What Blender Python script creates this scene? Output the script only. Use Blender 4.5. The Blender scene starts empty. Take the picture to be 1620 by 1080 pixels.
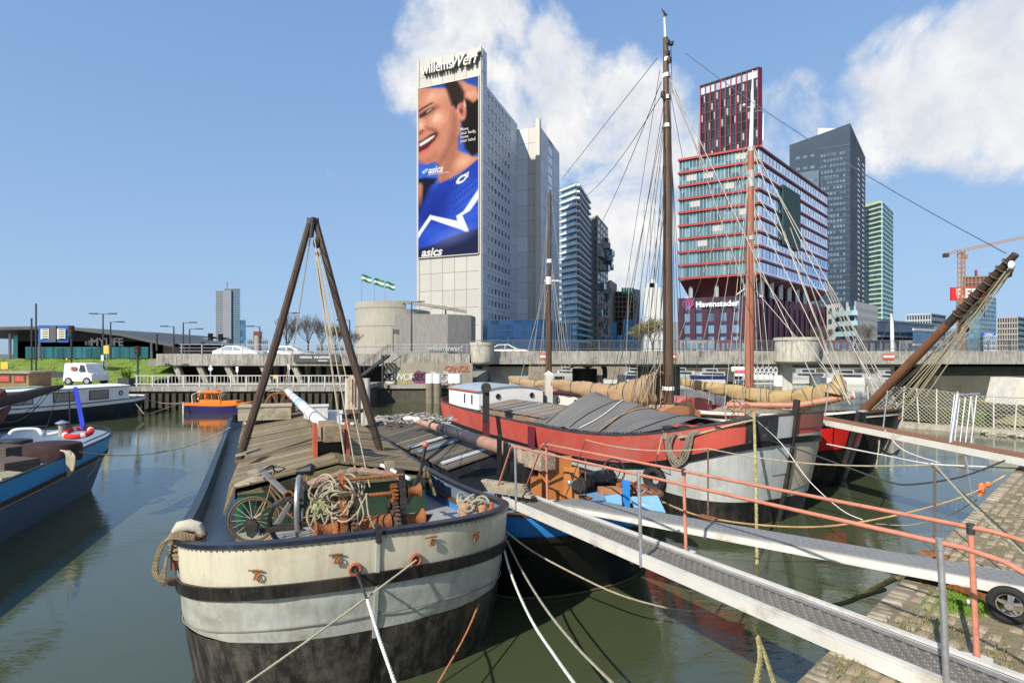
import bpy, math, random
import numpy as np
from mathutils import Vector as V, Matrix

# ------------------------------------------------------------------ camera, sky, sun, exposure
SC = bpy.context.scene
COL = SC.collection
R = math.radians
H = 4.3                                   # eye height above the water
F = 900.0                                 # focal length in pixels of the 1620 px wide photograph
cam_d = bpy.data.cameras.new('camera')
cam = bpy.data.objects.new('camera', cam_d); COL.objects.link(cam)
cam.location = (0, 0, H); cam.rotation_euler = (R(90), 0, 0)
cam_d.sensor_width = 36; cam_d.lens = 36 * F / 1620
cam_d.shift_y = 20 / 1620.0
cam_d.clip_start = 0.05; cam_d.clip_end = 9000
SC.camera = cam

SUN_AZ = math.atan2(-.58, -.81)           # compass angle from +Y, clockwise
SUN_EL = R(37)
w = bpy.data.worlds.new('World'); SC.world = w; w.use_nodes = True
nt = w.node_tree; nt.nodes.clear()
def N(tree, typ, **kw):
    n = tree.nodes.new(typ)
    for k, v in kw.items():
        if k.startswith('i_'): n.inputs[k[2:].replace('_', ' ')].default_value = v
        elif k[0] == 'n' and k[1:].isdigit(): n.inputs[int(k[1:])].default_value = v
        else: setattr(n, k, v)
    return n
def MATH(tree, op, a, b=None, clamp=False):
    n = tree.nodes.new('ShaderNodeMath'); n.operation = op; n.use_clamp = clamp
    for i, x in enumerate((a, b)):
        if x is None: continue
        if isinstance(x, (int, float)): n.inputs[i].default_value = x
        else: tree.links.new(x, n.inputs[i])
    return n.outputs[0]
sky = N(nt, 'ShaderNodeTexSky', sky_type='NISHITA', sun_disc=False, sun_elevation=SUN_EL, sun_rotation=SUN_AZ,
        altitude=0, air_density=1.0, dust_density=.6, ozone_density=3.0)
tc = N(nt, 'ShaderNodeTexCoord')
nrm = N(nt, 'ShaderNodeVectorMath', operation='NORMALIZE'); nt.links.new(tc.outputs['Generated'], nrm.inputs[0])
# cumulus banks: soft round regions of the sky dome, broken up by noise
def skydir(px, py): return V(((px - 810) / F, 1, (560 - py) / F)).normalized()
banks = [(690, 45, 5.0, .95), (650, 125, 4, .85), (760, 75, 6, .95), (690, 160, 5, .65), (860, 160, 8, .95), (960, 210, 8.5, .95),
         (1010, 320, 10, 1.0), (960, 420, 8, .8), (1080, 300, 7, .95), (1240, 220, 7, .8), (1180, 330, 9, .8),
         (1420, 175, 6.5, .95), (1500, 120, 7, 1.0), (1590, 80, 7, 1.0), (1550, 185, 6, .6), (1400, 235, 4, .45), (1610, 140, 7, .8),
         (560, 260, 3.5, .40), (1700, 60, 10, 1.0), (540, 300, 3, .33), (1050, 90, 3, .35), (1440, 400, 5, .45), (1300, 420, 7, .6),
         (-700, 200, 14, .8), (2600, 150, 16, .9)]
mask = None
for px, py, rad, wt in banks:
    d = skydir(px, py)
    dt = N(nt, 'ShaderNodeVectorMath', operation='DOT_PRODUCT'); nt.links.new(nrm.outputs[0], dt.inputs[0]); dt.inputs[1].default_value = d
    mr = N(nt, 'ShaderNodeMapRange', interpolation_type='SMOOTHSTEP')
    nt.links.new(dt.outputs['Value'], mr.inputs['Value'])
    mr.inputs['From Min'].default_value = math.cos(R(rad * 1.25)); mr.inputs['From Max'].default_value = math.cos(R(rad * .25))
    mr.inputs['To Min'].default_value = 0; mr.inputs['To Max'].default_value = wt
    mask = mr.outputs[0] if mask is None else MATH(nt, 'MAXIMUM', mask, mr.outputs[0])
# the half of the dome behind the camera has scattered cumulus too
bk = N(nt, 'ShaderNodeVectorMath', operation='DOT_PRODUCT'); nt.links.new(nrm.outputs[0], bk.inputs[0]); bk.inputs[1].default_value = (0, -1, 0)
bkm = N(nt, 'ShaderNodeMapRange'); nt.links.new(bk.outputs['Value'], bkm.inputs['Value'])
bkm.inputs['From Min'].default_value = -.2; bkm.inputs['From Max'].default_value = .3; bkm.inputs['To Max'].default_value = .62
mask = MATH(nt, 'MAXIMUM', mask, bkm.outputs[0])
nz = N(nt, 'ShaderNodeTexNoise', i_Scale=5.5, i_Detail=9.0, i_Roughness=.62, i_Distortion=.35); nt.links.new(nrm.outputs[0], nz.inputs['Vector'])
nz2 = N(nt, 'ShaderNodeTexNoise', i_Scale=9.0, i_Detail=7.0, i_Roughness=.6); 
off = N(nt, 'ShaderNodeVectorMath', operation='ADD'); nt.links.new(nrm.outputs[0], off.inputs[0]); off.inputs[1].default_value = (.03, 0, .05)
nt.links.new(off.outputs[0], nz2.inputs['Vector'])
dens = MATH(nt, 'ADD', MATH(nt, 'MULTIPLY', mask, 1.0), MATH(nt, 'MULTIPLY', MATH(nt, 'SUBTRACT', nz.outputs['Fac'], .5), 2.4))
cm = N(nt, 'ShaderNodeMapRange', interpolation_type='SMOOTHSTEP'); nt.links.new(dens, cm.inputs['Value'])
cm.inputs['From Min'].default_value = .47; cm.inputs['From Max'].default_value = 1.0; cm.inputs['To Max'].default_value = .96
shade = N(nt, 'ShaderNodeMapRange'); nt.links.new(nz2.outputs['Fac'], shade.inputs['Value'])
shade.inputs['From Min'].default_value = .35; shade.inputs['From Max'].default_value = .65
ccol = N(nt, 'ShaderNodeMix', data_type='RGBA'); nt.links.new(shade.outputs[0], ccol.inputs[0])
ccol.inputs[6].default_value = (3.3, 3.45, 3.75, 1); ccol.inputs[7].default_value = (4.7, 4.6, 4.45, 1)
mx = N(nt, 'ShaderNodeMix', data_type='RGBA'); nt.links.new(cm.outputs[0], mx.inputs[0])
# photographic response of the blue: bright horizon rolls off, zenith keeps its colour
sx = N(nt, 'ShaderNodeSeparateColor'); cx_ = N(nt, 'ShaderNodeCombineColor'); nt.links.new(sky.outputs[0], sx.inputs[0])
for i_, (ga, kk) in enumerate(((1.85, .80), (2.12, .62), (3.1, .66))):
    nt.links.new(MATH(nt, 'DIVIDE', MATH(nt, 'MULTIPLY', sx.outputs[i_], ga), MATH(nt, 'ADD', MATH(nt, 'MULTIPLY', sx.outputs[i_], kk), 1.0)), cx_.inputs[i_])
nt.links.new(cx_.outputs[0], mx.inputs[6]); nt.links.new(ccol.outputs[2], mx.inputs[7])
bg = N(nt, 'ShaderNodeBackground', i_Strength=.15); nt.links.new(mx.outputs[2], bg.inputs['Color'])
wo = N(nt, 'ShaderNodeOutputWorld'); nt.links.new(bg.outputs[0], wo.inputs['Surface'])

sd = bpy.data.lights.new('sun', 'SUN'); sd.energy = 4.2; sd.angle = R(.53); sd.color = (1, .94, .84)
sun = bpy.data.objects.new('sun', sd); COL.objects.link(sun)
sv = V((math.sin(SUN_AZ) * math.cos(SUN_EL), math.cos(SUN_AZ) * math.cos(SUN_EL), math.sin(SUN_EL)))
sun.rotation_euler = sv.to_track_quat('Z', 'Y').to_euler(); sun.location = sv * 300

SC.view_settings.view_transform = 'Standard'; SC.view_settings.look = 'None'
SC.view_settings.exposure = 0.55; SC.view_settings.gamma = 1; SC.view_settings.use_curve_mapping = False
SC.render.engine = 'CYCLES'
RND = random.Random(7)

# ------------------------------------------------------------------ helpers
def P(px, py, Y): return V(((px - 810) / F * Y, Y, H - (py - 560) / F * Y))
def PZ(px, py, z): return P(px, py, (H - z) * F / (py - 560))
WM = {}                                    # world matrices of the roots
def wm(o): return WM.get(o.name, Matrix())
class MB:
    def __init__(s): s.v = []; s.f = []
    def add(s, vs, fs):
        b = len(s.v); s.v += [V(q) for q in vs]; s.f += [tuple(i + b for i in f) for f in fs]; return s
    def box(s, c, sz, m=None):
        c = V(c); m = m if m is not None else Matrix.Identity(3)
        if isinstance(m, (int, float)): m = Matrix.Rotation(m, 3, 'Z')
        x, y, z = (q / 2 for q in sz)
        vs = [c + m @ V(q) for q in ((-x,-y,-z),(x,-y,-z),(x,y,-z),(-x,y,-z),(-x,-y,z),(x,-y,z),(x,y,z),(-x,y,z))]
        return s.add(vs, [(0,3,2,1),(4,5,6,7),(0,1,5,4),(1,2,6,5),(2,3,7,6),(3,0,4,7)])
    def beam(s, p0, p1, w_, h_, up=(0,0,1), w2=None, h2=None):
        p0 = V(p0); p1 = V(p1); d = (p1 - p0).normalized(); sd_ = d.cross(V(up))
        if sd_.length < 1e-4: sd_ = d.cross(V((1, 0, 0)))
        sd_.normalize(); u = sd_.cross(d)
        w2 = w2 or w_; h2 = h2 or h_
        vs = [p + sd_ * a * ww / 2 + u * b * hh / 2 for p, ww, hh in ((p0, w_, h_), (p1, w2, h2)) for a, b in ((-1,-1),(1,-1),(1,1),(-1,1))]
        return s.add(vs, [(0,1,2,3),(7,6,5,4),(0,4,5,1),(1,5,6,2),(2,6,7,3),(3,7,4,0)])
    def tube(s, pts, r, n=6, closed=False, cap=True):
        pts = [V(p) for p in pts]; k = len(pts); b = len(s.v); rr = r if isinstance(r, (list, tuple)) else [r] * k
        t0 = (pts[1] - pts[0]).normalized(); a = t0.cross(V((0, 0, 1)))
        if a.length < .05: a = t0.cross(V((1, 0, 0)))
        a.normalize()
        for i, p in enumerate(pts):
            if closed: t = pts[(i + 1) % k] - pts[i - 1]
            else: t = pts[min(i + 1, k - 1)] - pts[max(i - 1, 0)]
            t.normalize(); a = a - t * a.dot(t)
            if a.length < 1e-5: a = t.orthogonal()
            a.normalize(); c = t.cross(a)
            for j in range(n):
                q = 2 * math.pi * j / n; s.v.append(p + (a * math.cos(q) + c * math.sin(q)) * rr[i])
        m = k if closed else k - 1
        for i in range(m):
            for j in range(n):
                i2 = (i + 1) % k; j2 = (j + 1) % n
                s.f.append((b + i*n + j, b + i*n + j2, b + i2*n + j2, b + i2*n + j))
        if cap and not closed:
            s.f.append(tuple(b + j for j in range(n - 1, -1, -1))); s.f.append(tuple(b + (k-1)*n + j for j in range(n)))
        return s
    def cyl(s, p0, p1, r0, r1=None, n=10): return s.tube([p0, p1], [r0, r0 if r1 is None else r1], n)
    def lathe(s, prof, c=(0,0,0), n=16, m=None):
        c = V(c); b = len(s.v); m = m if m is not None else Matrix.Identity(3)
        for r_, z_ in prof:
            for j in range(n):
                q = 2 * math.pi * j / n; s.v.append(c + m @ V((r_ * math.cos(q), r_ * math.sin(q), z_)))
        for i in range(len(prof) - 1):
            for j in range(n):
                j2 = (j + 1) % n; s.f.append((b + i*n + j, b + i*n + j2, b + (i+1)*n + j2, b + (i+1)*n + j))
        s.f.append(tuple(b + j for j in range(n - 1, -1, -1))); s.f.append(tuple(b + (len(prof)-1)*n + j for j in range(n)))
        return s
    def ball(s, c, r, n=8, sz=(1,1,1)):
        prof = [(max(.001, math.sin(math.pi * i / n)), -math.cos(math.pi * i / n)) for i in range(n + 1)]
        return s.lathe(prof, c, n + 2, Matrix.Diagonal(V(sz) * r))
    def prism(s, poly, z0, z1):
        k = len(poly); vs = [(x, y, z0) for x, y in poly] + [(x, y, z1) for x, y in poly]
        area = sum(poly[i][0] * poly[(i+1) % k][1] - poly[(i+1) % k][0] * poly[i][1] for i in range(k))
        fs = [(i, (i+1) % k, (i+1) % k + k, i + k) for i in range(k)] + [tuple(range(k - 1, -1, -1)), tuple(range(k, 2 * k))]
        if area < 0: fs = [tuple(reversed(f)) for f in fs]
        return s.add(vs, fs)
    def poly(s, pts): return s.add(pts, [tuple(range(len(pts)))])
    def slab(s, pts, th):                   # a polygon given thickness along its normal
        pts = [V(p) for p in pts]; nn = (pts[1] - pts[0]).cross(pts[2] - pts[0]).normalized() * th; k = len(pts)
        return s.add(pts + [p - nn for p in pts], [tuple(range(k)), tuple(range(2*k - 1, k - 1, -1))] + [(i, i + k, (i+1) % k + k, (i+1) % k) for i in range(k)])
    def grid(s, rows, closed=False):
        b = len(s.v); m = len(rows[0])
        for r_ in rows: s.v += [V(q) for q in r_]
        for i in range(len(rows) - 1):
            for j in range(m if closed else m - 1):
                j2 = (j + 1) % m; s.f.append((b + i*m + j, b + i*m + j2, b + (i+1)*m + j2, b + (i+1)*m + j))
        return s
    def ring(s, c, ax, R_, r_, n=24, k=6, arc=2*math.pi, a0=0):
        c = V(c); ax = V(ax).normalized(); a = ax.cross(V((0, 0, 1)))
        if a.length < .05: a = ax.cross(V((1, 0, 0)))
        a.normalize(); b_ = ax.cross(a); full = arc > 6.28
        pts = [c + (a * math.cos(a0 + arc * i / n) + b_ * math.sin(a0 + arc * i / n)) * R_ for i in range(n if full else n + 1)]
        return s.tube(pts, r_, k, closed=full)
def link(o): COL.objects.link(o); return o
def thing(name, label, cat, loc=(0,0,0), rz=0, group=None, kind=None):
    o = bpy.data.objects.new(name, None); link(o); o.empty_display_size = .3
    o.location = loc; o.rotation_euler = (0, 0, rz)
    if label: o['label'] = label
    if cat: o['category'] = cat
    if group: o['group'] = group
    if kind: o['kind'] = kind
    WM[o.name] = Matrix.Translation(V(loc)) @ Matrix.Rotation(rz, 4, 'Z')
    return o
def shade(me, smooth):
    if smooth: me.shade_smooth() if hasattr(me, 'shade_smooth') else None
def obj(name, mb, mat, parent=None, smooth=False, world=True, label=None, cat=None, group=None, kind=None, me=None, loc=None):
    """one mesh object; world=True: coordinates are world ones and are brought into the parent's frame"""
    m = me
    if m is None:
        m = bpy.data.meshes.new(name); vs = mb.v
        if parent is not None:
            if world: inv = wm(parent).inverted(); vs = [inv @ q for q in vs]
        elif loc is None:
            a = V((min(q.x for q in vs), min(q.y for q in vs), min(q.z for q in vs))); b = V((max(q.x for q in vs), max(q.y for q in vs), 0))
            loc = V(((a.x + b.x) / 2, (a.y + b.y) / 2, a.z)); vs = [q - loc for q in vs]
        elif world: vs = [q - V(loc) for q in vs]
        m.from_pydata([tuple(q) for q in vs], [], mb.f); m.materials.append(mat)
        m.update()
        if smooth:
            m.polygons.foreach_set('use_smooth', [True] * len(m.polygons))
            if smooth != 2:
                try: m.set_sharp_from_angle(angle=R(38))
                except Exception: pass
    o = bpy.data.objects.new(name, m); link(o)
    if parent is not None: o.parent = parent; WM[o.name] = wm(parent)
    else:
        if loc is not None: o.location = loc
        WM[o.name] = Matrix.Translation(V(o.location))
    if label: o['label'] = label
    if cat: o['category'] = cat
    if group: o['group'] = group
    if kind: o['kind'] = kind
    return o
def struct(name, mb, mat, smooth=False, parent=None): return obj(name, mb, mat, parent, smooth, kind=None if parent else 'structure')
def dup(root, loc, rz=0, label=None):
    ch = list(root.children); r = root.copy(); link(r); r.location = loc; r.rotation_euler = (0, 0, rz)
    if label: r['label'] = label
    for c in ch:
        d = c.copy(); link(d); d.parent = r
        for g in list(c.children): e = g.copy(); link(e); e.parent = d
    return r
def inst(o, parent, loc=None, rot=None, scale=None):
    c = bpy.data.objects.new(o.name.split('.')[0], o.data); link(c); c.parent = parent
    if loc is not None: c.location = loc
    if rot is not None: c.rotation_euler = rot
    if scale is not None: c.scale = scale
    return c
def sag(p0, p1, s=0, n=14):
    p0 = V(p0); p1 = V(p1)
    return [p0.lerp(p1, i / n) - V((0, 0, s * 4 * (i / n) * (1 - i / n))) for i in range(n + 1)]
def resample(pts, step):
    pts = [V(p) for p in pts]; out = [pts[0]]; acc = 0
    for a, b in zip(pts, pts[1:]):
        L = (b - a).length; t = step - acc
        while t <= L: out.append(a.lerp(b, t / L)); t += step
        acc = (acc + L) % step if L else acc
    out.append(pts[-1]); return out
def smooth_path(pts, k=6):
    pts = [V(p) for p in pts]; out = []
    for i in range(len(pts) - 1):
        a = pts[max(i-1, 0)]; b = pts[i]; c = pts[i+1]; d = pts[min(i+2, len(pts)-1)]
        for j in range(k):
            t = j / k
            out.append(.5 * ((2*b) + (c - a)*t + (2*a - 5*b + 4*c - d)*t*t + (3*b - a - 3*c + d)*t*t*t))
    return out + [pts[-1]]
def strands(mb, pts, r, pitch=None):       # laid rope: three twisted strands
    pitch = pitch or r * 7; pp = resample(pts, pitch / 5)
    frames = []; a = (pp[1] - pp[0]).orthogonal().normalized()
    for i, p in enumerate(pp):
        t = (pp[min(i+1, len(pp)-1)] - pp[max(i-1, 0)]).normalized(); a = (a - t * a.dot(t)).normalized(); frames.append((p, a.copy(), t.cross(a)))
    for k in range(3):
        mb.tube([p + (a * math.cos(i * 2*math.pi/5 + k*2.094) + c * math.sin(i * 2*math.pi/5 + k*2.094)) * r * .5 for i, (p, a, c) in enumerate(frames)], r * .56, 5)
    return mb
def text_mesh(s, size, mat, name, parent, org, xd, ud, ext=.01, font_scale_x=1, shear=0, bold=0, label=None, cat=None, align='CENTER', space=1):
    cu = bpy.data.curves.new(name, 'FONT'); cu.body = s; cu.size = size; cu.extrude = ext; cu.shear = shear; cu.offset = bold
    cu.align_x = align; cu.align_y = 'CENTER'; cu.space_character = space; cu.space_line = .85; cu.resolution_u = 3
    to = bpy.data.objects.new(name, cu); link(to)
    dg = bpy.context.evaluated_depsgraph_get(); me = bpy.data.meshes.new_from_object(to.evaluated_get(dg)); bpy.data.objects.remove(to)
    xd = V(xd).normalized(); ud = V(ud).normalized(); nd = xd.cross(ud)
    M4 = Matrix((( xd.x*font_scale_x, ud.x, nd.x, org[0]), (xd.y*font_scale_x, ud.y, nd.y, org[1]), (xd.z*font_scale_x, ud.z, nd.z, org[2]), (0,0,0,1)))
    if parent is not None: M4 = wm(parent).inverted() @ M4
    me.transform(M4); me.materials.clear(); me.materials.append(mat); me.name = name
    o = bpy.data.objects.new(name, me); link(o)
    if parent is not None: o.parent = parent
    if label: o['label'] = label
    if cat: o['category'] = cat
    return o

# ------------------------------------------------------------------ materials
MC = {}
def mat(key, col, rough=.6, metal=0.0, var=.18, sc=3.0, bump=.15, dirt=0.0, dcol=(.06,.05,.04), dsc=1.2, streak=0.0, rnd=0.0, stretch=(1,1,1), spec=.28, coat=0, dthr=.55, fine=0.0):
    if key in MC: return MC[key]
    m = bpy.data.materials.new(key); m.use_nodes = True; t = m.node_tree; b = t.nodes['Principled BSDF']
    L = t.links.new; tc_ = N(t, 'ShaderNodeTexCoord'); mp = N(t, 'ShaderNodeMapping'); mp.inputs['Scale'].default_value = stretch
    L(tc_.outputs['Object'], mp.inputs['Vector'])
    n1 = N(t, 'ShaderNodeTexNoise', i_Scale=sc, i_Detail=6.0, i_Roughness=.62); L(mp.outputs[0], n1.inputs['Vector'])
    hi = MATH(t, 'MULTIPLY', MATH(t, 'SUBTRACT', n1.outputs['Fac'], .5), var * 4)
    val = MATH(t, 'ADD', hi, 1.0)
    if rnd:
        oi = N(t, 'ShaderNodeObjectInfo'); val = MATH(t, 'MULTIPLY', val, MATH(t, 'ADD', MATH(t, 'MULTIPLY', oi.outputs['Random'], rnd * 2), 1 - rnd))
    if fine:
        n4 = N(t, 'ShaderNodeTexNoise', i_Scale=sc * 14, i_Detail=3.0); L(mp.outputs[0], n4.inputs['Vector'])
        val = MATH(t, 'MULTIPLY', val, MATH(t, 'ADD', MATH(t, 'MULTIPLY', n4.outputs['Fac'], fine * 2), 1 - fine))
    vm = N(t, 'ShaderNodeVectorMath', operation='SCALE'); vm.inputs[0].default_value = col; L(val, vm.inputs['Scale'])
    cur = vm.outputs[0]
    if dirt:
        n2 = N(t, 'ShaderNodeTexNoise', i_Scale=dsc, i_Detail=9.0, i_Roughness=.72); L(tc_.outputs['Object'], n2.inputs['Vector'])
        r2 = N(t, 'ShaderNodeMapRange'); L(n2.outputs['Fac'], r2.inputs['Value']); r2.inputs['From Min'].default_value = dthr; r2.inputs['From Max'].default_value = dthr + .13; r2.inputs['To Max'].default_value = dirt
        x = N(t, 'ShaderNodeMix', data_type='RGBA'); L(r2.outputs[0], x.inputs[0]); L(cur, x.inputs[6]); x.inputs[7].default_value = (*dcol, 1); cur = x.outputs[2]
    if streak:
        mp2 = N(t, 'ShaderNodeMapping'); mp2.inputs['Scale'].default_value = (5, 5, .35); L(tc_.outputs['Object'], mp2.inputs['Vector'])
        n3 = N(t, 'ShaderNodeTexNoise', i_Scale=1.6, i_Detail=7.0, i_Roughness=.7); L(mp2.outputs[0], n3.inputs['Vector'])
        r3 = N(t, 'ShaderNodeMapRange'); L(n3.outputs['Fac'], r3.inputs['Value']); r3.inputs['From Min'].default_value = .47; r3.inputs['From Max'].default_value = .66; r3.inputs['To Max'].default_value = streak
        x = N(t, 'ShaderNodeMix', data_type='RGBA'); L(r3.outputs[0], x.inputs[0]); L(cur, x.inputs[6]); x.inputs[7].default_value = (*dcol, 1); cur = x.outputs[2]
    L(cur, b.inputs['Base Color'])
    rr = MATH(t, 'ADD', MATH(t, 'MULTIPLY', n1.outputs['Fac'], .3), rough - .15, True); L(rr, b.inputs['Roughness'])
    b.inputs['Metallic'].default_value = metal; b.inputs['Specular IOR Level'].default_value = spec
    if coat: b.inputs['Coat Weight'].default_value = coat; b.inputs['Coat Roughness'].default_value = .15
    if bump:
        nb_ = N(t, 'ShaderNodeTexNoise', i_Scale=sc * 4, i_Detail=5.0); L(mp.outputs[0], nb_.inputs['Vector'])
        bp = N(t, 'ShaderNodeBump', i_Strength=min(1, bump * 2), i_Distance=.02); L(nb_.outputs['Fac'], bp.inputs['Height']); L(bp.outputs[0], b.inputs['Normal'])
    MC[key] = m; return m
def glass(key, tint, rough=.05, sc=.35, metal=.75, var=.35, dark=.02):   # curtain-wall glass seen from outside: mirrors the sky, blinds and rooms vary behind it
    if key in MC: return MC[key]
    m = bpy.data.materials.new(key); m.use_nodes = True; t = m.node_tree; b = t.nodes['Principled BSDF']; L = t.links.new
    tc_ = N(t, 'ShaderNodeTexCoord'); sn = N(t, 'ShaderNodeVectorMath', operation='SNAP'); L(tc_.outputs['Object'], sn.inputs[0]); sn.inputs[1].default_value = (1.9, 1.9, 3.4)
    wn = N(t, 'ShaderNodeTexWhiteNoise'); L(sn.outputs[0], wn.inputs['Vector'])
    vm = N(t, 'ShaderNodeVectorMath', operation='SCALE'); vm.inputs[0].default_value = tint
    L(MATH(t, 'ADD', MATH(t, 'MULTIPLY', wn.outputs['Value'], var * 2), 1 - var), vm.inputs['Scale']); L(vm.outputs[0], b.inputs['Base Color'])
    b.inputs['Metallic'].default_value = metal; b.inputs['Roughness'].default_value = rough
    nb_ = N(t, 'ShaderNodeTexNoise', i_Scale=sc, i_Detail=2.0); L(tc_.outputs['Object'], nb_.inputs['Vector'])
    bp = N(t, 'ShaderNodeBump', i_Strength=.25, i_Distance=.12); L(nb_.outputs['Fac'], bp.inputs['Height']); L(bp.outputs[0], b.inputs['Normal'])
    MC[key] = m; return m
def timber(key, col, rnd=.25, dirt=.5, sc=2.0, dcol=(.09,.08,.07)):
    return mat(key, col, .8, 0, .3, sc, .35, dirt, dcol, 2.2, rnd=rnd, stretch=(1.2, 9, 9), fine=.35, dthr=.5)

concrete = mat('concrete', (.36,.34,.29), .85, 0, .18, .6, .2, .5, (.10,.09,.075), .35, streak=.6)
concrete_d = mat('concrete_weathered', (.36,.34,.30), .9, 0, .3, 1.4, .3, .65, (.07,.065,.055), .7, streak=.85, dthr=.5)
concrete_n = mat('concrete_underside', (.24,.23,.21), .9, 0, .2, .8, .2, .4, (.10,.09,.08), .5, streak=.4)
steel = mat('galvanised_steel', (.48,.49,.50), .4, .75, .12, 8, .08)
steel_dk = mat('dark_steel', (.06,.065,.07), .45, .3, .3, 5, .1)
alu = mat('white_aluminium', (.56,.54,.49), .5, 0, .1, 2, .1, .6, (.25,.19,.13), 1.6, dthr=.54)
black_paint = mat('black_paint', (.012,.012,.014), .4, 0, .5, 3, .15, .35, (.05,.043,.036), 1.8, streak=.25)
rust = mat('rust', (.27,.10,.035), .8, .1, .4, 9, .4, .6, (.10,.035,.018), 4)
rail_red = mat('faded_red_rail_paint', (.50,.20,.13), .6, 0, .14, 6, .15, .6, (.28,.12,.07), 7, dthr=.53)
wood_mast = mat('varnished_mast_wood', (.10,.062,.04), .45, 0, .35, 2.5, .2, .35, (.07,.045,.035), 2, stretch=(6,6,.5), fine=.2)
wood_grey = timber('weathered_board', (.34,.29,.21))
rope_m = mat('hemp_rope', (.40,.34,.24), .9, 0, .25, 14, .5, .4, (.2,.17,.12), 6)
rope_g = mat('grey_rope', (.34,.32,.25), .9, 0, .25, 14, .5, .4, (.2,.19,.16), 6)
rope_w = mat('white_rope', (.68,.66,.60), .85, 0, .12, 14, .4)
rope_dk = mat('dark_wire', (.05,.05,.055), .6, .3, .2, 8, 0)
rope_o = mat('orange_rope', (.52,.20,.09), .85, 0, .2, 14, .4)
white_p = mat('white_paint', (.76,.76,.73), .4, 0, .06, 2, .05, .3, (.4,.38,.32), 1.3, dthr=.6)
# ------------------------------------------------------------------ the setting: water, land, quays
def water_mat():
    m = bpy.data.materials.new('harbour_water'); m.use_nodes = True; t = m.node_tree; b = t.nodes['Principled BSDF']; L = t.links.new
    b.inputs['Base Color'].default_value = (.058, .070, .034, 1); b.inputs['Roughness'].default_value = .035; b.inputs['IOR'].default_value = 1.52
    b.inputs['Specular IOR Level'].default_value = .8
    tc_ = N(t, 'ShaderNodeTexCoord')
    mp = N(t, 'ShaderNodeMapping'); mp.inputs['Rotation'].default_value = (0, 0, R(20)); mp.inputs['Scale'].default_value = (1.0, 2.2, 1); L(tc_.outputs['Object'], mp.inputs['Vector'])
    a = N(t, 'ShaderNodeTexNoise', i_Scale=2.6, i_Detail=4.0, i_Roughness=.55, i_Distortion=.4); L(mp.outputs[0], a.inputs['Vector'])
    c = N(t, 'ShaderNodeTexNoise', i_Scale=.5, i_Detail=2.0); L(mp.outputs[0], c.inputs['Vector'])
    g = N(t, 'ShaderNodeTexNoise', i_Scale=.14, i_Detail=3.0, i_Distortion=.8); L(tc_.outputs['Object'], g.inputs['Vector'])   # cat's paws: calm and rippled patches
    gr = N(t, 'ShaderNodeMapRange'); L(g.outputs['Fac'], gr.inputs['Value']); gr.inputs['From Min'].default_value = .42; gr.inputs['From Max'].default_value = .62; gr.inputs['To Min'].default_value = .25
    h = MATH(t, 'ADD', MATH(t, 'MULTIPLY', a.outputs['Fac'], gr.outputs[0]), MATH(t, 'MULTIPLY', c.outputs['Fac'], .6))
    bp = N(t, 'ShaderNodeBump', i_Strength=.5, i_Distance=.015); L(h, bp.inputs['Height']); L(bp.outputs[0], b.inputs['Normal'])
    return m
struct('water', MB().poly([(-140,-60,0),(160,-60,0),(160,130,0),(-140,130,0)]), water_mat())
asph = mat('asphalt', (.055,.055,.057), .85, 0, .2, .4, .1)
far_ground = mat('city_ground', (.13,.125,.115), .9, 0, .25, .05, .1)
struct('ground', MB().poly([(-4000,104,2.2),(4000,104,2.2),(4000,6000,2.2),(-4000,6000,2.2)]), far_ground)
quay_wall_m = mat('dark_quay_stone', (.085,.08,.06), .85, 0, .35, 1.2, .4, .6, (.035,.04,.02), 1.2, streak=.5)
m = MB()                                                  # far quay wall beyond the bridge, and its coping
m.box((60, 103.8, .9), (290, .5, 2.7)); struct('far_quay_wall', m, quay_wall_m)
struct('far_quay_coping', MB().box((60, 103.6, 2.31), (290, 1.0, .16)), concrete)
pav = mat('quay_paving_far', (.25,.23,.19), .9, 0, .25, 1.5, .2)
m = MB(); m.prism([(-120,44.2),(-12.5,44.2),(-12.5,51.8),(-4.2,51.8),(-4.2,104.2),(-120,104.2)], -1, 1.62); struct('left_quay', m, pav)
m = MB(); m.box((-66, 44.0, .2), (107, .45, 2.4)); m.box((-12.3, 47.9, .2), (.45, 7.7, 2.4)); m.box((-8.2, 51.6, .1), (8.2, .45, 2.3)); struct('left_quay_wall', m, quay_wall_m)
m = MB(); m.box((-66, 43.9, 1.62), (107, .7, .34)); m.box((-12.2, 47.9, 1.62), (.7, 7.4, .338)); m.box((-8.0, 51.45, 1.36), (8.4, .6, .3)); struct('quay_coping', m, concrete_d)
m = MB()                                                  # timber fender piles on the quay face, under its walkway
for i in range(34): m.box((-30 + i * .52, 43.6, .45), (.3, .3, 1.7))
obj('fender_piling', m, mat('wet_timber', (.05,.045,.03), .8, 0, .4, 3, .3), None, label='row of dark timber fender piles along the waterline of the left quay', cat='piling')
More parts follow.
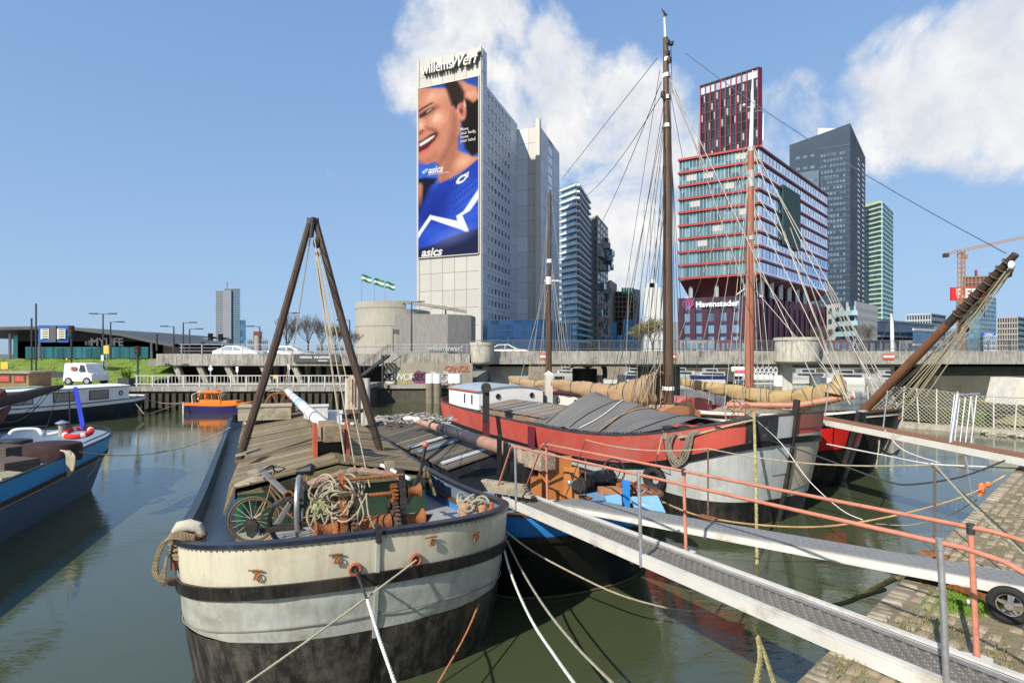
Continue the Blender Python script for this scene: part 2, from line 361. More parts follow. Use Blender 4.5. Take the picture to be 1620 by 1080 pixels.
# grass embankment rising to the raised road
grass_m = mat('grass', (.15,.215,.032), .95, 0, .35, 2.2, .6, .5, (.22,.20,.05), 1.0, fine=.5)
rows = []
for j in range(18):
    v = j / 17; row = []
    for i in range(61):
        x = -75 + i * .72; y = 47.6 + v * 14
        top = 3.75 - max(0, (x + 33)) * .10
        z = 1.66 + (top - 1.66) * (v * v * (3 - 2 * v)) + .10 * math.sin(x * 1.7 + j) * math.sin(v * 9) + RND.uniform(-.04, .04)
        row.append((x, y, z))
    rows.append(row)
struct('grass_embankment', MB().grid(rows), grass_m, smooth=True)
m = MB()
for k in range(5200):
    x = RND.uniform(-56, -32); v = RND.random(); top = 3.75 - max(0, (x + 33)) * .10
    z = 1.66 + (top - 1.66) * (v * v * (3 - 2 * v)); y = 47.6 + v * 14; a = RND.uniform(0, 3.1); h_ = RND.uniform(.05, .13)
    d = V((math.cos(a), math.sin(a), 0)) * .07; c = V((x, y, z - .03)); m.add([c - d, c + d, c + V((RND.uniform(-.06,.06), RND.uniform(-.06,.06), h_))], [(0, 1, 2)])
obj('grass_blades', m, mat('grass_light', (.20,.28,.04), .9, 0, .3, 1, 0), None, label='tufts of fresh green grass on the slope above the left quay', cat='grass', kind='stuff')
# near quay on the right: body, then setts laid stone by stone
E = V((.738, .675, 0)); NQ = V((.675, -.738, 0)); Q0 = V((2.03, 4.15, 0))
QZ = 1.86
dirtm = mat('sandy_joint_soil', (.20,.165,.10), .95, 0, .35, 3, .5, .45, (.15,.145,.06), 1.6, dthr=.56)
a0 = Q0 - E * 9; a1 = Q0 + E * 26
struct('quay', MB().prism([(a0.x, a0.y), (a1.x, a1.y), (60, a1.y), (60, -30), (a0.x, -30)], -1.5, QZ), dirtm)
qw = MB()
sett_m = mat('stone_sett', (.34,.27,.185), .85, 0, .22, 9, .35, .35, (.20,.18,.11), 4, rnd=.25, fine=.3)
cope_m = mat('coping_brick', (.33,.275,.20), .85, 0, .22, 8, .35, .4, (.18,.16,.12), 4, rnd=.22, fine=.3)
quay = bpy.data.objects['quay']
def stone_mesh(w_, l_, h_, seed):
    r = random.Random(seed); m = MB(); j = lambda s=.006: r.uniform(-s, s)
    b = .014
    lo = [V((x * w_ / 2 + j(), y * l_ / 2 + j(), -h_)) for x, y in ((-1,-1),(1,-1),(1,1),(-1,1))]
    mi = [V((p.x, p.y, -b)) for p in lo]; hi = [V((p.x * (1 - 2*b/w_), p.y * (1 - 2*b/l_), j(.004))) for p in lo]
    m.grid([lo, mi, hi], closed=True); m.f.append((8, 9, 10, 11)); m.v.append(V((j(.02), j(.02), .0015))); m.f.pop()
    for i in range(4): m.f.append((8 + i, 8 + (i + 1) % 4, 12))
    return m
protos = {}
def proto(kind, w_, l_, h_, mt, n=4):
    out = []
    for k in range(n):
        m = stone_mesh(w_, l_, h_, hash((w_, k)) % 999); me = bpy.data.meshes.new(kind)
        me.from_pydata([tuple(q) for q in m.v], [], m.f); me.materials.append(mt); me.polygons.foreach_set('use_smooth', [True] * len(me.polygons))
        try: me.set_sharp_from_angle(angle=R(50))
        except Exception: pass
        out.append((me, m))
    return out
stones = []
WMq = wm(quay)
rows_spec = []
n_ = 0.0
pc = proto('coping_brick', .085, .17, .12, cope_m); ps = proto('paving_brick', .20, .098, .07, mat('worn_paving_brick', (.34,.265,.18), .9, 0, .2, 5, .3, .6, (.25,.22,.13), 2.5, rnd=.18, fine=.3, dthr=.48)); pl = proto('sett', .30, .155, .12, sett_m)
def lay(mes, s, n, name, wrot=0, dz=0):
    p = Q0 + E * s + NQ * n
    if p.y < 1.6 or p.y > 20: return
    stones.append((p.length, name, mes, p, math.atan2(E.y, E.x) + wrot, dz))
s_ = -4.0
while s_ < 24: lay(RND.choice(pc), s_, .09, 'coping_brick', RND.uniform(-.02,.02), RND.uniform(-.012,.01)); s_ += .0975
for j in range(11):
    n_ = .235 + j * .108; s_ = -4 + (j % 2) * .105
    while s_ < 15:
        lay(RND.choice(ps), s_, n_, 'paving_brick', RND.uniform(-.03,.03), RND.uniform(-.014,.002)); s_ += .21
for j in range(30):
    n_ = .235 + 11 * .108 + .04 + j * .172; s_ = -4 + (j % 2) * .16 + RND.uniform(0, .05)
    while s_ < 15:
        lay(RND.choice(pl), s_, n_, 'sett', RND.uniform(-.04,.04), RND.uniform(-.012,.006)); s_ += .322
def vis(p):
    if p.y < .5: return False
    px = 810 + p.x / p.y * F; py = 560 + (H - QZ) / p.y * F
    return px < 1640 and py < 1100 and px > 1200
stones = [q for q in stones]
vs_ = sorted([q for q in stones if vis(q[3])], key=lambda q: q[0]); rest = vs_[780:] + [q for q in stones if not vis(q[3]) and q[3].y < 22 and q[3].x < 22]
cnt = {}
sel = []; rest = [q for q in stones if not vis(q[3])]
for q in vs_:
    cnt[q[1]] = cnt.get(q[1], 0) + 1
    if cnt[q[1]] <= 290: sel.append(q)
    else: rest.append(q)
inv = WMq.inverted()
for d, nm, (me, mm), p, rz, dz in sel:
    o = bpy.data.objects.new(nm, me); link(o); o.parent = quay; o.location = inv @ V((p.x, p.y, QZ + .008 + dz)); o.rotation_euler = (0, 0, rz if nm != 'coping_brick' else rz)
for nm, mt in (('coping_brick', pc), ('paving_brick', ps), ('sett', pl)):
    m = MB()
    for d, n2, (me, mm), p, rz, dz in rest:
        if n2 != nm: continue
        rm = Matrix.Rotation(rz, 3, 'Z'); m.add([rm @ q + V((p.x, p.y, QZ + .008 + dz)) for q in mm.v], mm.f)
    if m.v: obj({'coping_brick': 'coping_course', 'paving_brick': 'paving_course', 'sett': 'sett_course'}[nm], m, me_mat := mt[0][0].materials[0], quay, smooth=False, kind='stuff')
# weeds: a lush patch under the second gangway and thin moss along the joints
m = MB(); m2 = MB()
def blade(m, c, h_, w_=.006):
    a = RND.uniform(0, 6.28); d = V((math.cos(a), math.sin(a), 0)) * w_; ln = V((RND.uniform(-.5,.5), RND.uniform(-.5,.5), 0)) * h_
    m.add([c - d, c + d, c + ln * .4 + d * .6 + V((0, 0, h_ * .6)), c + ln + V((0, 0, h_))], [(0, 1, 2), (0, 2, 3)])
for k in range(1900):
    px = RND.gauss(1530, 24); py = RND.gauss(955, 10); p = PZ(px, py, QZ); blade(m, p, RND.uniform(.02, .08), .004)
for cx, cy, sx, sy, n in ((1455,985,26,7,260),(1500,1000,30,8,200),(1600,930,30,10,250),(1420,995,22,5,160),(1560,1030,40,12,300),(1340,1050,26,9,200),(1600,800,30,20,300),(1540,850,30,10,200),(1580,870,30,8,200),(1330,1068,16,4,60),(1595,1050,22,10,160)):
    for k in range(n // 2): blade(m2, PZ(RND.gauss(cx, sx), RND.gauss(cy, sy), QZ + .02), RND.uniform(.012, .05), .005)
gm = mat('weed_green', (.15,.26,.03), .8, 0, .3, 4, 0); gm2 = mat('moss_yellow', (.22,.20,.08), .9, 0, .3, 4, 0)
obj('weeds', m, gm, None, label='lush patch of grass on the paving beneath the second gangway', cat='grass', kind='stuff')
obj('moss_tufts', m2, gm2, None, label='thin yellowish moss and grass between the quay stones', cat='moss', kind='stuff')
# rubble bank on the right, beyond the basin, and the grassy bank behind it
m = MB(); bank_a = P(1375, 662, 36); bank_b = P(1640, 690, 29)
for k in range(420):
    t = RND.random(); p = bank_a.lerp(bank_b, t); p.z = 0
    p += V((.61, .79, 0)) * RND.uniform(-.3, .9); s = RND.uniform(.08, .26)
    rot = Matrix.Rotation(RND.uniform(0, 6), 3, 'Z') @ Matrix.Rotation(RND.uniform(-.4, .4), 3, 'X'); m.box((p.x, p.y, RND.uniform(.0, .16)), (s, s * 1.4, s * .6), rot)
obj('rubble', m, mat('rubble_stone', (.40,.37,.30), .9, 0, .3, 4, .4), None, label='pale broken stone washed along the pontoon below the mesh fence', cat='rubble', kind='stuff')
m = MB(); m.prism([(30.5, 33.5), (34, 45), (60, 45), (60, 26), (36, 26)], -.6, .75); struct('bank', m, grass_m)
# ------------------------------------------------------------------ bridge, raised road, ramps
bridge = thing('bridge', 'long weathered concrete road bridge crossing the basin behind the ships', 'bridge', (20, 54, 0))
m = MB()
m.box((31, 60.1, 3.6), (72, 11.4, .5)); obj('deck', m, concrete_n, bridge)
m = MB()
x0 = -4.0
for i in range(14):                                           # edge beam cast in bays
    x = x0 + i * 5.2; obj('edge_beam', MB().box((x + 2.6, 54.0, 3.98), (5.18, .5, 1.24)), concrete_d, bridge)
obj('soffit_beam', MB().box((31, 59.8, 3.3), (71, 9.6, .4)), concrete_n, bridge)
m = MB(); 
for i in range(36): m.box((-4 + i * 2.05, 54.0, 5.1), (.07, .07, 1.0))
for z in (4.78, 5.6): m.box((31, 54.0, z), (72, .06, .06))
for i in range(560): m.box((-4.9 + i * .1285, 54.0, 5.18), (.022, .022, .8))
obj('railing', m, mat('grey_railing', (.15,.16,.17), .5, .4, .1, 3, 0), bridge)
def bay(pxc, Y, wpx, zt9=5.45):
    r_ = wpx / F * Y / 2; x = (pxc - 810) / F * Y
    m = MB(); m.lathe([(r_ * .8, 3.35), (r_ * .95, 3.5), (r_, 3.62), (r_, zt9 - .3), (r_ * 1.05, zt9 - .28), (r_ * 1.05, zt9), (r_ * .9, zt9), (r_ * .9, 4.6)], (x, Y, 0), 28)
    return x, r_, m
for pxc, wpx in ((763, 38), (1260, 64)):
    x, r_, m = bay(pxc, 53.4, wpx, 5.4 if wpx < 50 else 5.85); obj('viewing_bay', m, mat('bay_concrete', (.47,.44,.37), .85, 0, .2, 1, .2, .5, (.12,.1,.08), .6, streak=.75), bridge, smooth=True)
m = MB(); m.add([(-2.3,55,3.3),(1.6,55,3.3),(1.6,57,3.3),(-2.3,57,3.3),(-1.5,55,-.6),(1.6,55,-.6),(1.6,57,-.6),(-1.5,57,-.6)], [(3,2,1,0),(4,5,6,7),(0,1,5,4),(1,2,6,5),(2,3,7,6),(3,0,4,7)])
obj('pier', m, concrete, bridge)
for px in (1242,): 
    x = (px - 810) / F * 55; obj('pier', MB().box((x, 55, 1.5), (1.0, .9, 3.7)), mat('pier_pale', (.55,.53,.48), .85, 0, .1, 1, .2, .4, (.2,.18,.15), .8, streak=.5), bridge)
obj('pier', MB().box((15.6, 60.5, 1.4), (4.2, 1.2, 4.0)), concrete_n, bridge); obj('pier', MB().box((14.2, 56.5, 1.4), (.9, .9, 4.0)), concrete_n, bridge)
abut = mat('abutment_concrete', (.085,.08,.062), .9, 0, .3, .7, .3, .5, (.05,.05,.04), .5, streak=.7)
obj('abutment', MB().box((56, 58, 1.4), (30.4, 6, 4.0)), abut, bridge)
sgn = mat('sign_red', (.62,.10,.06), .5, 0, .1, 3, 0, .3, (.5,.3,.25), 2); sgw = mat('sign_white', (.78,.76,.72), .5, 0, .08, 3, 0)
for k, (px, lab) in enumerate(((863, 'red and white no-passage board on the bridge beam nearest the cylindrical bay'), (1062, 'red and white board on the bridge beam behind the tall main mast'), (1407, 'red and white board on the bridge beam left of the bowsprit'))):
    x = (px - 810) / F * 53.6; t = thing('waterway_sign', lab, 'sign', (x, 53.7, 3.75), group='red and white boards on the bridge')
    obj('plate', MB().box((x, 53.7, 4.08), (1.02, .05, .56)), sgn, t); obj('white_bar', MB().box((x, 53.66, 4.08), (.98, .03, .18)), sgw, t)
m = MB(); m.box((-4.6 + .0, 53.6, 4.0), (.3, .04, .3), Matrix.Rotation(.785, 3, 'Y')); obj('diamond_sign', m, mat('yellow_sign', (.70,.60,.10), .5, 0, .1, 2, 0), None, label='small yellow diamond plate on the concrete above the graffiti wall', cat='sign')
# raised road left of the bridge
road = thing('raised_road', 'raised concrete road with open bays beneath, left of the bridge', 'road', (-22, 54, 1.6))
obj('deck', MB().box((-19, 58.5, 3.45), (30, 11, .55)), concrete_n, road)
for i in range(6): obj('edge_beam', MB().box((-33.0 + i * 4.85 + 2.4, 53.0, 3.78), (4.83, .4, 1.1)), concrete_d, road)
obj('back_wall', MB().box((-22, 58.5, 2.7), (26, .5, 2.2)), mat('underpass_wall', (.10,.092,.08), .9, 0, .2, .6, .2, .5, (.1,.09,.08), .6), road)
for px in (283, 320, 364, 420, 470):
    x = (px - 810) / F * 53.2; obj('leaning_column', MB().beam((x + .45, 53.3, 1.6), (x - .35, 53.3, 3.3), .45, .5, (0, 1, 0)), concrete, road)
obj('tunnel_portal', MB().ring(((323 - 810) / F * 60, 61.5, 2.45), (0, 1, 0), 1.0, .10, 28, 6), concrete, road)
for a, b in ((487, 545), (420, 455)):
    for px in range(a, b, 17): obj('round_column', MB().cyl(((px-810)/F*57, 57, 1.6), ((px-810)/F*57, 57, 3.6), .3, n=12), concrete, road, smooth=True)
gw = MB().box((-7.6, 52.1, 2.45), (8.0, .4, 2.1)); obj('graffiti_wall', gw, mat('graffiti_wall_concrete', (.27,.245,.19), .9, 0, .2, .8, .2, .6, (.12,.1,.08), .6), road)
m = MB()
for i in range(15): m.box((-30.8 + i * 1.9, 53.0, 4.75), (.06, .06, .95))
m.box((-17.5, 53, 5.2), (27, .05, .05)); m.box((-17.5, 53, 4.9), (27, .03, .03)); m.box((-17.5, 53, 4.6), (27, .03, .03)); obj('railing', m, steel, road)
# graffiti: sprayed shapes raised a hair off the wall
def blob_outline(c, rx, rz, y, seed, lobes=7):
    r = random.Random(seed); return [V((c[0] + rx * math.cos(a) * (1 + .18 * math.sin(lobes * a + seed)), y, c[1] + rz * math.sin(a) * (1 + .18 * math.cos(lobes * a)))) for a in [2 * math.pi * i / 30 for i in range(30)]]
gp = mat('spray_purple', (.17,.05,.11), .8, 0, .3, 3, 0); gy = mat('spray_yellow', (.30,.28,.13), .8, 0, .3, 3, 0); gwh = mat('spray_white', (.50,.50,.48), .8, 0, .12, 3, 0); gk = mat('spray_black', (.03,.03,.03), .8, 0, .2, 3, 0); gr_ = mat('spray_red', (.36,.12,.07), .8, 0, .3, 3, 0)
t = thing('graffiti', 'row of sprayed graffiti pieces on the concrete wall under the road', 'graffiti', (-8, 51.88, 1.5))
def gx(px): return (px - 810) / F * 51.88
for i, (px, w_, mt) in enumerate(((640, 14, gy), (664, 14, gp), (616, 8, gwh))):
    pts = blob_outline((gx(px), 2.15), w_ / F * 51.9, .62, 51.88, i + 3); obj('spray_patch', MB().slab(list(reversed(pts)), .012), mt, t)
for i, (s, px, z, sz, mt, sh) in enumerate((('8B', 616, 2.15, .95, gk, .1), ('WOF', 640, 2.2, .85, gwh, 0), ('SEG', 664, 2.2, .9, gk, .2), ('R', 684, 2.15, 1.35, gwh, .2), ('NOK', 702, 2.05, .95, gwh, 0), ('CANOL', 722, 2.95, .75, gr_, .2), ('ZR', 706, 2.5, .5, gwh, 0))):
    text_mesh(s, sz, mt, 'tag', t, (gx(px), 51.84, z), (1, 0, 0), (0, 0, 1), .006, shear=sh, bold=.02, space=.8)
# quay railing on the left
m = MB()
for i in range(15): m.box((-29 + i * 1.21, 44.0, 2.2), (.09, .09, .92))
for z in (2.0, 2.64): m.box((-20.4, 44.0, z), (17.6, .07, .07))
for i in range(64): m.box((-29 + i * .27, 44.0, 2.32), (.03, .03, .62))
obj('quay_railing', m, mat('pale_railing', (.52,.51,.47), .5, .2, .1, 3, 0), None, label='pale bar railing along the edge of the left quay', cat='railing')
# metal stairs from road to quay
st = thing('metal_stairs', 'dark metal stairs descending from the road beside the graffiti wall', 'stairs', (-12.8, 51, 1.6))
for k in range(9): obj('tread', MB().box((-11.3 - k * .24 , 51.2, 4.1 - k * .19), (.28, 1.1, .05)), steel_dk, st)
for k in range(4): obj('tread', MB().box((-13.6 + k * .0 - k*.18, 50.4, 2.35 - k * .19), (.3, 1.0, .05)), steel_dk, st)
m = MB()
for y in (50.65, 51.75):
    m.beam((-11.1, y, 4.2), (-13.5, y, 2.35), .05, .22, (0, 0, 1)); m.beam((-11.0, y, 5.15), (-13.5, y, 3.35), .04, .04)
    m.beam((-13.5, y, 3.35), (-14.6, y, 3.35), .04, .04)
    for k in range(7): x = -11.1 - k * .4; z = 4.2 - k * .31; m.beam((x, y, z), (x, y, z + .95), .035, .035)
obj('stringer', m, steel_dk, st)
obj('landing', MB().box((-14.1, 51.0, 2.38), (1.4, 1.5, .08)), steel_dk, st)
obj('post', MB().cyl((-11.5, 50.6, 1.4), (-11.5, 50.6, 4.2), .09).cyl((-13.4, 50.6, 1.4), (-13.4, 50.6, 2.4), .07), steel_dk, st)

# ------------------------------------------------------------------ buildings
class Face:
    """one facade between two ground points; a runs along it, out is the distance in front of it"""
    def __init__(s, p0, p1, centre):
        s.p = V((p0[0], p0[1], 0)); q = V((p1[0], p1[1], 0)); s.L = (q - s.p).length; s.u = (q - s.p) / s.L; s.n = V((s.u.y, -s.u.x, 0))
        if s.n.dot(V((centre[0], centre[1], 0)) - s.p) > 0: s.n = -s.n
    def pt(s, a, z, o=0): r = s.p + s.u * a + s.n * o; return V((r.x, r.y, z))
    def box(s, m, a0, a1, z0, z1, o0, o1):
        vs = [s.pt(a, z, o) for z in (z0, z1) for a, o in ((a0, o0), (a1, o0), (a1, o1), (a0, o1))]
        fl = s.u.cross(s.n).z < 0
        fs = [(0,3,2,1),(4,5,6,7),(0,1,5,4),(1,2,6,5),(2,3,7,6),(3,0,4,7)]
        if fl: fs = [tuple(reversed(f)) for f in fs]
        m.add(vs, fs); return m
def gnd(px, Y): return ((px - 810) / F * Y, Y)
def zz(py, Y): return H - (py - 560) / F * Y
def centroid(ps): return (sum(p[0] for p in ps) / len(ps), sum(p[1] for p in ps) / len(ps))
def tower(name, label, foot, z0, z1, core_mat, group=None):
    c = centroid(foot); t = thing(name, label, 'building', (c[0], c[1], z0), group=group); t['c'] = 0; del t['c']
    obj('wall', MB().prism(foot, z0, z1), core_mat, t); return t, c
def windows(t, f, z0, z1, nz, na, mt, a0=0, a1=None, wf=.6, hf=.55, out=.06, rec=.0, frame=None, name='window', skip=None):
    a1 = f.L if a1 is None else a1; m = MB(); fr = MB(); da = (a1 - a0) / na; dz = (z1 - z0) / nz
    for i in range(na):
        for j in range(nz):
            if skip and skip(i, j): continue
            ca = a0 + (i + .5) * da; cz = z0 + (j + .5) * dz; w_ = da * wf / 2; h_ = dz * hf / 2
            f.box(m, ca - w_, ca + w_, cz - h_, cz + h_, -.1, out)
            if frame: f.box(fr, ca - w_ - .12, ca + w_ + .12, cz - h_ - .18, cz - h_, -.1, out + .18)
    o = obj(name, m, mt, t, kind='stuff')
    if frame: obj('sill', fr, frame, t, kind='stuff')
    return o
def piers(t, f, z0, z1, na, mt, w_=.3, out=.35, a0=0, a1=None, name='pier'):
    a1 = f.L if a1 is None else a1; m = MB()
    for i in range(na + 1): a = a0 + (a1 - a0) * i / na; f.box(m, a - w_/2, a + w_/2, z0, z1, -.1, out)
    return obj(name, m, mt, t, kind='stuff')
def bands(t, f, z0, z1, nz, mt, h_=.9, out=.3, name='spandrel', each=True, a0=0, a1=None, ends=0):
    a1 = f.L if a1 is None else a1; m = MB(); outo = []
    for j in range(nz + 1):
        z = z0 + (z1 - z0) * j / nz; mm = MB() if each else m; f.box(mm, a0 - ends, a1 + ends, z - h_/2, z + h_/2, -.1, out)
        if each: obj(name, mm, mt, t)
    if not each: obj(name, m, mt, t, kind='stuff')

# --- tall office tower with the banner
A = (-8.3, 156); Bp = (-27.3, 164.2); uR = V((.315, .949, 0)); 
Cc = (A[0] + uR.x * 31.5, A[1] + uR.y * 31.5)
D = (Bp[0] + uR.x * 31.5, Bp[1] + uR.y * 31.5)
wpan = mat('pale_metal_panel', (.43,.415,.375), .55, .1, .05, .3, .03, .25, (.35,.33,.29), .15, streak=.25, rnd=.06)
wpan2 = mat('pale_side_panel', (.53,.56,.61), .45, .1, .05, .3, .03, rnd=.07)
joint = mat('panel_joint_grey', (.31,.31,.30), .7, 0, .1, 1, 0)
wg = glass('blue_window_glass', (.12,.20,.27), .08, metal=.6)
t, c = tower('office_tower', 'tall pale panelled office tower carrying a giant sportswear banner', [A, Cc, D, Bp], 2, 78.5, joint)
WT = t
fl_ = Face(Bp, A, c); fr_ = Face(A, Cc, c)
fw = [A, (A[0] + uR.x * 3.6, A[1] + uR.y * 3.6), (Bp[0] + uR.x * 3.6, Bp[1] + uR.y * 3.6), Bp]
obj('crown_wall', MB().prism(fw, 78.5, 88.4), joint, t)
nc = 5; pw = (fl_.L - 1.6) / nc
pm = {}
def panel(f, a0, a1, z0, z1, mt, g=.10, out=.16):
    w_ = round(a1 - a0, 2); h_ = round(z1 - z0, 2); key = (w_, h_, mt.name)
    if key not in pm:
        me = bpy.data.meshes.new('panel'); q = MB().box((0, 0, 0), (w_ - g, out, h_ - g)); me.from_pydata([tuple(v) for v in q.v], [], q.f); me.materials.append(mt); pm[key] = me
    o = bpy.data.objects.new('panel', pm[key]); link(o); o.parent = WT; o.location = wm(WT).inverted() @ f.pt((a0 + a1) / 2, (z0 + z1) / 2, out / 2); o.rotation_euler = (0, 0, math.atan2(f.u.y, f.u.x))
for i in range(nc):
    a = .8 + i * pw
    for j in range(6): panel(fl_, a, a + pw, 2.4 + j * 4.95, 2.4 + (j + 1) * 4.95, wpan)
    for z0_, z1_ in ((80.6, 83.4), (83.4, 88.4)): panel(fl_, a, a + pw, z0_, z1_, wpan)
m = MB()
for a in (0, fl_.L - .8): fl_.box(m, a, a + .8, 2, 88.6, 0, .35)
obj('corner_strip', m, wpan, t)
for j in range(21):
    z = 2.4 + j * 3.66
    for a0_, a1_ in ((0, 2.6), (24.6, 31.5)): panel(fr_, a0_, a1_, z, z + 3.66, wpan2)
    o = MB(); fr_.box(o, 2.7, 24.5, z + 2.5, z + 3.6, 0, .16); obj('spandrel', o, wpan2, t)
    o = MB(); fr_.box(o, 2.7, 24.5, z + .06, z + .95, 0, .16); obj('spandrel', o, wpan2, t)
    if 1 < j < 20:
        for k in range(7):
            a = 2.7 + k * 3.3; o = MB(); fr_.box(o, a, min(a + 1.0, 24.5), z + .95, z + 2.5, 0, .16)
    m = MB()
    for k in range(8): a = 2.7 + k * 3.0; fr_.box(m, a, a + (1.25 if k < 7 else .8), z + .95, z + 2.5, 0, .16)
    obj('pier_row', m, wpan2, t, kind='stuff')
    m = MB()
    for k in range(7): a = 2.7 + k * 3.0 + 1.25; fr_.box(m, a, a + .8, z + .97, z + 2.48, -.2, .03); fr_.box(m, a + .9, a + 1.7, z + .97, z + 2.48, -.2, .03)
    obj('window_row', m, wg, t, kind='stuff')
for z0_ in (78.6, 82.0, 85.2): panel(fr_, 0.05, 3.6, z0_, z0_ + 3.2, wpan2)
# second slab, projecting on the right
e1 = V((.92, -.39, 0)); c0 = V((Cc[0], Cc[1], 0)); c1 = c0 + e1 * 8; c2 = c1 + uR * 26; c3 = c0 + uR * 26
obj('rear_wing', MB().prism([(c0.x, c0.y), (c1.x, c1.y), (c2.x, c2.y), (c3.x, c3.y)], 2, 77.6), joint, t)
cc = ((c0.x + c2.x) / 2, (c0.y + c2.y) / 2)
ff = Face((c0.x, c0.y), (c1.x, c1.y), cc); fg = Face((c1.x, c1.y), (c2.x, c2.y), cc)
for j in range(15):
    z = 2.4 + j * 5.0
    panel(ff, .1, 3.9, z, z + 5.0, wpan2); panel(ff, 3.95, 6.9, z, z + 5, wpan)
    for a0_ in (0, 5.0): panel(fg, a0_, a0_ + 5.0, z, z + 5, wpan2)
    panel(fg, 16, 25.9, z, z + 5, wpan2)
m = MB(); ff.box(m, 6.9, 8.3, 2, 79.6, 0, 1.2); obj('corner_fin', m, wpan, t)
m = MB(); fg.box(m, 10.2, 15.8, 4, 76, 0, .08); obj('stair_glazing', m, glass('deep_blue_glass', (.10,.26,.50), .06), t)
m = MB()
for k in range(22): fg.box(m, 10.2, 15.8, 6 + k * 3.3, 6.25 + k * 3.3, 0, .2)
obj('transom', m, wpan2, t, kind='stuff')
# glazed podium
pod = [(-6.6, 152.5), (9.2, 147), (18, 172), (3, 178)]
obj('podium', MB().prism(pod, 2, 13.2), glass('dark_blue_glass', (.045,.11,.22), .05, metal=.8), t)
pf = Face(pod[0], pod[1], centroid(pod)); pg = Face(pod[1], pod[2], centroid(pod))
piers(t, pf, 2, 13.3, 8, steel_dk, .12, .12, name='mullion'); bands(t, pf, 2.5, 13.3, 4, steel_dk, .15, .14, name='transom', each=False)
piers(t, pg, 2, 13.3, 12, steel_dk, .12, .12, name='mullion')
# sign letters; white copies set up-left are a painted sunlit highlight
lm = mat('sign_letter_grey', (.16,.16,.16), .5, .2, .1, 1, 0)
lw = mat('letter_highlight_white', (.75,.74,.70), .5, 0, .05, 1, 0)
text_mesh('willems', 4.3, lm, 'sign_lettering', t, fl_.pt(7.4, 84.9, .95), fl_.u, (0, 0, 1), .45, font_scale_x=.78, bold=.06)
text_mesh('Werf', 4.6, lm, 'sign_lettering', t, fl_.pt(15.6, 85.0, .95), fl_.u, (0, 0, 1), .45, font_scale_x=.82, shear=.35, bold=.06)
text_mesh('willems', 4.3, lw, 'letter_highlight', t, fl_.pt(7.3, 85.0, 1.5), fl_.u, (0, 0, 1), .03, font_scale_x=.78, bold=.0)
text_mesh('Werf', 4.6, lw, 'letter_highlight', t, fl_.pt(15.5, 85.1, 1.5), fl_.u, (0, 0, 1), .03, font_scale_x=.82, shear=.35, bold=.0)
# the banner: a printed sheet, its picture painted into the print
NU, NV = 190, 470
ban = thing('banner', 'huge printed banner of a smiling athlete in a blue shirt, hung on the tower', 'banner', fl_.pt(10, 32, .5))
uu, vv = np.meshgrid(np.linspace(0, 1, NU), np.linspace(0, 1, NV)); X = uu * 100; Yt = (1 - vv) * 290; Yc = np.interp(Yt, [0,42,73,94,128,168,219,249,277,290], [0,54,92,117,155,216,234,262,282,290])     # photo-like units: 100 wide, 290 tall, y down
def sstep(d, w_): return np.clip(.5 - d / (2 * w_), 0, 1)
def ell(cx, cy, rx, ry, rot=0):
    c_, s_ = math.cos(rot), math.sin(rot); x = (X - cx) * c_ + (Yc - cy) * s_; y = -(X - cx) * s_ + (Yc - cy) * c_
    return (np.sqrt((x / rx) ** 2 + (y / ry) ** 2) - 1) * min(rx, ry)
def pol(pts):
    ins = np.zeros_like(X, bool); dist = np.full_like(X, 1e9); k = len(pts)
    for i in range(k):
        (xa, ya), (xb, yb) = pts[i], pts[(i + 1) % k]; dx, dy = xb - xa, yb - ya
        tt = np.clip(((X - xa) * dx + (Yc - ya) * dy) / (dx * dx + dy * dy + 1e-9), 0, 1); dist = np.minimum(dist, np.hypot(X - xa - tt * dx, Yc - ya - tt * dy))
        cond = ((ya > Yc) != (yb > Yc)) & (X < (xb - xa) * (Yc - ya) / (yb - ya + 1e-9) + xa); ins ^= cond
    return np.where(ins, -dist, dist)
img = np.zeros((NV, NU, 3))
def paint(col, d, w_=1.0, op=1.0):
    a = (sstep(d, w_) * op)[..., None]; img[:] = img * (1 - a) + np.array(col) * a
img[:] = (.03, .10, .38)
img[:] *= (1 + (Yc / 290)[..., None] * .9)
paint((.02,.016,.016), pol([(50,-5),(68,-5),(85,30),(105,20),(105,135),(88,120),(70,60),(56,55),(48,20)]), 4)
paint((.02,.018,.02), pol([(70,70),(105,60),(105,150),(88,150),(74,120)]), 4)
skin = (.56,.27,.18)
paint(skin, pol([(-5,-5),(52,12),(56,30),(62,60),(70,62),(72,105),(66,118),(66,140),(78,150),(100,162),(100,170),(70,215),(40,222),(34,200),(36,165),(28,155),(14,160),(2,150),(-5,140)]), 2)   # head, neck
paint((.62,.30,.20), pol([(62,0),(70,-2),(82,10),(98,22),(102,45),(92,52),(80,40),(70,20)]), 3)      # hand in the hair
paint((.75,.42,.33), ell(88, 34, 9, 6, .4), 4, .7)
paint((.74,.42,.30), ell(28, 24, 18, 12, -.2), 9, .7); paint((.80,.46,.33), ell(34, 72, 11, 13), 8, .75); paint((.9,.68,.56), ell(31, 70, 4, 7, .3), 4, .5); paint((.86,.6,.5), ell(22, 20, 4, 9, .5), 5, .4)
paint((.30,.12,.08), pol([(58,60),(66,75),(66,118),(50,150),(36,168),(30,160),(48,130),(56,95)]), 7, .75)   # jaw shadow
paint((.34,.14,.09), pol([(64,120),(70,130),(60,175),(42,222),(34,205),(40,170)]), 8, .6)
paint((.78,.50,.34), ell(76, 168, 10, 14, .5), 9, .7)
paint((.66,.30,.22), ell(73, 66, 7.5, 19, -.1), 1.5); paint((.36,.12,.09), ell(74, 62, 4, 12, -.1), 3, .8); paint((.86,.5,.4), ell(78, 54, 1.6, 11, -.1), 1.5, .9); paint((.1,.03,.02), ell(72, 66, 2, 6, -.2), 1.5, .9)  # ear
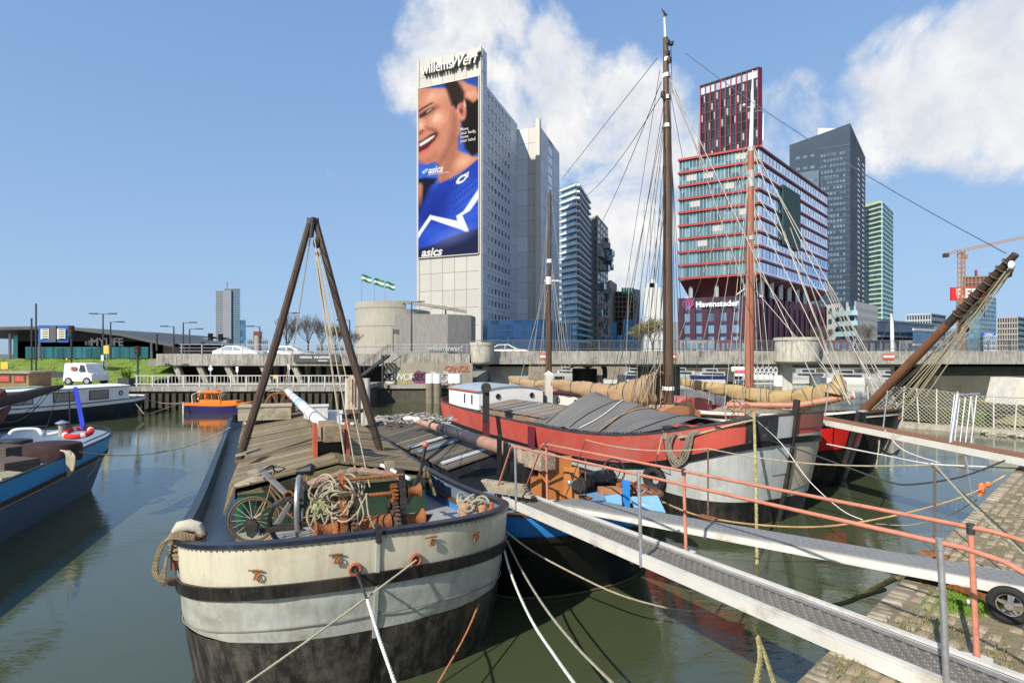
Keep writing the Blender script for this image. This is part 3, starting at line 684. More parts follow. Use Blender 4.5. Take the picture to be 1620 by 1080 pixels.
paint((.03,.02,.02), pol([(44,-2),(66,-2),(78,28),(74,46),(64,50),(57,52),(52,30)]), 3); paint((.02,.015,.015), pol([(80,60),(86,66),(103,58),(103,150),(90,158),(78,140),(76,108),(82,90)]), 3)
for k in range(9): paint((.10,.055,.04), pol([(48 + k*3, 2),(49 + k*3, 2),(60 + k*2.2, 44),(59 + k*2.2, 44)]), .7, .5)
paint((.25,.10,.07), pol([(0,52),(12,50),(30,40),(34,46),(26,58),(10,66),(0,70)]), 4, .55); paint((.10,.04,.03), pol([(0,46),(10,40),(24,34),(26,37),(12,44),(0,52)]), 1.5, .9); paint((.74,.40,.3), pol([(0,66),(8,66),(12,78),(9,88),(0,90)]), 3, .8); paint((.92,.7,.6), ell(4, 80, 1.6, 4), 2, .6)       # brow
paint((.06,.03,.03), pol([(0,58),(12,50),(26,46),(28,50),(14,60),(4,64)]), 2, .95)           # closed smiling eye
paint((.8,.7,.62), pol([(14,52),(24,48),(24,50),(14,56)]), 1, .5)
paint((.32,.12,.08), pol([(28,48),(38,46),(30,54)]), 2, .6)
paint((.30,.10,.07), pol([(0,92),(8,88),(11,93),(4,100),(0,100)]), 2.5, .8)                  # nostril
paint((.28,.10,.07), pol([(12,84),(30,92),(36,104),(34,112),(28,100),(14,90)]), 3.5, .75)     # smile fold
paint((.14,.03,.03), pol([(0,112),(8,110),(20,102),(31,98),(33,104),(28,118),(16,130),(4,136),(0,136)]), 2)
paint((.86,.82,.76), pol([(2,117),(10,113),(22,107),(28,105),(26,109),(18,115),(8,120),(2,122)]), 1.2)
for k in range(5): paint((.55,.45,.42), pol([(5 + k*4.6,111 - k*1.6),(5.5 + k*4.6,111 - k*1.6),(6 + k*4.6,124 - k*2.6),(5.2 + k*4.6,124 - k*2.6)]), .6, .6)
paint((.62,.20,.18), pol([(0,134),(16,128),(27,116),(28,122),(18,136),(2,144)]), 2, .9)
paint((.44,.18,.12), pol([(0,148),(16,146),(30,136),(34,150),(20,160),(0,156)]), 4, .6)
shirt = (.03,.08,.48)
paint(shirt, pol([(-5,262),(-5,232),(10,222),(34,216),(54,206),(78,190),(105,160),(105,295),(-5,295)]), 1.5)
paint((.015,.03,.20), ell(18, 235, 22, 12, -.2), 9, .7); paint((.015,.04,.26), pol([(28,222),(70,198),(92,180),(60,230),(30,250)]), 10, .5)
paint((.08,.20,.70), ell(84, 236, 22, 16, -.4), 16, .6); paint((.06,.16,.62), ell(30, 262, 22, 12), 12, .6)
paint((.01,.01,.02), pol([(-5,196),(10,194),(32,200),(28,214),(8,226),(-5,236)]), 3, .95); paint((.5,.22,.15), ell(2, 216, 5, 9), 2.5)
for r_ in range(9):
    for k in range(9): paint((.01,.03,.22), ell(60 + k * 4.4 + r_ % 2 * 2, 212 + r_ * 4.0 - k * 1.1, 1.0, .7), .7, .8)
for r_ in range(4):
    for k in range(6): paint((.6,.65,.8), ell(54 + k * 3.6, 207 - k * 1.9 - r_ * 3 + 4, .6, .6), .5, .6)
wh = (.78,.80,.86)
paint(wh, pol([(-2,262),(20,234),(66,248),(64,240),(100,222),(101,227),(74,240),(86,268),(22,241),(0,268)]), .9)
paint((.025,.03,.09), pol([(-5,282),(30,276),(60,268),(105,262),(105,295),(-5,295)]), 1.2)
paint((.3,.4,.8), ell(60, 268, 22, 6, -.2), 8, .4)
# curl emblem on the shirt
def curl(cx, cy, s, rot):
    a = ell(cx, cy, 9 * s, 4.6 * s, rot); b = ell(cx + .8 * s, cy - .3 * s, 5.2 * s, 2.1 * s, rot); paint(wh, np.maximum(a, -b), .6)
    c_, s_ = math.cos(rot), math.sin(rot); f_ = lambda x, y: (cx + (x * c_ - y * s_) * s, cy + (x * s_ + y * c_) * s)
    paint(wh, pol([f_(6, -3.5), f_(14, -2.0), f_(8, 4), f_(7, 2.8), f_(11.3, -1.4), f_(6, -2.4)]), .5)
Yc = Yt; curl(73, 165, 1.15, -.6); curl(11, 143, .5, -.55)
rs_ = np.random.RandomState(3); gn = rs_.rand(NV // 5 + 1, NU // 5 + 1); gi = gn[(np.arange(NV) // 5)][:, (np.arange(NU) // 5)]
img *= (1 + (gi[..., None] - .5) * .07 + (rs_.rand(NV, NU, 1) - .5) * .10) 
img[:] = np.clip(img, 0, 1) ** 1.2 * .74
verts = []
for j in range(NV):
    for i in range(NU): verts.append(tuple(wm(ban).inverted() @ fl_.pt(.75 + uu[j, i] * (fl_.L - 1.45), 32.0 + vv[j, i] * 48.2, .62)))
faces = [(j*NU+i, j*NU+i+1, (j+1)*NU+i+1, (j+1)*NU+i) for j in range(NV-1) for i in range(NU-1)]
me = bpy.data.meshes.new('printed_sheet'); me.from_pydata(verts, [], faces)
ca = me.color_attributes.new('print', 'FLOAT_COLOR', 'POINT'); ca.data.foreach_set('color', np.concatenate([np.clip(img, 0, 1), np.ones((NV, NU, 1))], 2).reshape(-1).astype(np.float32))
bm_ = bpy.data.materials.new('printed_vinyl'); bm_.use_nodes = True; bt = bm_.node_tree; at = N(bt, 'ShaderNodeAttribute', attribute_name='print'); bt.links.new(at.outputs['Color'], bt.nodes['Principled BSDF'].inputs['Base Color'])
bt.nodes['Principled BSDF'].inputs['Roughness'].default_value = .7; bt.nodes['Principled BSDF'].inputs['Specular IOR Level'].default_value = .08; me.materials.append(bm_)
o = bpy.data.objects.new('printed_sheet', me); link(o); o.parent = ban
m = MB(); L_ = fl_.L
for a0_, a1_, z0_, z1_ in ((.55, L_ - .5, 31.7, 31.95), (.55, L_ - .5, 80.3, 80.5), (.5, .72, 31.7, 80.5), (L_ - .7, L_ - .5, 31.7, 80.5)): fl_.box(m, a0_, a1_, z0_, z1_, .2, .7)
obj('frame', m, wpan, ban)
def btxt(s, x, y, size, mt=None, sh=0, bold=.02, fs=1, al='LEFT'):
    text_mesh(s, size, mt or gwh, 'lettering', ban, fl_.pt(.75 + x / 100 * (L_ - 1.45), 32 + (1 - y / 290) * 48.2, .68), fl_.u, (0, 0, 1), .01, font_scale_x=fs, shear=sh, bold=bold, align=al)
btxt('Move\nyour body,\nmove\nyour mind', 71, 92, 1.25, bold=.01, fs=.9)
btxt('asics', 17, 143, 2.7, sh=.25, bold=.08, fs=.95); btxt('sound mind sound body', 17, 150, .7, bold=.005)
btxt('asics', 5, 283, 3.3, sh=.25, bold=.10, fs=1.1)

# --- cylindrical concrete ramp building
cx, cy = (622 - 810) / F * 92, 92
cyl_g = mat('board_marked_concrete', (.36,.335,.28), .85, 0, .12, .25, .15, .35, (.22,.2,.17), .2, streak=.45)
t = thing('ramp_building', 'round windowless concrete car park ramp with flags on top', 'building', (cx, cy, 2))
def arc_wall(m, cx, cy, r_, a0, a1, z0, z1a, z1b, th=.4, n=26):
    rows = []
    for rr, zs in ((r_, 0), (r_, 1), (r_ - th, 1), (r_ - th, 0)):
        rows.append([(cx + rr * math.cos(a0 + (a1 - a0) * i / n), cy + rr * math.sin(a0 + (a1 - a0) * i / n), z0 if zs == 0 else z1a + (z1b - z1a) * i / n) for i in range(n + 1)])
    rows.append(rows[0]); m.grid(rows); return m
m = MB(); arc_wall(m, cx, cy, 5.9, R(90), R(300), 2, 12.4, 12.4); arc_wall(m, cx, cy, 5.9, R(300), R(450), 2, 11.2, 11.2)
obj('curved_wall', m, cyl_g, t, smooth=True)
obj('floor', MB().cyl((cx, cy, 2), (cx, cy, 9.8), 5.6, n=36), concrete_n, t, smooth=True)
ext = [(cx + .2, cy - 5.5), (cx + 8.2, cy - 6.3), (cx + 12.6, cy + 3), (cx + 2, cy + 7)]
obj('side_block', MB().prism([(cx + 1.5, cy - 5.75), (cx + 9.4, cy - 5.0), (cx + 12.8, cy - 2.5), (cx + 13.2, cy + 2), (cx + 2, cy + 5)], 2, 10.4), mat('smooth_shaded_concrete', (.27,.26,.24), .85, 0, .1, .3, .1, streak=.4), t)
obj('canopy', MB().beam((cx + 2.6, cy - 5.4, 12.3), (cx + 12, cy - 2.5, 11.0), .6, .45).beam((cx + 2.6, cy - 4.4, 12.0), (cx + 2.6, cy - 4.4, 10), .5, .5), concrete, t)
for z in (5.4, 8.6, 11.4): obj('joint', MB().grid([[(cx + 5.93 * math.cos(a), cy + 5.93 * math.sin(a), z + dz) for a in [R(150 + 5 * i) for i in range(31)]] for dz in (-.04, .04)]), concrete_n, t)
text_mesh('willemswerf', 1.1, mat('faint_letters', (.40,.40,.38), .8), 'lettering', t, (cx + 9.0, cy - 5.28, 5.2), (1, .1, 0), (0, 0, 1), .03, bold=.02)
flag_m = mat('flag_green', (.03,.16,.07), .8, 0, .2, 2, 0); flag_w = mat('flag_white', (.75,.75,.65), .8, 0, .1, 2, 0)
for px, top, zb, lab in ((572, 433, 478, 'green and white flag on the leftmost pole atop the round building'), (592, 439, 476, 'green and white flag on the middle pole atop the round building'), (609, 444, 475, 'green and white flag on the rightmost pole, nearest the tower')):
    Y = 90; x = (px - 810) / F * Y; ft = thing('flagpole', lab, 'flag', (x, Y, zz(zb, Y) - 1), group='flags on the round building')
    obj('pole', MB().cyl((x, Y, zz(zb, Y) - 1.5), (x, Y, zz(top, Y)), .07, .04, 6), steel, ft)
    rows = [[(x + .05 + u * 1.5, Y - .15 * math.sin(u * 7 + px), zz(top, Y) - .1 - u * .35 - v * 1.1 + .08 * math.sin(u * 6)) for u in [i / 8 for i in range(9)]] for v in (0, .36, .66, 1)]
    for k, mt in enumerate((flag_m, flag_w, flag_m)): obj('flag_stripe', MB().grid([rows[k], rows[k + 1]]), mt, ft)

# --- terminal hall with a swooping roof
hall = thing('terminal_hall', 'low glass hall under a long dark curved roof at far left', 'building', (-78, 112, 2))
roofm = mat('dark_roof', (.085,.09,.09), .55, .2, .15, .2, .05); hallm = mat('hall_wall_dark', (.05,.048,.048), .6, 0, .15, .5, .05, .3, (.10,.07,.05), .3)
def hx(px, Y=112): return (px - 810) / F * Y
top = [(-40, 530), (-10, 527), (60, 520), (110, 519), (170, 521), (235, 529), (275, 538), (312, 545)]
rows = []
for dz, y in ((0, 104), (0, 130)): rows.append([(hx(px), y, zz(py, 112)) for px, py in top])
low = [[(p[0], p[1], p[2] - .55) for p in r_] for r_ in rows]
obj('roof', MB().grid([rows[0], rows[1], low[1], low[0], rows[0]]), roofm, hall)
m = MB(); m.prism([(hx(28), 112), (hx(258), 112), (hx(258), 128), (hx(28), 128)], 2, 6.8)
prof = [(28, 524), (60, 524), (110, 523), (170, 525), (235, 533), (258, 537)]
m.add([(hx(a), 112, zz(b + 2, 112)) for a, b in prof] + [(hx(a), 112, 2.0) for a, b in prof], [(i + 6, i + 7, i + 1, i) for i in range(5)])
obj('wall', m, hallm, hall)
teal = glass('teal_glass', (.16,.58,.56), .2, metal=.1)
for k in range(13): a = 42 + k * 15; obj('window_pane', MB().box((hx(a + 7), 111.8, zz(557.5, 112)), (15 / F * 112 - .12, .2, 18 / F * 112)), teal, hall)
for px in (30, 76, 250, 300): obj('column', MB().cyl((hx(px), 110, 2), (hx(px), 110, zz(528 + (px > 200) * 12, 112)), .25), steel, hall)
for px in (0, 14): obj('side_glazing', MB().box((hx(px + 20), 113, 4.5), (1.4, .2, 7)), teal, hall)
obj('lean_to', MB().prism([(hx(258), 112), (hx(292), 110), (hx(292), 124), (hx(258), 124)], 2, zz(545, 112)), mat('pink_wall', (.34,.22,.19), .8, 0, .1, 1, 0), hall)
text_mesh('MYLIFE', 2.1, white_p, 'lettering', hall, (hx(172), 111.5, zz(541.5, 112)), (1, 0, 0), (0, 0, 1), .06, bold=.05)
for k, dx in enumerate((-3.2, -2.4, -1.6)): obj('crown_emblem', MB().ball((hx(150) + dx * .8 + 1.2, 111.6, zz(541 - (k == 1), 112)), .22, 6).beam((hx(150) + dx * .8 + 1.2, 111.6, zz(546, 112)), (hx(150) + dx * .8 + 1.2, 111.6, zz(542, 112)), .5, .1), white_p, hall)

# --- generic towers
def simple(name, label, foot, z1, core, specs, group=None):
    t, c = tower(name, label, foot, 2, z1, core, group)
    k = len(foot)
    for i, fn in specs: fn(t, Face(foot[i], foot[(i + 1) % k], c))
    return t
# Far left skyscraper
Y = 600; gq = glass('grey_blue_glass', (.09,.20,.31), .12, metal=.5); conc_t = mat('tower_concrete', (.24,.26,.28), .8, 0, .08, .05, 0); 
wgn = mat('white_grid', (.42,.44,.46), .7, 0, .08, .1, 0)
def grid_face(nz, na, mt, z0, z1, w_=1.2, h_=1.4, out=.5): return lambda t, f: (piers(t, f, z0, z1, na, mt, w_, out), bands(t, f, z0, z1, nz, mt, h_, out + .05, each=False))
ft = [gnd(356, Y), gnd(379, Y), gnd(379, Y + 30), gnd(356, Y + 30)]
t = simple('skyscraper', 'slim twin-slab blue and grey skyscraper far left on the horizon', ft, zz(457, Y), gq, [(0, grid_face(36, 6, mat('mid_blue_frame', (.13,.19,.24), .6, .2, .1, .1, 0), 4, zz(457, Y), .9, .9))])
obj('side_slab', MB().prism([gnd(342, Y + 8), gnd(356, Y + 8), gnd(356, Y + 36), gnd(342, Y + 36)], 2, zz(459, Y)), gq, t)
f = Face(gnd(342, Y + 8), gnd(356, Y + 8), (gnd(349, Y + 30))); piers(t, f, 2, zz(459, Y), 5, conc_t, .8, .5); bands(t, f, 4, zz(459, Y), 36, conc_t, .9, .6, each=False)
obj('core_strip', MB().prism([gnd(353, Y - 2), gnd(366, Y - 2), gnd(366, Y), gnd(353, Y)], 2, zz(459, Y)), wgn, t)
f = Face(gnd(353, Y - 2), gnd(366, Y - 2), gnd(360, Y + 30)); bands(t, f, 4, zz(460, Y), 36, conc_t, 1.4, .3, each=False)
obj('low_slab', MB().prism([gnd(379.2, Y), gnd(389, Y), gnd(389, Y + 30), gnd(379.2, Y + 30)], 2, zz(506, Y)), gq, t)
obj('antenna', MB().cyl((*gnd(359, Y + 10), zz(457, Y)), (*gnd(359, Y + 10), zz(444, Y)), .8, n=6), steel, t)
t, c = tower('apartment_block', 'small brown-topped block on the horizon right of the far skyscraper', [gnd(391, 300), gnd(424, 300), gnd(424, 320), gnd(391, 320)], 2, zz(536, 300), conc_t)
obj('roof_house', MB().prism([gnd(401, 301), gnd(415, 301), gnd(415, 315), gnd(401, 315)], zz(536, 300), zz(524, 300)), mat('brown_brick', (.16,.06,.05), .85, 0, .2, 1, 0), t)
windows(t, Face(gnd(391, 300), gnd(424, 300), c), 3, zz(537, 300), 3, 12, gq)
obj('silo', MB().cyl((*gnd(408, 290), 2), (*gnd(408, 290), zz(531, 290)), 1.6, n=14), concrete, t)
for i, (a, b, yy, dy) in enumerate(((296, 326, 552, 0), (326, 342, 548, 5), (440, 470, 546, 3), (500, 560, 545, 6))):
    t, c = tower('city_block', ['low pinkish block beside the hall roof tip', 'low grey block left of the far skyscraper', 'low pale block behind the leftmost bare trees', 'low block behind the right-hand bare trees'][i], [gnd(a, 260 + dy), gnd(b, 260 + dy), gnd(b, 280 + dy), gnd(a, 280 + dy)], 2, zz(yy, 260), [mat('pink_wall', (.34,.22,.19)), conc_t, wgn, conc_t][i])
    windows(t, Face(gnd(a, 260 + dy), gnd(b, 260 + dy), c), 2.5, zz(yy, 260) - .4, 2, 8, gq)

# terraced tower with white balcony edges
Y = 235; p0 = gnd(889, 232); p1 = gnd(912, 224); p2 = gnd(930, 250); p3 = gnd(905, 262)
gA = glass('balcony_tower_glass', (.12,.22,.30), .08, metal=.6); wb = mat('balcony_edge', (.62,.66,.68), .5, 0, .08, 1, 0)
t, c = tower('balcony_tower', 'slender tower ringed by long pale balcony slabs, right of the panelled tower', [p0, p1, p2, p3], 2, zz(306, 235), gA)
f0 = Face(p0, p1, c); f1 = Face(p1, p2, c); zt = zz(308, 235)
for j in range(25):
    z = 9 + (zt - 9) * j / 24; m = MB(); ext_ = 1.2 if j > 16 else 2.0
    f0.box(m, -.2, f0.L + ext_, z, z + .75, -.2, 1.5); f1.box(m, -1.3, f1.L, z + .01, z + .76, -.2, 1.5); obj('balcony', m, wb if j > 2 else mat('balcony_cyan', (.30,.55,.66), .3, 0, .1, 1, 0), t)
    m = MB(); f0.box(m, 0, f0.L + ext_, z + .8, z + 1.35, 1.35, 1.42); obj('balustrade', m, glass('balustrade_glass', (.25,.42,.50), .1, metal=.4), t)
piers(t, f0, 3, zt, 6, wb, .25, .12)
# staggered pixel tower
p0 = gnd(928, 262); p1 = gnd(945, 254); p2 = gnd(962, 280); p3 = gnd(940, 290)
brn = mat('tan_facade', (.33,.30,.26), .8, 0, .08, .3, 0); t, c = tower('staggered_tower', 'brown apartment tower with boxes jutting out unevenly halfway up', [p0, p1, p2, p3], 2, zz(347, 262), brn)
f0 = Face(p0, p1, c); f1 = Face(p1, p2, c); zt = zz(347, 262)
windows(t, f0, 4, zt - 1, 20, 3, glass('dk', (.06,.09,.12), .1, metal=.5), wf=.45, hf=.5, frame=wgn)
windows(t, f1, 4, zt - 1, 20, 4, glass('dk', (.06,.09,.12)), wf=.6, hf=.6)
for k in range(34):
    j = RND.randint(2, 18); z = 4 + j * 2.95; a = RND.uniform(0, f1.L - 4); m = MB(); f1.box(m, a, a + RND.choice((3, 4.5)), z, z + 2.6, 0, RND.choice((1.3, 2.2, 3.0)) * (1.3 if j > 9 else .7)); obj('jutting_box', m, brn if RND.random() < .5 else gA, t)
p0 = gnd(952, 300); p1 = gnd(966, 292); p2 = gnd(976, 310); p3 = gnd(962, 320)
t, c = tower('staggered_tower', 'shorter brown apartment tower directly right of the jutting one', [p0, p1, p2, p3], 2, zz(446, 300), brn); f0 = Face(p0, p1, c)
windows(t, f0, 3, zz(446, 300), 14, 3, glass('dk', (.06,.09,.12)), wf=.5, hf=.55, frame=wgn)
# tower under construction
dk = mat('raw_floor', (.20,.17,.13), .9, 0, .2, .5, .1); p0 = gnd(966, 300); p1 = gnd(1013, 300); 
t, c = tower('unfinished_tower', 'tower under construction with open floors and blue netting around its foot', [gnd(968, 304), gnd(1002, 304), gnd(1002, 322), gnd(968, 322)], 2, zz(462, 304), mat('dark_interior', (.035,.035,.035), .9))
f0 = Face(gnd(966, 300), gnd(1003, 300), (c)); bands(t, f0, 3, zz(462, 300), 13, dk, .45, 1.0, name='floor_slab'); piers(t, f0, 3, zz(460, 300), 6, dk, .5, .5)
gd = glass('dk', (.06,.09,.12)); f1 = Face(gnd(1003, 300), gnd(1013, 312), c)
obj('dark_side', MB().prism([gnd(1002.5, 302), gnd(1013, 308), gnd(1013, 326), gnd(1002.5, 322)], 2, zz(456, 300)), gd, t)
net = mat('blue_netting', (.08,.28,.50), .8, 0, .35, .3, .2); 
for a, b, yt in ((963, 975, 510), (976, 987, 530), (985, 1000, 505), (1000, 1014, 515)): obj('netting', MB().box(((gnd((a+b)/2, 297)[0]), 297 - a * .001, (2 + zz(yt, 297)) / 2), ((b - a) / F * 297, .4, zz(yt, 297) - 2)), net, t)
for a in range(985, 1003, 4): obj('green_screen', MB().box((gnd(a, 299)[0], 299, zz(460, 299)), (1.05, .5, 3.2)), mat('green_screen', (.06,.38,.22), .7, 0, .15, 1, 0), t)
# white needle tower
Y = 520; wt = mat('white_tower_grid', (.60,.60,.58), .7, 0, .06, .1, 0)
ft = [gnd(1020, Y), gnd(1047, Y), gnd(1047, Y + 25), gnd(1020, Y + 25)]
t = simple('white_tower', 'pale slender tower seen through the rigging left of the tall mast', ft, zz(456, Y), gq, [(0, grid_face(30, 14, wt, 4, zz(456, Y), 1.0, 1.3, .4))])
for a, b, yt in ((1024, 1040, 447), (1028, 1036, 441)): obj('crown', MB().prism([gnd(a, Y + 3), gnd(b, Y + 3), gnd(b, Y + 20), gnd(a, Y + 20)], zz(456, Y), zz(yt, Y)), wt, t)
t = simple('white_tower', 'very thin pale block just left of the slender white tower', [gnd(1009, Y), gnd(1016, Y), gnd(1016, Y + 20), gnd(1009, Y + 20)], zz(505, Y), wt, [(0, grid_face(18, 3, conc_t, 4, zz(505, Y)))])
t = simple('white_tower', 'thin pale block between the tall mast and the red-banded offices', [gnd(1066, Y), gnd(1073, Y), gnd(1073, Y + 20), gnd(1066, Y + 20)], zz(510, Y), wt, [(0, grid_face(18, 3, conc_t, 4, zz(510, Y)))])

# --- office block with red bands on slanting legs, and the red tower behind
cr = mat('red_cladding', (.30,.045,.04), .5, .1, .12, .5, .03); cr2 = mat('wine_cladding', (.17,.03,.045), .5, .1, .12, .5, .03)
FA = (65, 150); FB = gnd(1075, 160.5); FC = (108.5, 196); FD = (FB[0] + 43, FB[1] + 46)
gH = glass('teal_office_glass', (.17,.30,.33), .05, metal=.55, var=.45); gH2 = glass('blue_office_glass', (.42,.60,.92), .04, metal=.85, var=.2)
z0 = 25.4; zt = 58.8
t = thing('red_banded_offices', 'glass office block banded in red, raised on slanting legs over a dark base', 'building', (80, 175, 2)); HT = t
obj('wall', MB().prism([FA, FB, FD, FC], z0, zt), gH, t); c = centroid([FA, FB, FC, FD])
fL = Face(FB, FA, c); fR = Face(FA, FC, c)
obj('side_glazing', fR.box(MB(), .05, fR.L, z0, zt, 0, .12), gH2, t)
for j in range(10):
    z = z0 + (zt - z0) * j / 9
    m = MB(); fL.box(m, -.3, fL.L + .9, z - .28, z + .28, -.1, .8); obj('red_band', m, cr, t)
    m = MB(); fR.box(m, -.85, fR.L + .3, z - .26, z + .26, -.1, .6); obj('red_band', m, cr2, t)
fm = mat('pale_mullion', (.42,.44,.45), .5, .3, .1, 1, 0)
for j in range(9):
    z = z0 + (zt - z0) * j / 9 + .4; m = MB()
    for k in range(23): a = fL.L * k / 22; fL.box(m, a - .05, a + .05, z, z + 2.95, 0, .3)
    obj('mullion_row', m, fm, t, kind='stuff'); m = MB()
    for k in range(25): a = fR.L * k / 24; fR.box(m, a - .05, a + .05, z, z + 2.95, 0, .2)
    obj('mullion_row', m, fm, t, kind='stuff')
for k, (a, j) in enumerate(((3, 5), (6.5, 7), (12, 6), (9, 3), (15, 8), (5, 2), (16, 4), (2, 7.0))):
    zb = z0 + int(j) * 3.71 + .5; obj('blind', fL.box(MB(), a, a + 2.6, zb + .8, zb + 2.9, 0, .06), mat('blind', (.42,.42,.40), .7, 0, .1, 1, 0), t)
m = MB(); fR.box(m, 16.5, 31.5, z0 + 10.0, z0 + 27, 0, .9); obj('louvre_panel', m, mat('dark_green_louvre', (.02,.06,.055), .5, .2, .2, 2, .1), t)
m = MB()
for k in range(28): fR.box(m, 16.6, 31.4, z0 + 10.3 + k * .6, z0 + 10.5 + k * .6, .9, 1.0)
obj('louvre', m, mat('louvre_edge', (.05,.13,.11), .5, .2, .1, 1, 0), t, kind='stuff')
# soffit tapering to the legs and the base block
bA = (63.5, 156); bB = (53, 162.5); bC = (105, 197); bD = (93, 206)
so = [(FA[0], FA[1], z0 - .4), (FB[0], FB[1], z0 - .4), (FD[0], FD[1], z0 - .4), (FC[0], FC[1], z0 - .4), (62.5, 158.5, 20.5), (51.5, 165, 20.5), (90, 205, 20.5), (100, 197, 20.5)]
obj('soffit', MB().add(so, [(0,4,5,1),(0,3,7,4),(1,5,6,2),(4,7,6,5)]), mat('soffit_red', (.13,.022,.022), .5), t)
mast_ = mat('wine_dark_panel', (.055,.022,.04), .5, .2, .2, 1, .03)
bs = [gnd(1078, 161), (65.2, 152.6), (107.5, 194), (96, 206)]
cb = centroid(bs); gB = glass('base_glass', (.20,.30,.40), .06, metal=.5, var=.5)
obj('base_glazing', MB().prism(bs, 2, 19.5), gB, t)
bl = Face(bs[0], bs[1], cb); br = Face(bs[1], bs[2], cb)
bands(t, bl, 3, 19.6, 5, mast_, .8, .35, name='base_band'); 
for k in range(7): a = bl.L * k / 6; m = MB(); bl.box(m, a - .75, a + .75, 2, 20.0, -.1, .8); obj('base_pier', m, mast_, t)
for k in range(15): a = br.L * k / 14; m = MB(); br.box(m, a - .8, a + .8, 2, 20.0, -.1, .8); obj('base_pier', m, mast_, t)
for a in (1.0, 8, 15.5): obj('leg', MB().beam(fL.pt(a + 1.5, 19.8, -2.5), fL.pt(a + 1.5, z0 - .3, -2.5), .9, .9), fm, t)
obj('strut', MB().beam(fL.pt(1, z0 - 4.8, -3), fL.pt(5, z0 - 7.5, -3), .4, .4).beam(fL.pt(20.3, z0 - 1, -1.5), fL.pt(15, z0 - 5, -1.5), .35, .35), fm, t)
for k in range(6): a = 6 + k * 7.5; obj('leg', MB().beam(fR.pt(a, 19.8, -1.5), fR.pt(a, z0 - .3, -1.5), 1.2, 1.2), wt, t)
text_mesh('Havensteder', 2.15, white_p, 'lettering', t, bl.pt(9.6, 18.0, 1.3), bl.u, (0, 0, 1), .1, bold=.06)
m = MB()
for q in range(3): m.ring(bl.pt(2.0, 18.2, 1.3), bl.n, .5 + q * .42, .14, 18, 5, arc=4.4, a0=q * 1.3)
obj('swirl_emblem', m, mat('magenta_emblem', (.45,.06,.22), .5), t)
obj('neon_wire', MB().ring(fL.pt(10, 54, 1), fL.n, .6, .08), fm, t) if False else None
# red striped tower
Y = 205; q0 = gnd(1109, 214); q1 = gnd(1200, 200); q2 = (q1[0] + 2, 219); q3 = (q0[0] + 4, 230)
zt2 = zz(107, 200); dkg = glass('dark_tower_glass', (.05,.06,.08), .1, metal=.5, var=.6)
t, c = tower('red_striped_tower', 'dark tower with thin vertical red fins rising behind the red-banded offices', [q0, q1, q2, q3], 2, zt2 - 3.6, dkg)
f0 = Face(q0, q1, c)
rs = mat('red_fin', (.27,.035,.05), .5, .1, .1, .5, 0)
for k in range(12): a = f0.L * k / 11; m = MB(); f0.box(m, a - .14, a + .14, 30, zt2, -.1, .7); obj('fin', m, rs, t)
bands(t, f0, 38, zt2 - 3.6, 18, steel_dk, .35, .2, each=False); 
windows(t, f0, 38, zt2 - 3.6, 18, 22, mat('pale_blinds', (.35,.36,.37), .5, 0, .2, .3, 0), wf=.6, hf=.7, out=.1, skip=lambda i, j: (i * 7 + j * 13 + i * j) % 5 != 0)
m = MB()
for k in range(12): a = f0.L * (k + .5) / 12; f0.box(m, a - 1.1, a + .6, zt2 - 3.4, zt2 - .4, -.4, .1)
obj('parapet_screen', m, glass('pale_screen', (.5,.55,.65), .2, metal=.3), t); m = MB(); f0.box(m, -.3, f0.L + .3, zt2 - .4, zt2, -.8, .8); obj('coping', m, steel_dk, t)
obj('side_edge', MB().prism([(q1[0], q1[1] - .5), (q1[0] + 1.3, q1[1]), (q2[0] + 1, q2[1]), q2], 2, zt2), mat('fin_dark', (.10,.02,.04), .5), t)
# dark slate tower
Yd = 255; q0 = gnd(1249, 262); q1 = gnd(1345, 250); q2 = gnd(1369, 276); q3 = gnd(1290, 300)
sl = mat('slate_cladding', (.022,.042,.07), .55, .1, .12, .1, .03); zl = zz(222, 256); zr = zz(195, 250)
t = thing('slate_tower', 'tall dark slate tower with slanted top behind the red-banded offices', 'building', (q1[0] - 10, 270, 2))
obj('wall', MB().add([(*q0, 2), (*q1, 2), (*q2, 2), (*q3, 2), (*q0, zl), (*q1, zr), (*q2, zr - 6), (*q3, zl)], [(0,1,5,4),(1,2,6,5),(2,3,7,6),(3,0,4,7),(4,5,6,7)]), sl, t)
c = centroid([q0, q1, q2, q3]); f0 = Face(q0, q1, c); f1 = Face(q1, q2, c)
gt = glass('slate_window', (.22,.28,.34), .1, metal=.6); fw_ = mat('window_white', (.58,.60,.60), .5, 0, .1, 1, 0)
windows(t, f0, 20, zl - 6, 30, 8, gt, a0=f0.L * .52, a1=f0.L * .93, wf=.72, hf=.5, skip=lambda i, j: (i * 5 + j * 3) % 7 == 0)
windows(t, f0, 20, zl - 4, 15, 3, gt, a0=2, a1=f0.L * .45, wf=.55, hf=.25)
windows(t, f1, 14, zr - 10, 34, 2, fw_, a0=f1.L * .4, wf=.42, hf=.42)
m = MB(); f0.box(m, .5, f0.L * .5, 30, zl - 14, 0, 2.2); obj('lower_slab', m, mat('slate_light', (.075,.12,.16), .5, .1, .1, .1, 0), t)
windows(t, f0, 30, zl - 16, 13, 2, gt, a0=f0.L * .22, a1=f0.L * .48, wf=.8, hf=.3, out=2.3)
windows(t, f0, 30, zl - 16, 28, 1, fw_, a0=f0.L * .02, a1=f0.L * .12, wf=.5, hf=.3, out=2.3)
bands(t, f0, 22, zl - 4, 26, mat('slate_line', (.10,.13,.17), .5), .22, .12, each=False, a0=f0.L * .5, a1=f0.L)
obj('roof_plant', MB().prism([gnd(1294, 268), gnd(1328, 268), gnd(1328, 280), gnd(1294, 280)], zl - 2, zz(203, 268)), white_p, t)
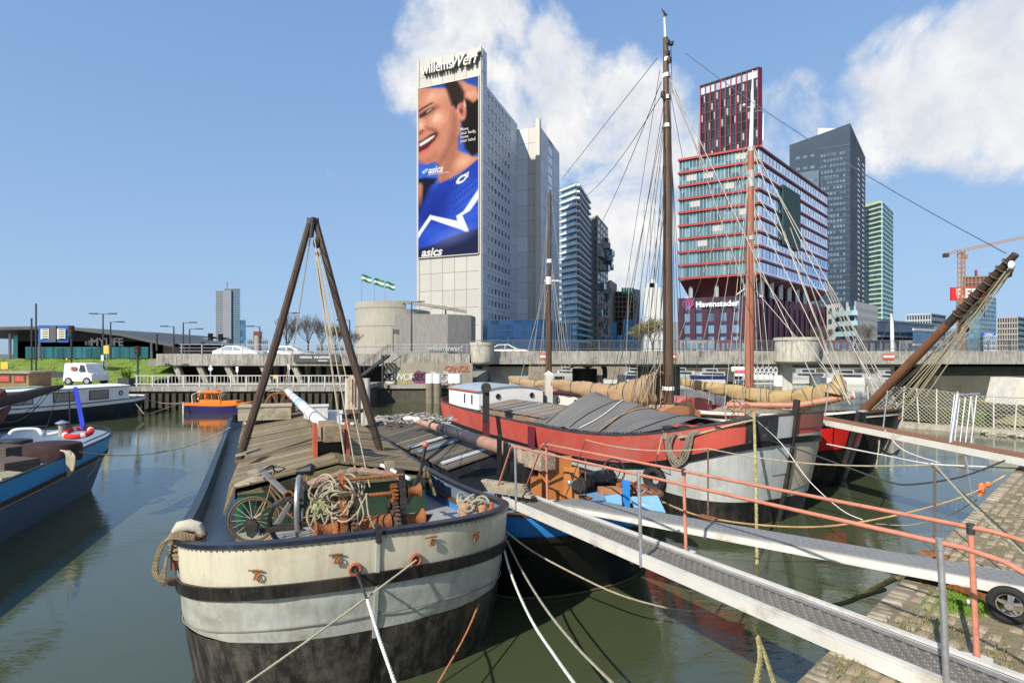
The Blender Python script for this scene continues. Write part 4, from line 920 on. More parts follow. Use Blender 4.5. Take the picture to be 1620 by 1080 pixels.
obj('roof_plant', MB().prism([gnd(1326, 266), gnd(1346, 266), gnd(1346, 275), gnd(1326, 275)], zl - 2, zz(206, 266)), sl, t)
# pale green tower
q0 = gnd(1368, 300); q1 = gnd(1395, 290); q2 = gnd(1412, 312); q3 = gnd(1384, 322); zt = zz(320, 290)
gg = glass('green_tower_glass', (.14,.26,.25), .08, metal=.5)
t, c = tower('green_tower', 'slim teal glass tower with pale balcony lines at far right of the cluster', [q0, q1, q2, q3], 2, zt, gg); f0 = Face(q0, q1, c); f1 = Face(q1, q2, c)
bands(t, f0, 18, zt, 26, mat('pale_green_slab', (.52,.56,.42), .6, 0, .1, .3, 0), .7, 1.2, name='balcony'); bands(t, f1, 18, zt, 26, mat('aqua_slab', (.34,.55,.58), .4), .6, .4, each=False); piers(t, f1, 4, zt, 8, mat('aqua_slab', (.34,.55,.58)), .3, .3)
m = MB(); f0.box(m, 0, f0.L * .95, zt - .2, zt + 1.1, 0, 1.0); obj('crown', m, mat('lime_top', (.42,.50,.20), .5), t)
# low white apartment terrace
q0 = gnd(1308, 190); q1 = gnd(1354, 176); q2 = gnd(1389, 196); q3 = gnd(1345, 215); zt = zz(477, 178)
t, c = tower('white_flats', 'white flats with pale blue balconies, right of the red-banded offices', [q0, q1, q2, q3], 2, zt, mat('flats_white', (.52,.51,.47), .8, 0, .06, .3, 0)); f0 = Face(q0, q1, c); f1 = Face(q1, q2, c)
lb = mat('pale_blue_balcony', (.38,.56,.60), .4, 0, .06, 1, 0)
for j in range(5): z = 3.5 + j * 3.2; m = MB(); f0.box(m, f0.L * .45, f0.L + .8, z, z + 1.5, 0, 1.8); obj('balcony', m, lb, t)
windows(t, f0, 3, zt - .5, 5, 4, gq, wf=.5, hf=.5); windows(t, f1, 4, zt - 1, 6, 13, mat('tiny_window', (.14,.15,.17), .4), wf=.3, hf=.4)
windows(t, f0, 4.8, zt + 1, 5, 2, gq, a0=f0.L * .45, wf=.7, hf=.4)
# low glazed pavilion
q0 = gnd(1388, 130); q1 = gnd(1478, 150); q2 = gnd(1490, 165); q3 = gnd(1400, 150)
t, c = tower('glazed_pavilion', 'low dark blue flat-roofed pavilion behind the bridge railing', [q0, q1, q2, q3], 2, zz(509, 132), glass('navy_glass', (.04,.07,.11), .15, metal=.4)); f0 = Face(q0, q1, c)
bands(t, f0, 5, zz(508, 132), 2, mat('slate_line', (.10,.13,.17)), .5, .6)
t, c = tower('glazed_pavilion', 'second lower stepped wing to the right of the dark pavilion', [gnd(1444, 126), gnd(1480, 132), gnd(1483, 150), gnd(1448, 150)], 2, zz(522, 130), gq); bands(t, Face(gnd(1444, 126), gnd(1480, 132), c), 3, zz(522, 130), 2, wgn, .5, .3)
# grey flats
for a, b, yt, Y, lab, na in ((1434, 1495, 498, 330, 'grey flats with rows of balconies left of the tower crane', 9), (1578, 1625, 503, 300, 'brown and grey flats at the right edge behind the crane', 8)):
    q0 = gnd(a, Y); q1 = gnd((a + b) / 2 + 8, Y - 6); q2 = gnd(b, Y + 12); q3 = gnd(a + 8, Y + 25); zt = zz(yt, Y)
    t, c = tower('grey_flats', lab, [q0, q1, q2, q3], 2, zt, gd); f0 = Face(q0, q1, c); f1 = Face(q1, q2, c)
    for f, mm in ((f0, brn if a > 1500 else wgn), (f1, mat('mid_blue_frame', (.13,.19,.24)))): bands(t, f, 3, zt, 7, mm, .8, .5, name='floor_band'); piers(t, f, 3, zt, na, mm, .4, .3)
# red-signed tower and crane
Y = 420; q0 = gnd(1513, Y); q1 = gnd(1550, Y - 8); q2 = gnd(1575, Y + 12); q3 = gnd(1530, Y + 25)
t, c = tower('sign_tower', 'glass tower under construction with a big red letter sign near its top', [q0, q1, q2, q3], 2, zz(468, Y), glass('sky_glass', (.20,.36,.42), .08, metal=.6)); f0 = Face(q0, q1, c); f1 = Face(q1, q2, c)
for f in (f0, f1): bands(t, f, 6, zz(470, Y), 12, mat('mid_blue_frame', (.13,.19,.24)), .5, .3, each=False); piers(t, f, 4, zz(470, Y), 7, mat('mid_blue_frame', (.13,.19,.24)), .3, .3)
m = MB(); m.prism([gnd(1525, Y + 2), gnd(1562, Y - 2), gnd(1564, Y + 14), gnd(1530, Y + 18)], zz(468, Y), zz(438, Y)); obj('raw_top', m, mat('red_brown_raw', (.20,.07,.06), .9, 0, .3, .3, .1), t)
ft_ = Face(gnd(1525, Y + 2), gnd(1562, Y - 2), gnd(1545, Y + 20)); bands(t, ft_, zz(466, Y), zz(438, Y), 3, dk, .9, .8, name='floor_slab'); piers(t, ft_, zz(468, Y), zz(438, Y), 6, dk, .7, .6)
obj('top_mast', MB().cyl((*gnd(1544, Y + 10), zz(438, Y)), (*gnd(1544, Y + 10), zz(424, Y)), .8, n=6), cr2, t)
sr = mat('sign_board_red', (.62,.03,.04), .5, 0, .05, .2, 0)
SY = Y - 14; obj('sign_board', MB().box(((1532 - 810) / F * SY, SY, zz(465, SY)), (55 / F * SY, 2, 21 / F * SY)), sr, t)
text_mesh('RED', 9.0, white_p, 'lettering', t, ((1530 - 810) / F * SY, SY - 1.3, zz(465, SY)), (1, 0, 0), (0, 0, 1), .2, bold=.3, space=1.1)
t = thing('tower_crane', 'rusty orange tower crane with a long jib beside the red sign tower', 'crane', (*gnd(1521, 330), 2))
co = mat('crane_orange', (.40,.20,.08), .7, 0, .2, .5, 0); Y = 330; x = gnd(1521, Y)[0]
def lattice(m, p0, p1, w_, n, r_=.14):
    p0 = V(p0); p1 = V(p1); d = (p1 - p0).normalized(); a = d.cross(V((0, 1, 0))).normalized() * w_ / 2; b = d.cross(a).normalized() * w_ / 2; cs = [a + b, a - b, -a - b, -a + b]
    for q in cs: m.beam(p0 + q, p1 + q, r_ * 1.6, r_ * 1.6)
    for i in range(n):
        s0 = p0.lerp(p1, i / n); s1 = p0.lerp(p1, (i + 1) / n)
        for k in range(4): m.beam(s0 + cs[k], s1 + cs[(k + 1) % 4], r_, r_)
    return m
obj('mast', lattice(MB(), (x, Y, 2), (x, Y, zz(396, Y)), 2.4, 22, .22), co, t)
obj('jib', lattice(MB(), (x - 9.5, Y, zz(402, Y)), (x + 44, Y - 4, zz(371, Y)), 1.5, 26, .18), co, t)
obj('counterweight', MB().box((x - 9, Y, zz(404, Y)), (2.5, 2, 2.2)), steel_dk, t); obj('cab', MB().box((x + 1.6, Y - 1, zz(406, Y)), (1.8, 1.8, 2.4)), co, t)
# far filler blocks along the horizon behind the bridge
for k, (a, b, yt, Y, mt) in enumerate(((1412, 1440, 524, 420, brn), (1480, 1514, 520, 500, conc_t), (1556, 1582, 528, 400, wgn), (1600, 1700, 516, 450, brn), (1386, 1412, 516, 300, conc_t))):
    labs = ['low brown block left of the grey flats', 'low grey block behind the crane mast', 'pale low block right of the crane', 'long brown block at the right edge of the skyline', 'grey block at the foot of the teal tower']
    t, c = tower('city_block', labs[k], [gnd(a, Y), gnd(b, Y), gnd(b, Y + 20), gnd(a, Y + 20)], 2, zz(yt, Y), mt); windows(t, Face(gnd(a, Y), gnd(b, Y), c), 3, zz(yt, Y) - 1, 4, 8, gq)
# brick houses on the far quay under the bridge
for k, (a, b, yt, mt) in enumerate(((1075, 1130, 562, brn), (1132, 1180, 560, cr2), (1290, 1350, 566, mat('brown_brick', (.16,.06,.05))), (1352, 1420, 562, mast_), (1422, 1492, 566, conc_t))):
    labs = ['tan quayside building seen under the bridge left of the middle mast', 'wine red quayside building seen under the bridge by the middle mast', 'brown brick quayside building under the bridge right of the second bay', 'dark quayside building under the bridge below the bridge sign', 'grey quayside building under the bridge beside the abutment']
    Y = 128 + k; t, c = tower('quayside_building', labs[k], [gnd(a, Y), gnd(b, Y), gnd(b, Y + 12), gnd(a, Y + 12)], 2, 7.5, mt)
    f = Face(gnd(a, Y), gnd(b, Y), c); windows(t, f, 2.3, 7.2, 2, 6, gB, wf=.62, hf=.72, name='shop_window')
# ------------------------------------------------------------------ boats
class Hull:
    """a hull in its own frame: +y to the bow, z up from the water. Levels are closed superellipse-ended loops."""
    def __init__(s, y0, y1, B, lb, nb, ls, ns, sheer, zb=-.6, rake=.5, rake_s=.4, fl=.15, pw=1.6):
        s.__dict__.update(locals()); s.us = []
        nbw = 20; nst = 12; nm = 16
        for i in range(nbw + 1): s.us.append(('b', math.pi / 2 * i / nbw))          # starboard half of the bow: from widest to the stem
        s.nb_, s.nm_, s.ns_ = nbw, nm, nst
    def half(s):                                                                   # from stern centre to stem, one side
        out = [('s', math.pi / 2 * (1 - i / s.ns_)) for i in range(s.ns_)] + [('m', i / s.nm_) for i in range(s.nm_)] + [('b', math.pi / 2 * i / 20) for i in range(21)]
        return out
    def xy(s, u, f):
        d = max(0, 1 - f) ** s.pw; B = s.B * (1 - s.fl * d); ya = s.y0 + s.ls; yb = s.y1 - s.lb
        if u[0] == 'm': return B, ya + (yb - ya) * u[1]
        if u[0] == 'b':
            lb = s.lb - s.rake * d; return B * max(0, math.cos(u[1])) ** (2 / s.nb), yb + lb * math.sin(u[1]) ** (2 / s.nb)
        ls = s.ls - s.rake_s * d; return B * max(0, math.cos(u[1])) ** (2 / s.ns), ya - ls * math.sin(u[1]) ** (2 / s.ns)
    def pt(s, u, z=None, off=0, dz=0, drop=None, side=1):
        x1, yr = s.xy(u, 1); S = s.sheer(yr); zz_ = S - drop if drop is not None else z(S) if callable(z) else z
        f = (zz_ - s.zb) / (S - s.zb); f = min(1, max(0, f)); x, y = s.xy(u, f)
        if off:
            k = s.seq.index(u); a = s.xy(s.seq[max(k - 1, 0)], f); b = s.xy(s.seq[min(k + 1, len(s.seq) - 1)], f)
            tx, ty = b[0] - a[0], b[1] - a[1]; L = math.hypot(tx, ty) or 1; nx, ny = ty / L, -tx / L
            if k == 0: nx, ny = 0, -1
            if k == len(s.seq) - 1: nx, ny = 0, 1
            x += nx * off; y += ny * off; x = max(x, 0)
        return V((x * side, y, zz_ + dz))
    def loop(s, z=None, off=0, dz=0, drop=None):
        s.seq = s.half(); r = [s.pt(u, z, off, dz, drop, 1) for u in s.seq]; l = [s.pt(u, z, off, dz, drop, -1) for u in s.seq]
        return r + list(reversed(l))[1:-1] if True else r
    def band(s, zt, zbm, off0=0, off1=None, n=1):
        rows = []
        for i in range(n + 1):
            t = i / n; o = off0 if off1 is None else off0 + (off1 - off0) * t
            fn = (lambda t: lambda S: (zt(S) if callable(zt) else zt) * (1 - t) + (zbm(S) if callable(zbm) else zbm) * t)(t)
            rows.append(s.loop(fn, o))
        return MB().grid(rows, closed=True)
    def belt(s, zt, zb_, off):
        a = s.loop(zt, 0); b = s.loop(zt, off); c = s.loop(zb_, off); d = s.loop(zb_, 0); return MB().grid([a, b, c, d], closed=True)
    def deck(s, drop, inset=.04):
        s.seq = s.half(); r = [s.pt(u, None, -inset, 0, drop, 1) for u in s.seq]; l = [s.pt(u, None, -inset, 0, drop, -1) for u in s.seq]; return MB().grid([l, [(a + b) / 2 + V((0, 0, .04)) for a, b in zip(l, r)], r])
    def cap(s, w_=.12, h_=.06, out=.03):
        a = s.loop(lambda S: S, out); b = s.loop(lambda S: S, out - w_)
        A = [p + V((0, 0, h_)) for p in a]; B_ = [p + V((0, 0, h_)) for p in b]; return MB().grid([a, A, B_, b, a], closed=True)
    def inner(s, drop, inset=.05):
        return MB().grid([s.loop(None, -inset, 0, 0), s.loop(None, -inset, 0, drop)], closed=True)
def boat(name, label, stem_xy, fdir, L, B, cat='barge', **kw):
    """stem_xy: where the stem stands; fdir: unit vector towards the bow"""
    f = V((fdir[0], fdir[1])).normalized(); o = (stem_xy[0] - f.x * L / 2, stem_xy[1] - f.y * L / 2)
    rz = math.atan2(f.y, f.x) - math.pi / 2
    t = thing(name, label, cat, (o[0], o[1], 0), rz); h = Hull(-L/2, L/2, B, **kw); return t, h
def lobj(name, mb, mt, t, smooth=False, **k): return obj(name, mb, mt, t, smooth, world=False, **k)
def wpt(t, x, y, z): return wm(t) @ V((x, y, z))
def lpt(t, p): return wm(t).inverted() @ V(p)
def hatch_boards(t, y0, y1, hw, zc, zr, mt, pitch=.27, zfn=None, gap=.012, mts=None, name='hatch_board'):
    """boards laid from a ridge down to the coaming on either side, each a plank of its own"""
    n = int((y1 - y0) / pitch); me = {}
    L = math.hypot(hw, zr - zc) + .06; ang = math.atan2(zr - zc, hw)
    for mk in (mts or [mt]):
        q = MB().box((0, 0, 0), (L, pitch - gap, .035)); m_ = bpy.data.meshes.new(name); m_.from_pydata([tuple(v) for v in q.v], [], q.f); m_.materials.append(mk); me[mk.name] = m_
    for i in range(n):
        y = y0 + (i + .5) * pitch; dz = zfn(y) if zfn else 0
        for sd_ in (1, -1):
            m_ = me[RND.choice(mts or [mt]).name]; o = bpy.data.objects.new(name, m_); link(o); o.parent = t
            o.location = (sd_ * hw / 2 + RND.uniform(-.03, .03), y, (zc + zr) / 2 + dz + RND.uniform(-.008, .012)); o.rotation_euler = (RND.uniform(-.02, .02), sd_ * ang + RND.uniform(-.006, .006), RND.uniform(-.012, .012))
deck_g = mat('grey_deck_paint', (.37,.36,.34), .42, .1, .14, 2.0, .12, .45, (.17,.15,.125), 1.3, dthr=.52, fine=.12)
hull_in = mat('inner_bulwark_blue_grey', (.12,.17,.24), .5, 0, .15, 2, .1, .4, (.2,.15,.1), 1.5)
green_c = mat('green_coaming_paint', (.028,.055,.03), .45, 0, .25, 3, .15, .4, (.16,.13,.07), 2)
rusty_steel = mat('rusty_steel', (.13,.085,.06), .65, .4, .35, 6, .3, .6, (.28,.11,.04), 4)
iron = mat('dark_iron', (.05,.048,.045), .55, .5, .35, 5, .25, .45, (.15,.07,.035), 4)
red_o = mat('red_oxide', (.42,.10,.05), .6, 0, .15, 5, .15, .35, (.16,.07,.04), 3)

from mathutils import noise as mn
def dent(m, amp):
    for q in m.v:
        k = mn.noise(V((q.x * 1.3, q.y * 1.3, q.z * 2.0))) * 1.0 + .4 * mn.noise(V((q.x * 3.1 + 5, q.y * 3.1, q.z * 4.0))); n_ = V((q.x, max(0, q.y - 6) , 0)); n_ = n_.normalized() if n_.length > .1 else V((1, 0, 0)); q += n_ * (-abs(k) * amp * 2)
    return m
# ---------- barge 1: the near one, bow to the camera
B1, h1 = boat('cargo_barge', 'nearest barge with cream and black bow and a lowered mast over its plank hatch', (-1.60, 6.80), (.41, -.912), 19.0, 2.3, lb=1.9, nb=2.35, ls=2.2, ns=2.4,
              sheer=lambda y: 1.62 + .52 * max(0, (y - 1.5) / 8.0) ** 2.6 + .30 * max(0, (-y - 4) / 5.5) ** 2 , zb=-.7, rake=.85, rake_s=.8, fl=.16, pw=1.5)
cream = mat('cream_hull_paint', (.55,.51,.39), .45, 0, .11, 1.2, .12, .55, (.36,.29,.18), .9, streak=.42, coat=.15, dthr=.54)
greyh = mat('grey_green_hull_paint', (.44,.455,.41), .38, 0, .12, 1.1, .2, .65, (.26,.235,.18), .8, streak=.55, dthr=.5, coat=.3)
blackh = mat('black_hull_paint', (.013,.012,.012), .4, 0, .5, 1.6, .2, .5, (.065,.056,.045), 1.0, streak=.45, dthr=.5)
lobj('cap_rail', h1.cap(.13, .05, .03), mat('blue_black_rail', (.022,.026,.04), .35, .1, .3, 3, .1, .3, (.12,.10,.09), 3), B1)
lobj('rail_strake', dent(h1.band(lambda S: S, lambda S: S - .46, .0, None, 6), .008), cream, B1, 1)
lobj('rubbing_strake', h1.belt(lambda S: S - .46, lambda S: S - .62, .035), blackh, B1, 1)
lobj('topside', dent(h1.band(lambda S: S - .62, lambda S: .86 + .10 * max(0, (S - 1.7)), 0, None, 12), .022), greyh, B1, 1)
lobj('bottom', h1.band(lambda S: .86 + .10 * max(0, (S - 1.7)), -.6, 0, None, 14), mat('tarred_bottom', (.022,.02,.019), .45, 0, .5, 1.4, .3, .7, (.13,.115,.095), .9, streak=.7, dthr=.5), B1, 1)
m = MB(); s1 = h1.half()
for dr, off in ((.47, .012), (.99, .004)):
    for k, u in enumerate(s1):
        pass
lobj('plate_seam', h1.belt(lambda S: S - 1.02, lambda S: S - 1.035, .012), mat('seam_grey', (.25,.24,.2), .7, 0, .2, 2), B1)
lobj('inner_bulwark', h1.inner(.44), hull_in, B1); lobj('deck', h1.deck(.44), deck_g, B1)
m = MB()
for L_ in (h1.loop(lambda S: S - .03, .006),):
    pp = resample(L_ + [L_[0]], .085)
    for p in pp:
        if p.y > 3.0: m.box(p, (.010, .010, .010), .5)
lobj('rivet_row', m, blackh, B1, kind='stuff')
# stem bar
yst = 9.5; m = MB(); sp = [(0, h1.pt(('b', math.pi/2), z, side=1).y if False else 0, z) for z in (0,)]
h1.seq = h1.half(); stem_u = ('b', math.pi / 2)
rows = [h1.pt(stem_u, z) for z in (2.16, 2.0, 1.7, 1.4, 1.1, .8, .5, .2, -.2)]
m = MB()
for a, b in zip(rows[:6], rows[1:6]): m.beam(a, b, .045, .05, (0, 1, 0))
lobj('stem_bar', m, greyh, B1); m = MB()
for a, b in zip(rows[5:], rows[6:]): m.beam(a, b, .045, .05, (0, 1, 0))
lobj('stem_bar', m, blackh, B1); m = MB(); m.beam(rows[0] + V((0, .0, .10)), rows[0] + V((0, .02, -.1)), .06, .12, (0, 1, 0)); lobj('stem_head', m, iron, B1)
# hawse pipes, shackles hung on the bow
hz = mat('hawse_red', (.32,.09,.05), .6, 0, .2, 4, .2)
def surfY(t, h, px, py):
    best = (1e9, 15)
    us = [('m', i / 120) for i in range(121)] + [('b', math.pi / 2 * i / 50) for i in range(51)]
    for u in us:
        S = h.sheer(h.xy(u, 1)[1])
        for k in range(34):
            z = S - k * .06; f = (z - h.zb) / (S - h.zb)
            if f < .1: break
            x, y = h.xy(u, f)
            wq = wm(t) @ V((x, y, z)); d = (810 + wq.x / wq.y * F - px) ** 2 + (560 + (H - wq.z) / wq.y * F - py) ** 2
            if d < best[0]: best = (d, wq.y)
    return best[1]
def on_hull(t, h, px, py, out=.03):          # the spot on the bow plating that shows at this pixel
    best = None; h.seq = h.half()
    for sd_ in (1, -1):
        for u in h.seq:
            if u[0] != 'b': continue
            for k in range(60):
                z = -.4 + k * .045; S = h.sheer(h.xy(u, 1)[1])
                if z > S: break
                q = h.pt(u, z, 0, side=sd_); wq = wm(t) @ q; 
                if wq.y < .5: continue
                X_ = 810 + wq.x / wq.y * F; Y_ = 560 + (H - wq.z) / wq.y * F; d = (X_ - px) ** 2 + (Y_ - py) ** 2
                if best is None or d < best[0]:
                    k_ = h.seq.index(u); a = h.pt(h.seq[max(k_-1, 0)], z, 0, side=sd_); b = h.pt(h.seq[min(k_+1, len(h.seq)-1)], z, 0, side=sd_); tt = (b - a); nn = V((tt.y, -tt.x, 0)) * sd_
                    if nn.length < 1e-4: nn = V((0, 1, 0))
                    best = (d, q, (wm(t).to_3x3() @ nn).normalized())
    q = wm(t) @ best[1]; return q + best[2] * out, best[2]
for px, py in ((567, 897), (653, 882)):
    p, n_ = on_hull(B1, h1, px, py, .02); obj('hawse_ring', MB().ring(p, n_, .062, .022, 16, 6), hz, B1, smooth=True); obj('hawse_hole', MB().cyl(p - n_ * .03, p + n_ * .008, .05, n=14), iron, B1)
for px, py in ((411, 906), (536, 882), (683, 853), (752, 848)):
    p, n_ = on_hull(B1, h1, px, py, .03); sdv = n_.cross(V((0, 0, 1)))
    m = MB(); m.tube([p + sdv * .09 + V((0,0,.035)), p + V((0,0,.04)), p - sdv * .07 + V((0,0,.03))], .011, 5).ring(p - V((0,0,.03)) + sdv * -.02, n_, .035, .009, 12, 5).tube([p, p - sdv*.03 - V((0,0,.08)), p + sdv * .03 - V((0,0,.07)), p + V((0,0,.02))], .009, 5)
    obj('shackle', m, rust, B1)
# hatch
zdk = 1.62 - .44
def B1z(y): return h1.sheer(y) - .44
yA, yB = -6.6, 5.75
m = MB(); hw = 1.62
m.prism([(-hw, yA), (hw, yA), (hw, yB), (-hw, yB)], .9, 1.98); lobj('hatch_coaming', m, green_c, B1)
wmats = [timber('hatch_wood_a', (.20,.155,.09), dcol=(.10,.085,.06)), timber('hatch_wood_b', (.19,.145,.09)), timber('hatch_wood_c', (.235,.185,.115))]
hatch_boards(B1, yA - .1, 3.3, hw + .08, 2.03, 2.31, None, .20, mts=wmats)
hatch_boards(B1, 3.35, yB + .12, hw + .04, 2.06, 2.36, None, .24, mts=wmats[::2])
m = MB()
for y in (yB + .13,): m.add([(-hw, y, 1.98), (hw, y, 1.98), (0, y, 2.33), (-hw, y + .05, 1.98), (hw, y + .05, 1.98), (0, y + .05, 2.33)], [(0,1,2),(5,4,3),(0,3,4,1),(1,4,5,2),(2,5,3,0)])
lobj('gable_board', m, timber('gable_wood', (.20,.17,.08)), B1)
m = MB()
for y in (-3.2, .1, 3.32): zz9 = 2.34 if y < 3 else 2.42; m.beam((-hw - .1, y, 2.07), (0, y, zz9), .09, .05).beam((0, y, zz9), (hw + .1, y, 2.07), .09, .05)
me_ = None
for sd_ in (1, -1):
    for i in range(9):
        y = 3.55 + i * .262; lobj('side_board', MB().beam((sd_ * (hw + .04), y, 2.05), (sd_ * (hw + .20), y + RND.uniform(-.01, .01), 1.60 + RND.uniform(-.03, .03)), .035, .25, (0, 1, 0)), RND.choice(wmats), B1)
lobj('batten', m, wmats[1], B1, kind='stuff')
for sd_ in (1, -1): 
    for y in range(-6, 6): lobj('coaming_bracket', MB().box((sd_ * (hw + .03), y, 1.7), (.05, .04, .5)), green_c, B1)
# loose boards on the hatch, a brown hose, a roll of canvas
for k, (px, py, z, L_, w_, a, lab) in enumerate(((396, 760, 2.26, .50, .26, 1.5, 'wider weathered board lying on the front left corner of the hatch'), (416, 754, 2.32, .50, .22, 1.6, 'pale board beside the corner board on the hatch front'), (393, 715, 2.34, .55, .22, 1.5, 'pale board lying on the hatch by the foot of the left sheerleg'), (415, 742, 2.42, .35, .3, 1.4, 'short block of board behind the bicycle handlebar'))):
    p = PZ(px, py, z); obj('loose_board', MB().box(p, (L_, w_, .045), Matrix.Rotation(a, 3, 'Z') @ Matrix.Rotation(-.18, 3, 'X')), wood_grey, None, label=lab, cat='board')
pts = smooth_path([PZ(480, 768, 2.40), PZ(520, 756, 2.50), PZ(560, 745, 2.56), PZ(600, 748, 2.55), PZ(640, 756, 2.48)])
obj('canvas_roll', MB().tube(pts, [.055 + .014 * math.sin(i * 2.3) for i in range(len(pts))], 8), mat('pinkish_canvas', (.26,.18,.135), .9, 0, .35, 6, .6), None, smooth=True, label='rolled pinkish canvas lying across the front of the plank hatch', cat='canvas')
m = MB(); m.beam(PZ(603, 735, 2.42), PZ(648, 757, 2.36), .04, .04); obj('boat_hook', m, white_p, None, label='pale pole lying on the right front corner of the plank hatch', cat='pole')
obj('wooden_block', MB().box(PZ(616, 736, 2.46), (.14, .12, .14), .4), wood_grey, None, label='small square timber block at the right of the plank hatch', cat='block')
pts = [PZ(595 + 8 * math.cos(k * .9) + k * 1.7, 754 + 2.2 * math.sin(k * 1.7), 2.45) for k in range(22)]
obj('chain', MB().tube(smooth_path(pts, 3), .013, 5), rope_g, None, label='little heap of pale chain on the right slope of the plank hatch', cat='chain')
# red painted tabernacle and lowered mast
T1 = lpt(B1, P(493, 700, 10.9)); T1.x = .0
base = V((0, T1.y, 0))
lobj('tabernacle_cheek', MB().box((.30, base.y, 2.5), (.07, .26, .95)), red_o, B1); lobj('tabernacle_cheek', MB().box((-.30, base.y, 2.5), (.07, .26, .95)), red_o, B1)
lobj('tabernacle_core', MB().box((0, base.y - .12, 2.3), (.5, .05, .6)), iron, B1)
bx0 = wpt(B1, 0, base.y + .25, 2.78); far_ = P(455, 619, 20.5)
mw = mat('white_mast_paint', (.66,.66,.65), .5, 0, .1, 2, .1, .4, (.33,.25,.19), 1.5, dthr=.53)
lm_ = thing('lowered_mast', 'white lowered mast resting on red posts above the plank hatch of the nearest barge', 'mast', bx0)
d_ = (far_ - bx0).normalized()
obj('mast_foot', MB().beam(bx0, bx0 + d_ * .95, .31, .30), timber('mast_foot_wood', (.26,.19,.12)), lm_)
obj('pole', MB().tube([bx0 + d_ * .9, bx0 + d_ * 4, far_], [.13, .13, .10], 14), mw, lm_, smooth=True)
obj('blue_patch', MB().tube([bx0.lerp(far_, .52), bx0.lerp(far_, .62)], [.134, .128], 14), mat('pale_blue_paint', (.16,.36,.56), .5, 0, .3, 6, .1, .8, (.6,.6,.6), 5, dthr=.45), lm_, smooth=True)
for f_ in (.35, .7, .8): obj('iron_band', MB().tube([bx0.lerp(far_, f_) - d_ * .03, bx0.lerp(far_, f_) + d_ * .03], .138 - f_ * .02, 14), iron, lm_)
# sheerlegs
sg = thing('sheerlegs', 'tall dark sheerlegs spanning the hatch of the nearest barge, joined at the top', 'sheerlegs', (PZ(375, 738, 1.9) + PZ(602, 714, 1.8)) / 2)
ap = P(495, 356, 13.0); fa = P(375, 738, 11.9); fb = P(602, 714, 12.6)
legw = mat('sheerleg_wood', (.06,.04,.028), .5, 0, .3, 2.5, .2, .4, (.05,.04,.035), 2, stretch=(5,5,.5))
for p, dx in ((fa, -.06), (fb, .06)):
    obj('leg', MB().tube([p, p.lerp(ap, .03), p.lerp(ap, .5), ap + V((dx, 0, .1))], [.05, .088, .09, .072], 8), legw, sg, smooth=True)
    for f_ in (.06, .11): obj('iron_band', MB().tube([p.lerp(ap, f_), p.lerp(ap, f_ + .006)], .10, 12), iron, sg)
    obj('foot_pin', MB().cyl(p - V((0, 0, .25)), p + V((0, 0, .1)), .035), iron, sg)
obj('apex_fitting', MB().ball(ap + V((0, 0, .02)), .13, 6).beam(ap + V((-.13, 0, .12)), ap + V((.13, 0, .12)), .06, .08).cyl(ap + V((0, -.1, -.3)), ap + V((.05, -.1, .15)), .05), iron, sg)
obj('block', MB().ball(P(501, 384, 12.9), .09, 6, (1, .7, 1.5)).ball(P(503, 402, 12.9), .06, 6), iron, sg)
m = MB(); m.tube([P(491, 375, 13), P(466, 540, 14), P(448, 620, 14.5)], .013, 4)
for a, b in (((500, 400), (551, 764)), ((502, 400), (566, 764)), ((504, 395), (585, 770)), ((498, 400), (546, 730)), ((497,375),(527,560))): m.tube([P(*a, 12.9), P(*b, 10.2)], .012, 5)
obj('tackle_lines', m, rope_m, sg)
# windlass on the foredeck
WP = wpt(B1, 0, 0, 0); wl = thing('windlass', 'rust-red anchor windlass with two cog wheels on the foredeck of the nearest barge', 'windlass', P(600, 850, 8.1))
def DP(px, py, Y): return P(px, py, Y)
ax0 = DP(553, 832, 8.35); ax1 = DP(645, 832, 8.9)
dzk = 1.42
def toY(px, py, z): return PZ(px, py, z)
axd = wm(B1).to_3x3() @ V((-1, 0, 0)); fwd = wm(B1).to_3x3() @ V((0, 1, 0))
wc = P(593, 828, 8.1); wc.z = 1.88
def WX(a, b, c): return wc + axd * a + fwd * b + V((0, 0, c))
obj('drum', MB().cyl(WX(-.28, 0, 0), WX(.22, 0, 0), .13, n=18), rust, wl, smooth=True)
obj('drum_shaft', MB().cyl(WX(-.8, 0, 0), WX(.55, 0, 0), .035), rusty_steel, wl)
def gear(c, r_, w_, teeth, mt, name='gear_wheel'):
    m = MB(); a = fwd; 
    for k in range(teeth):
        q = 2 * math.pi * k / teeth; d = a * math.cos(q) + V((0, 0, math.sin(q))); m.beam(c + d * (r_ - .03) - axd * w_ / 2, c + d * (r_ - .03) + axd * w_ / 2, .022, .055, d)
    m.ring(c, axd, r_ - .055, .028, 24, 6); m.ring(c, axd, .07, .03, 12, 5)
    for k in range(5): q = 2 * math.pi * k / 5; d = a * math.cos(q) + V((0, 0, math.sin(q))); m.beam(c + d * .06, c + d * (r_ - .05), .03, .04, axd)
    obj(name, m, mt, wl)
gear(WX(-.33, 0, 0), .30, .07, 30, rusty_steel); gear(WX(.27, 0, 0), .34, .07, 34, rusty_steel); gear(WX(.27, .0, .42), .14, .08, 14, rust); gear(WX(-.33, 0, .42), .12, .07, 12, rust)
obj('upper_shaft', MB().cyl(WX(-.62, 0, .42), WX(.52, 0, .42), .028), rust, wl); obj('top_bar', MB().cyl(WX(-.45, .05, .68), WX(.4, .05, .68), .022), rust, wl)
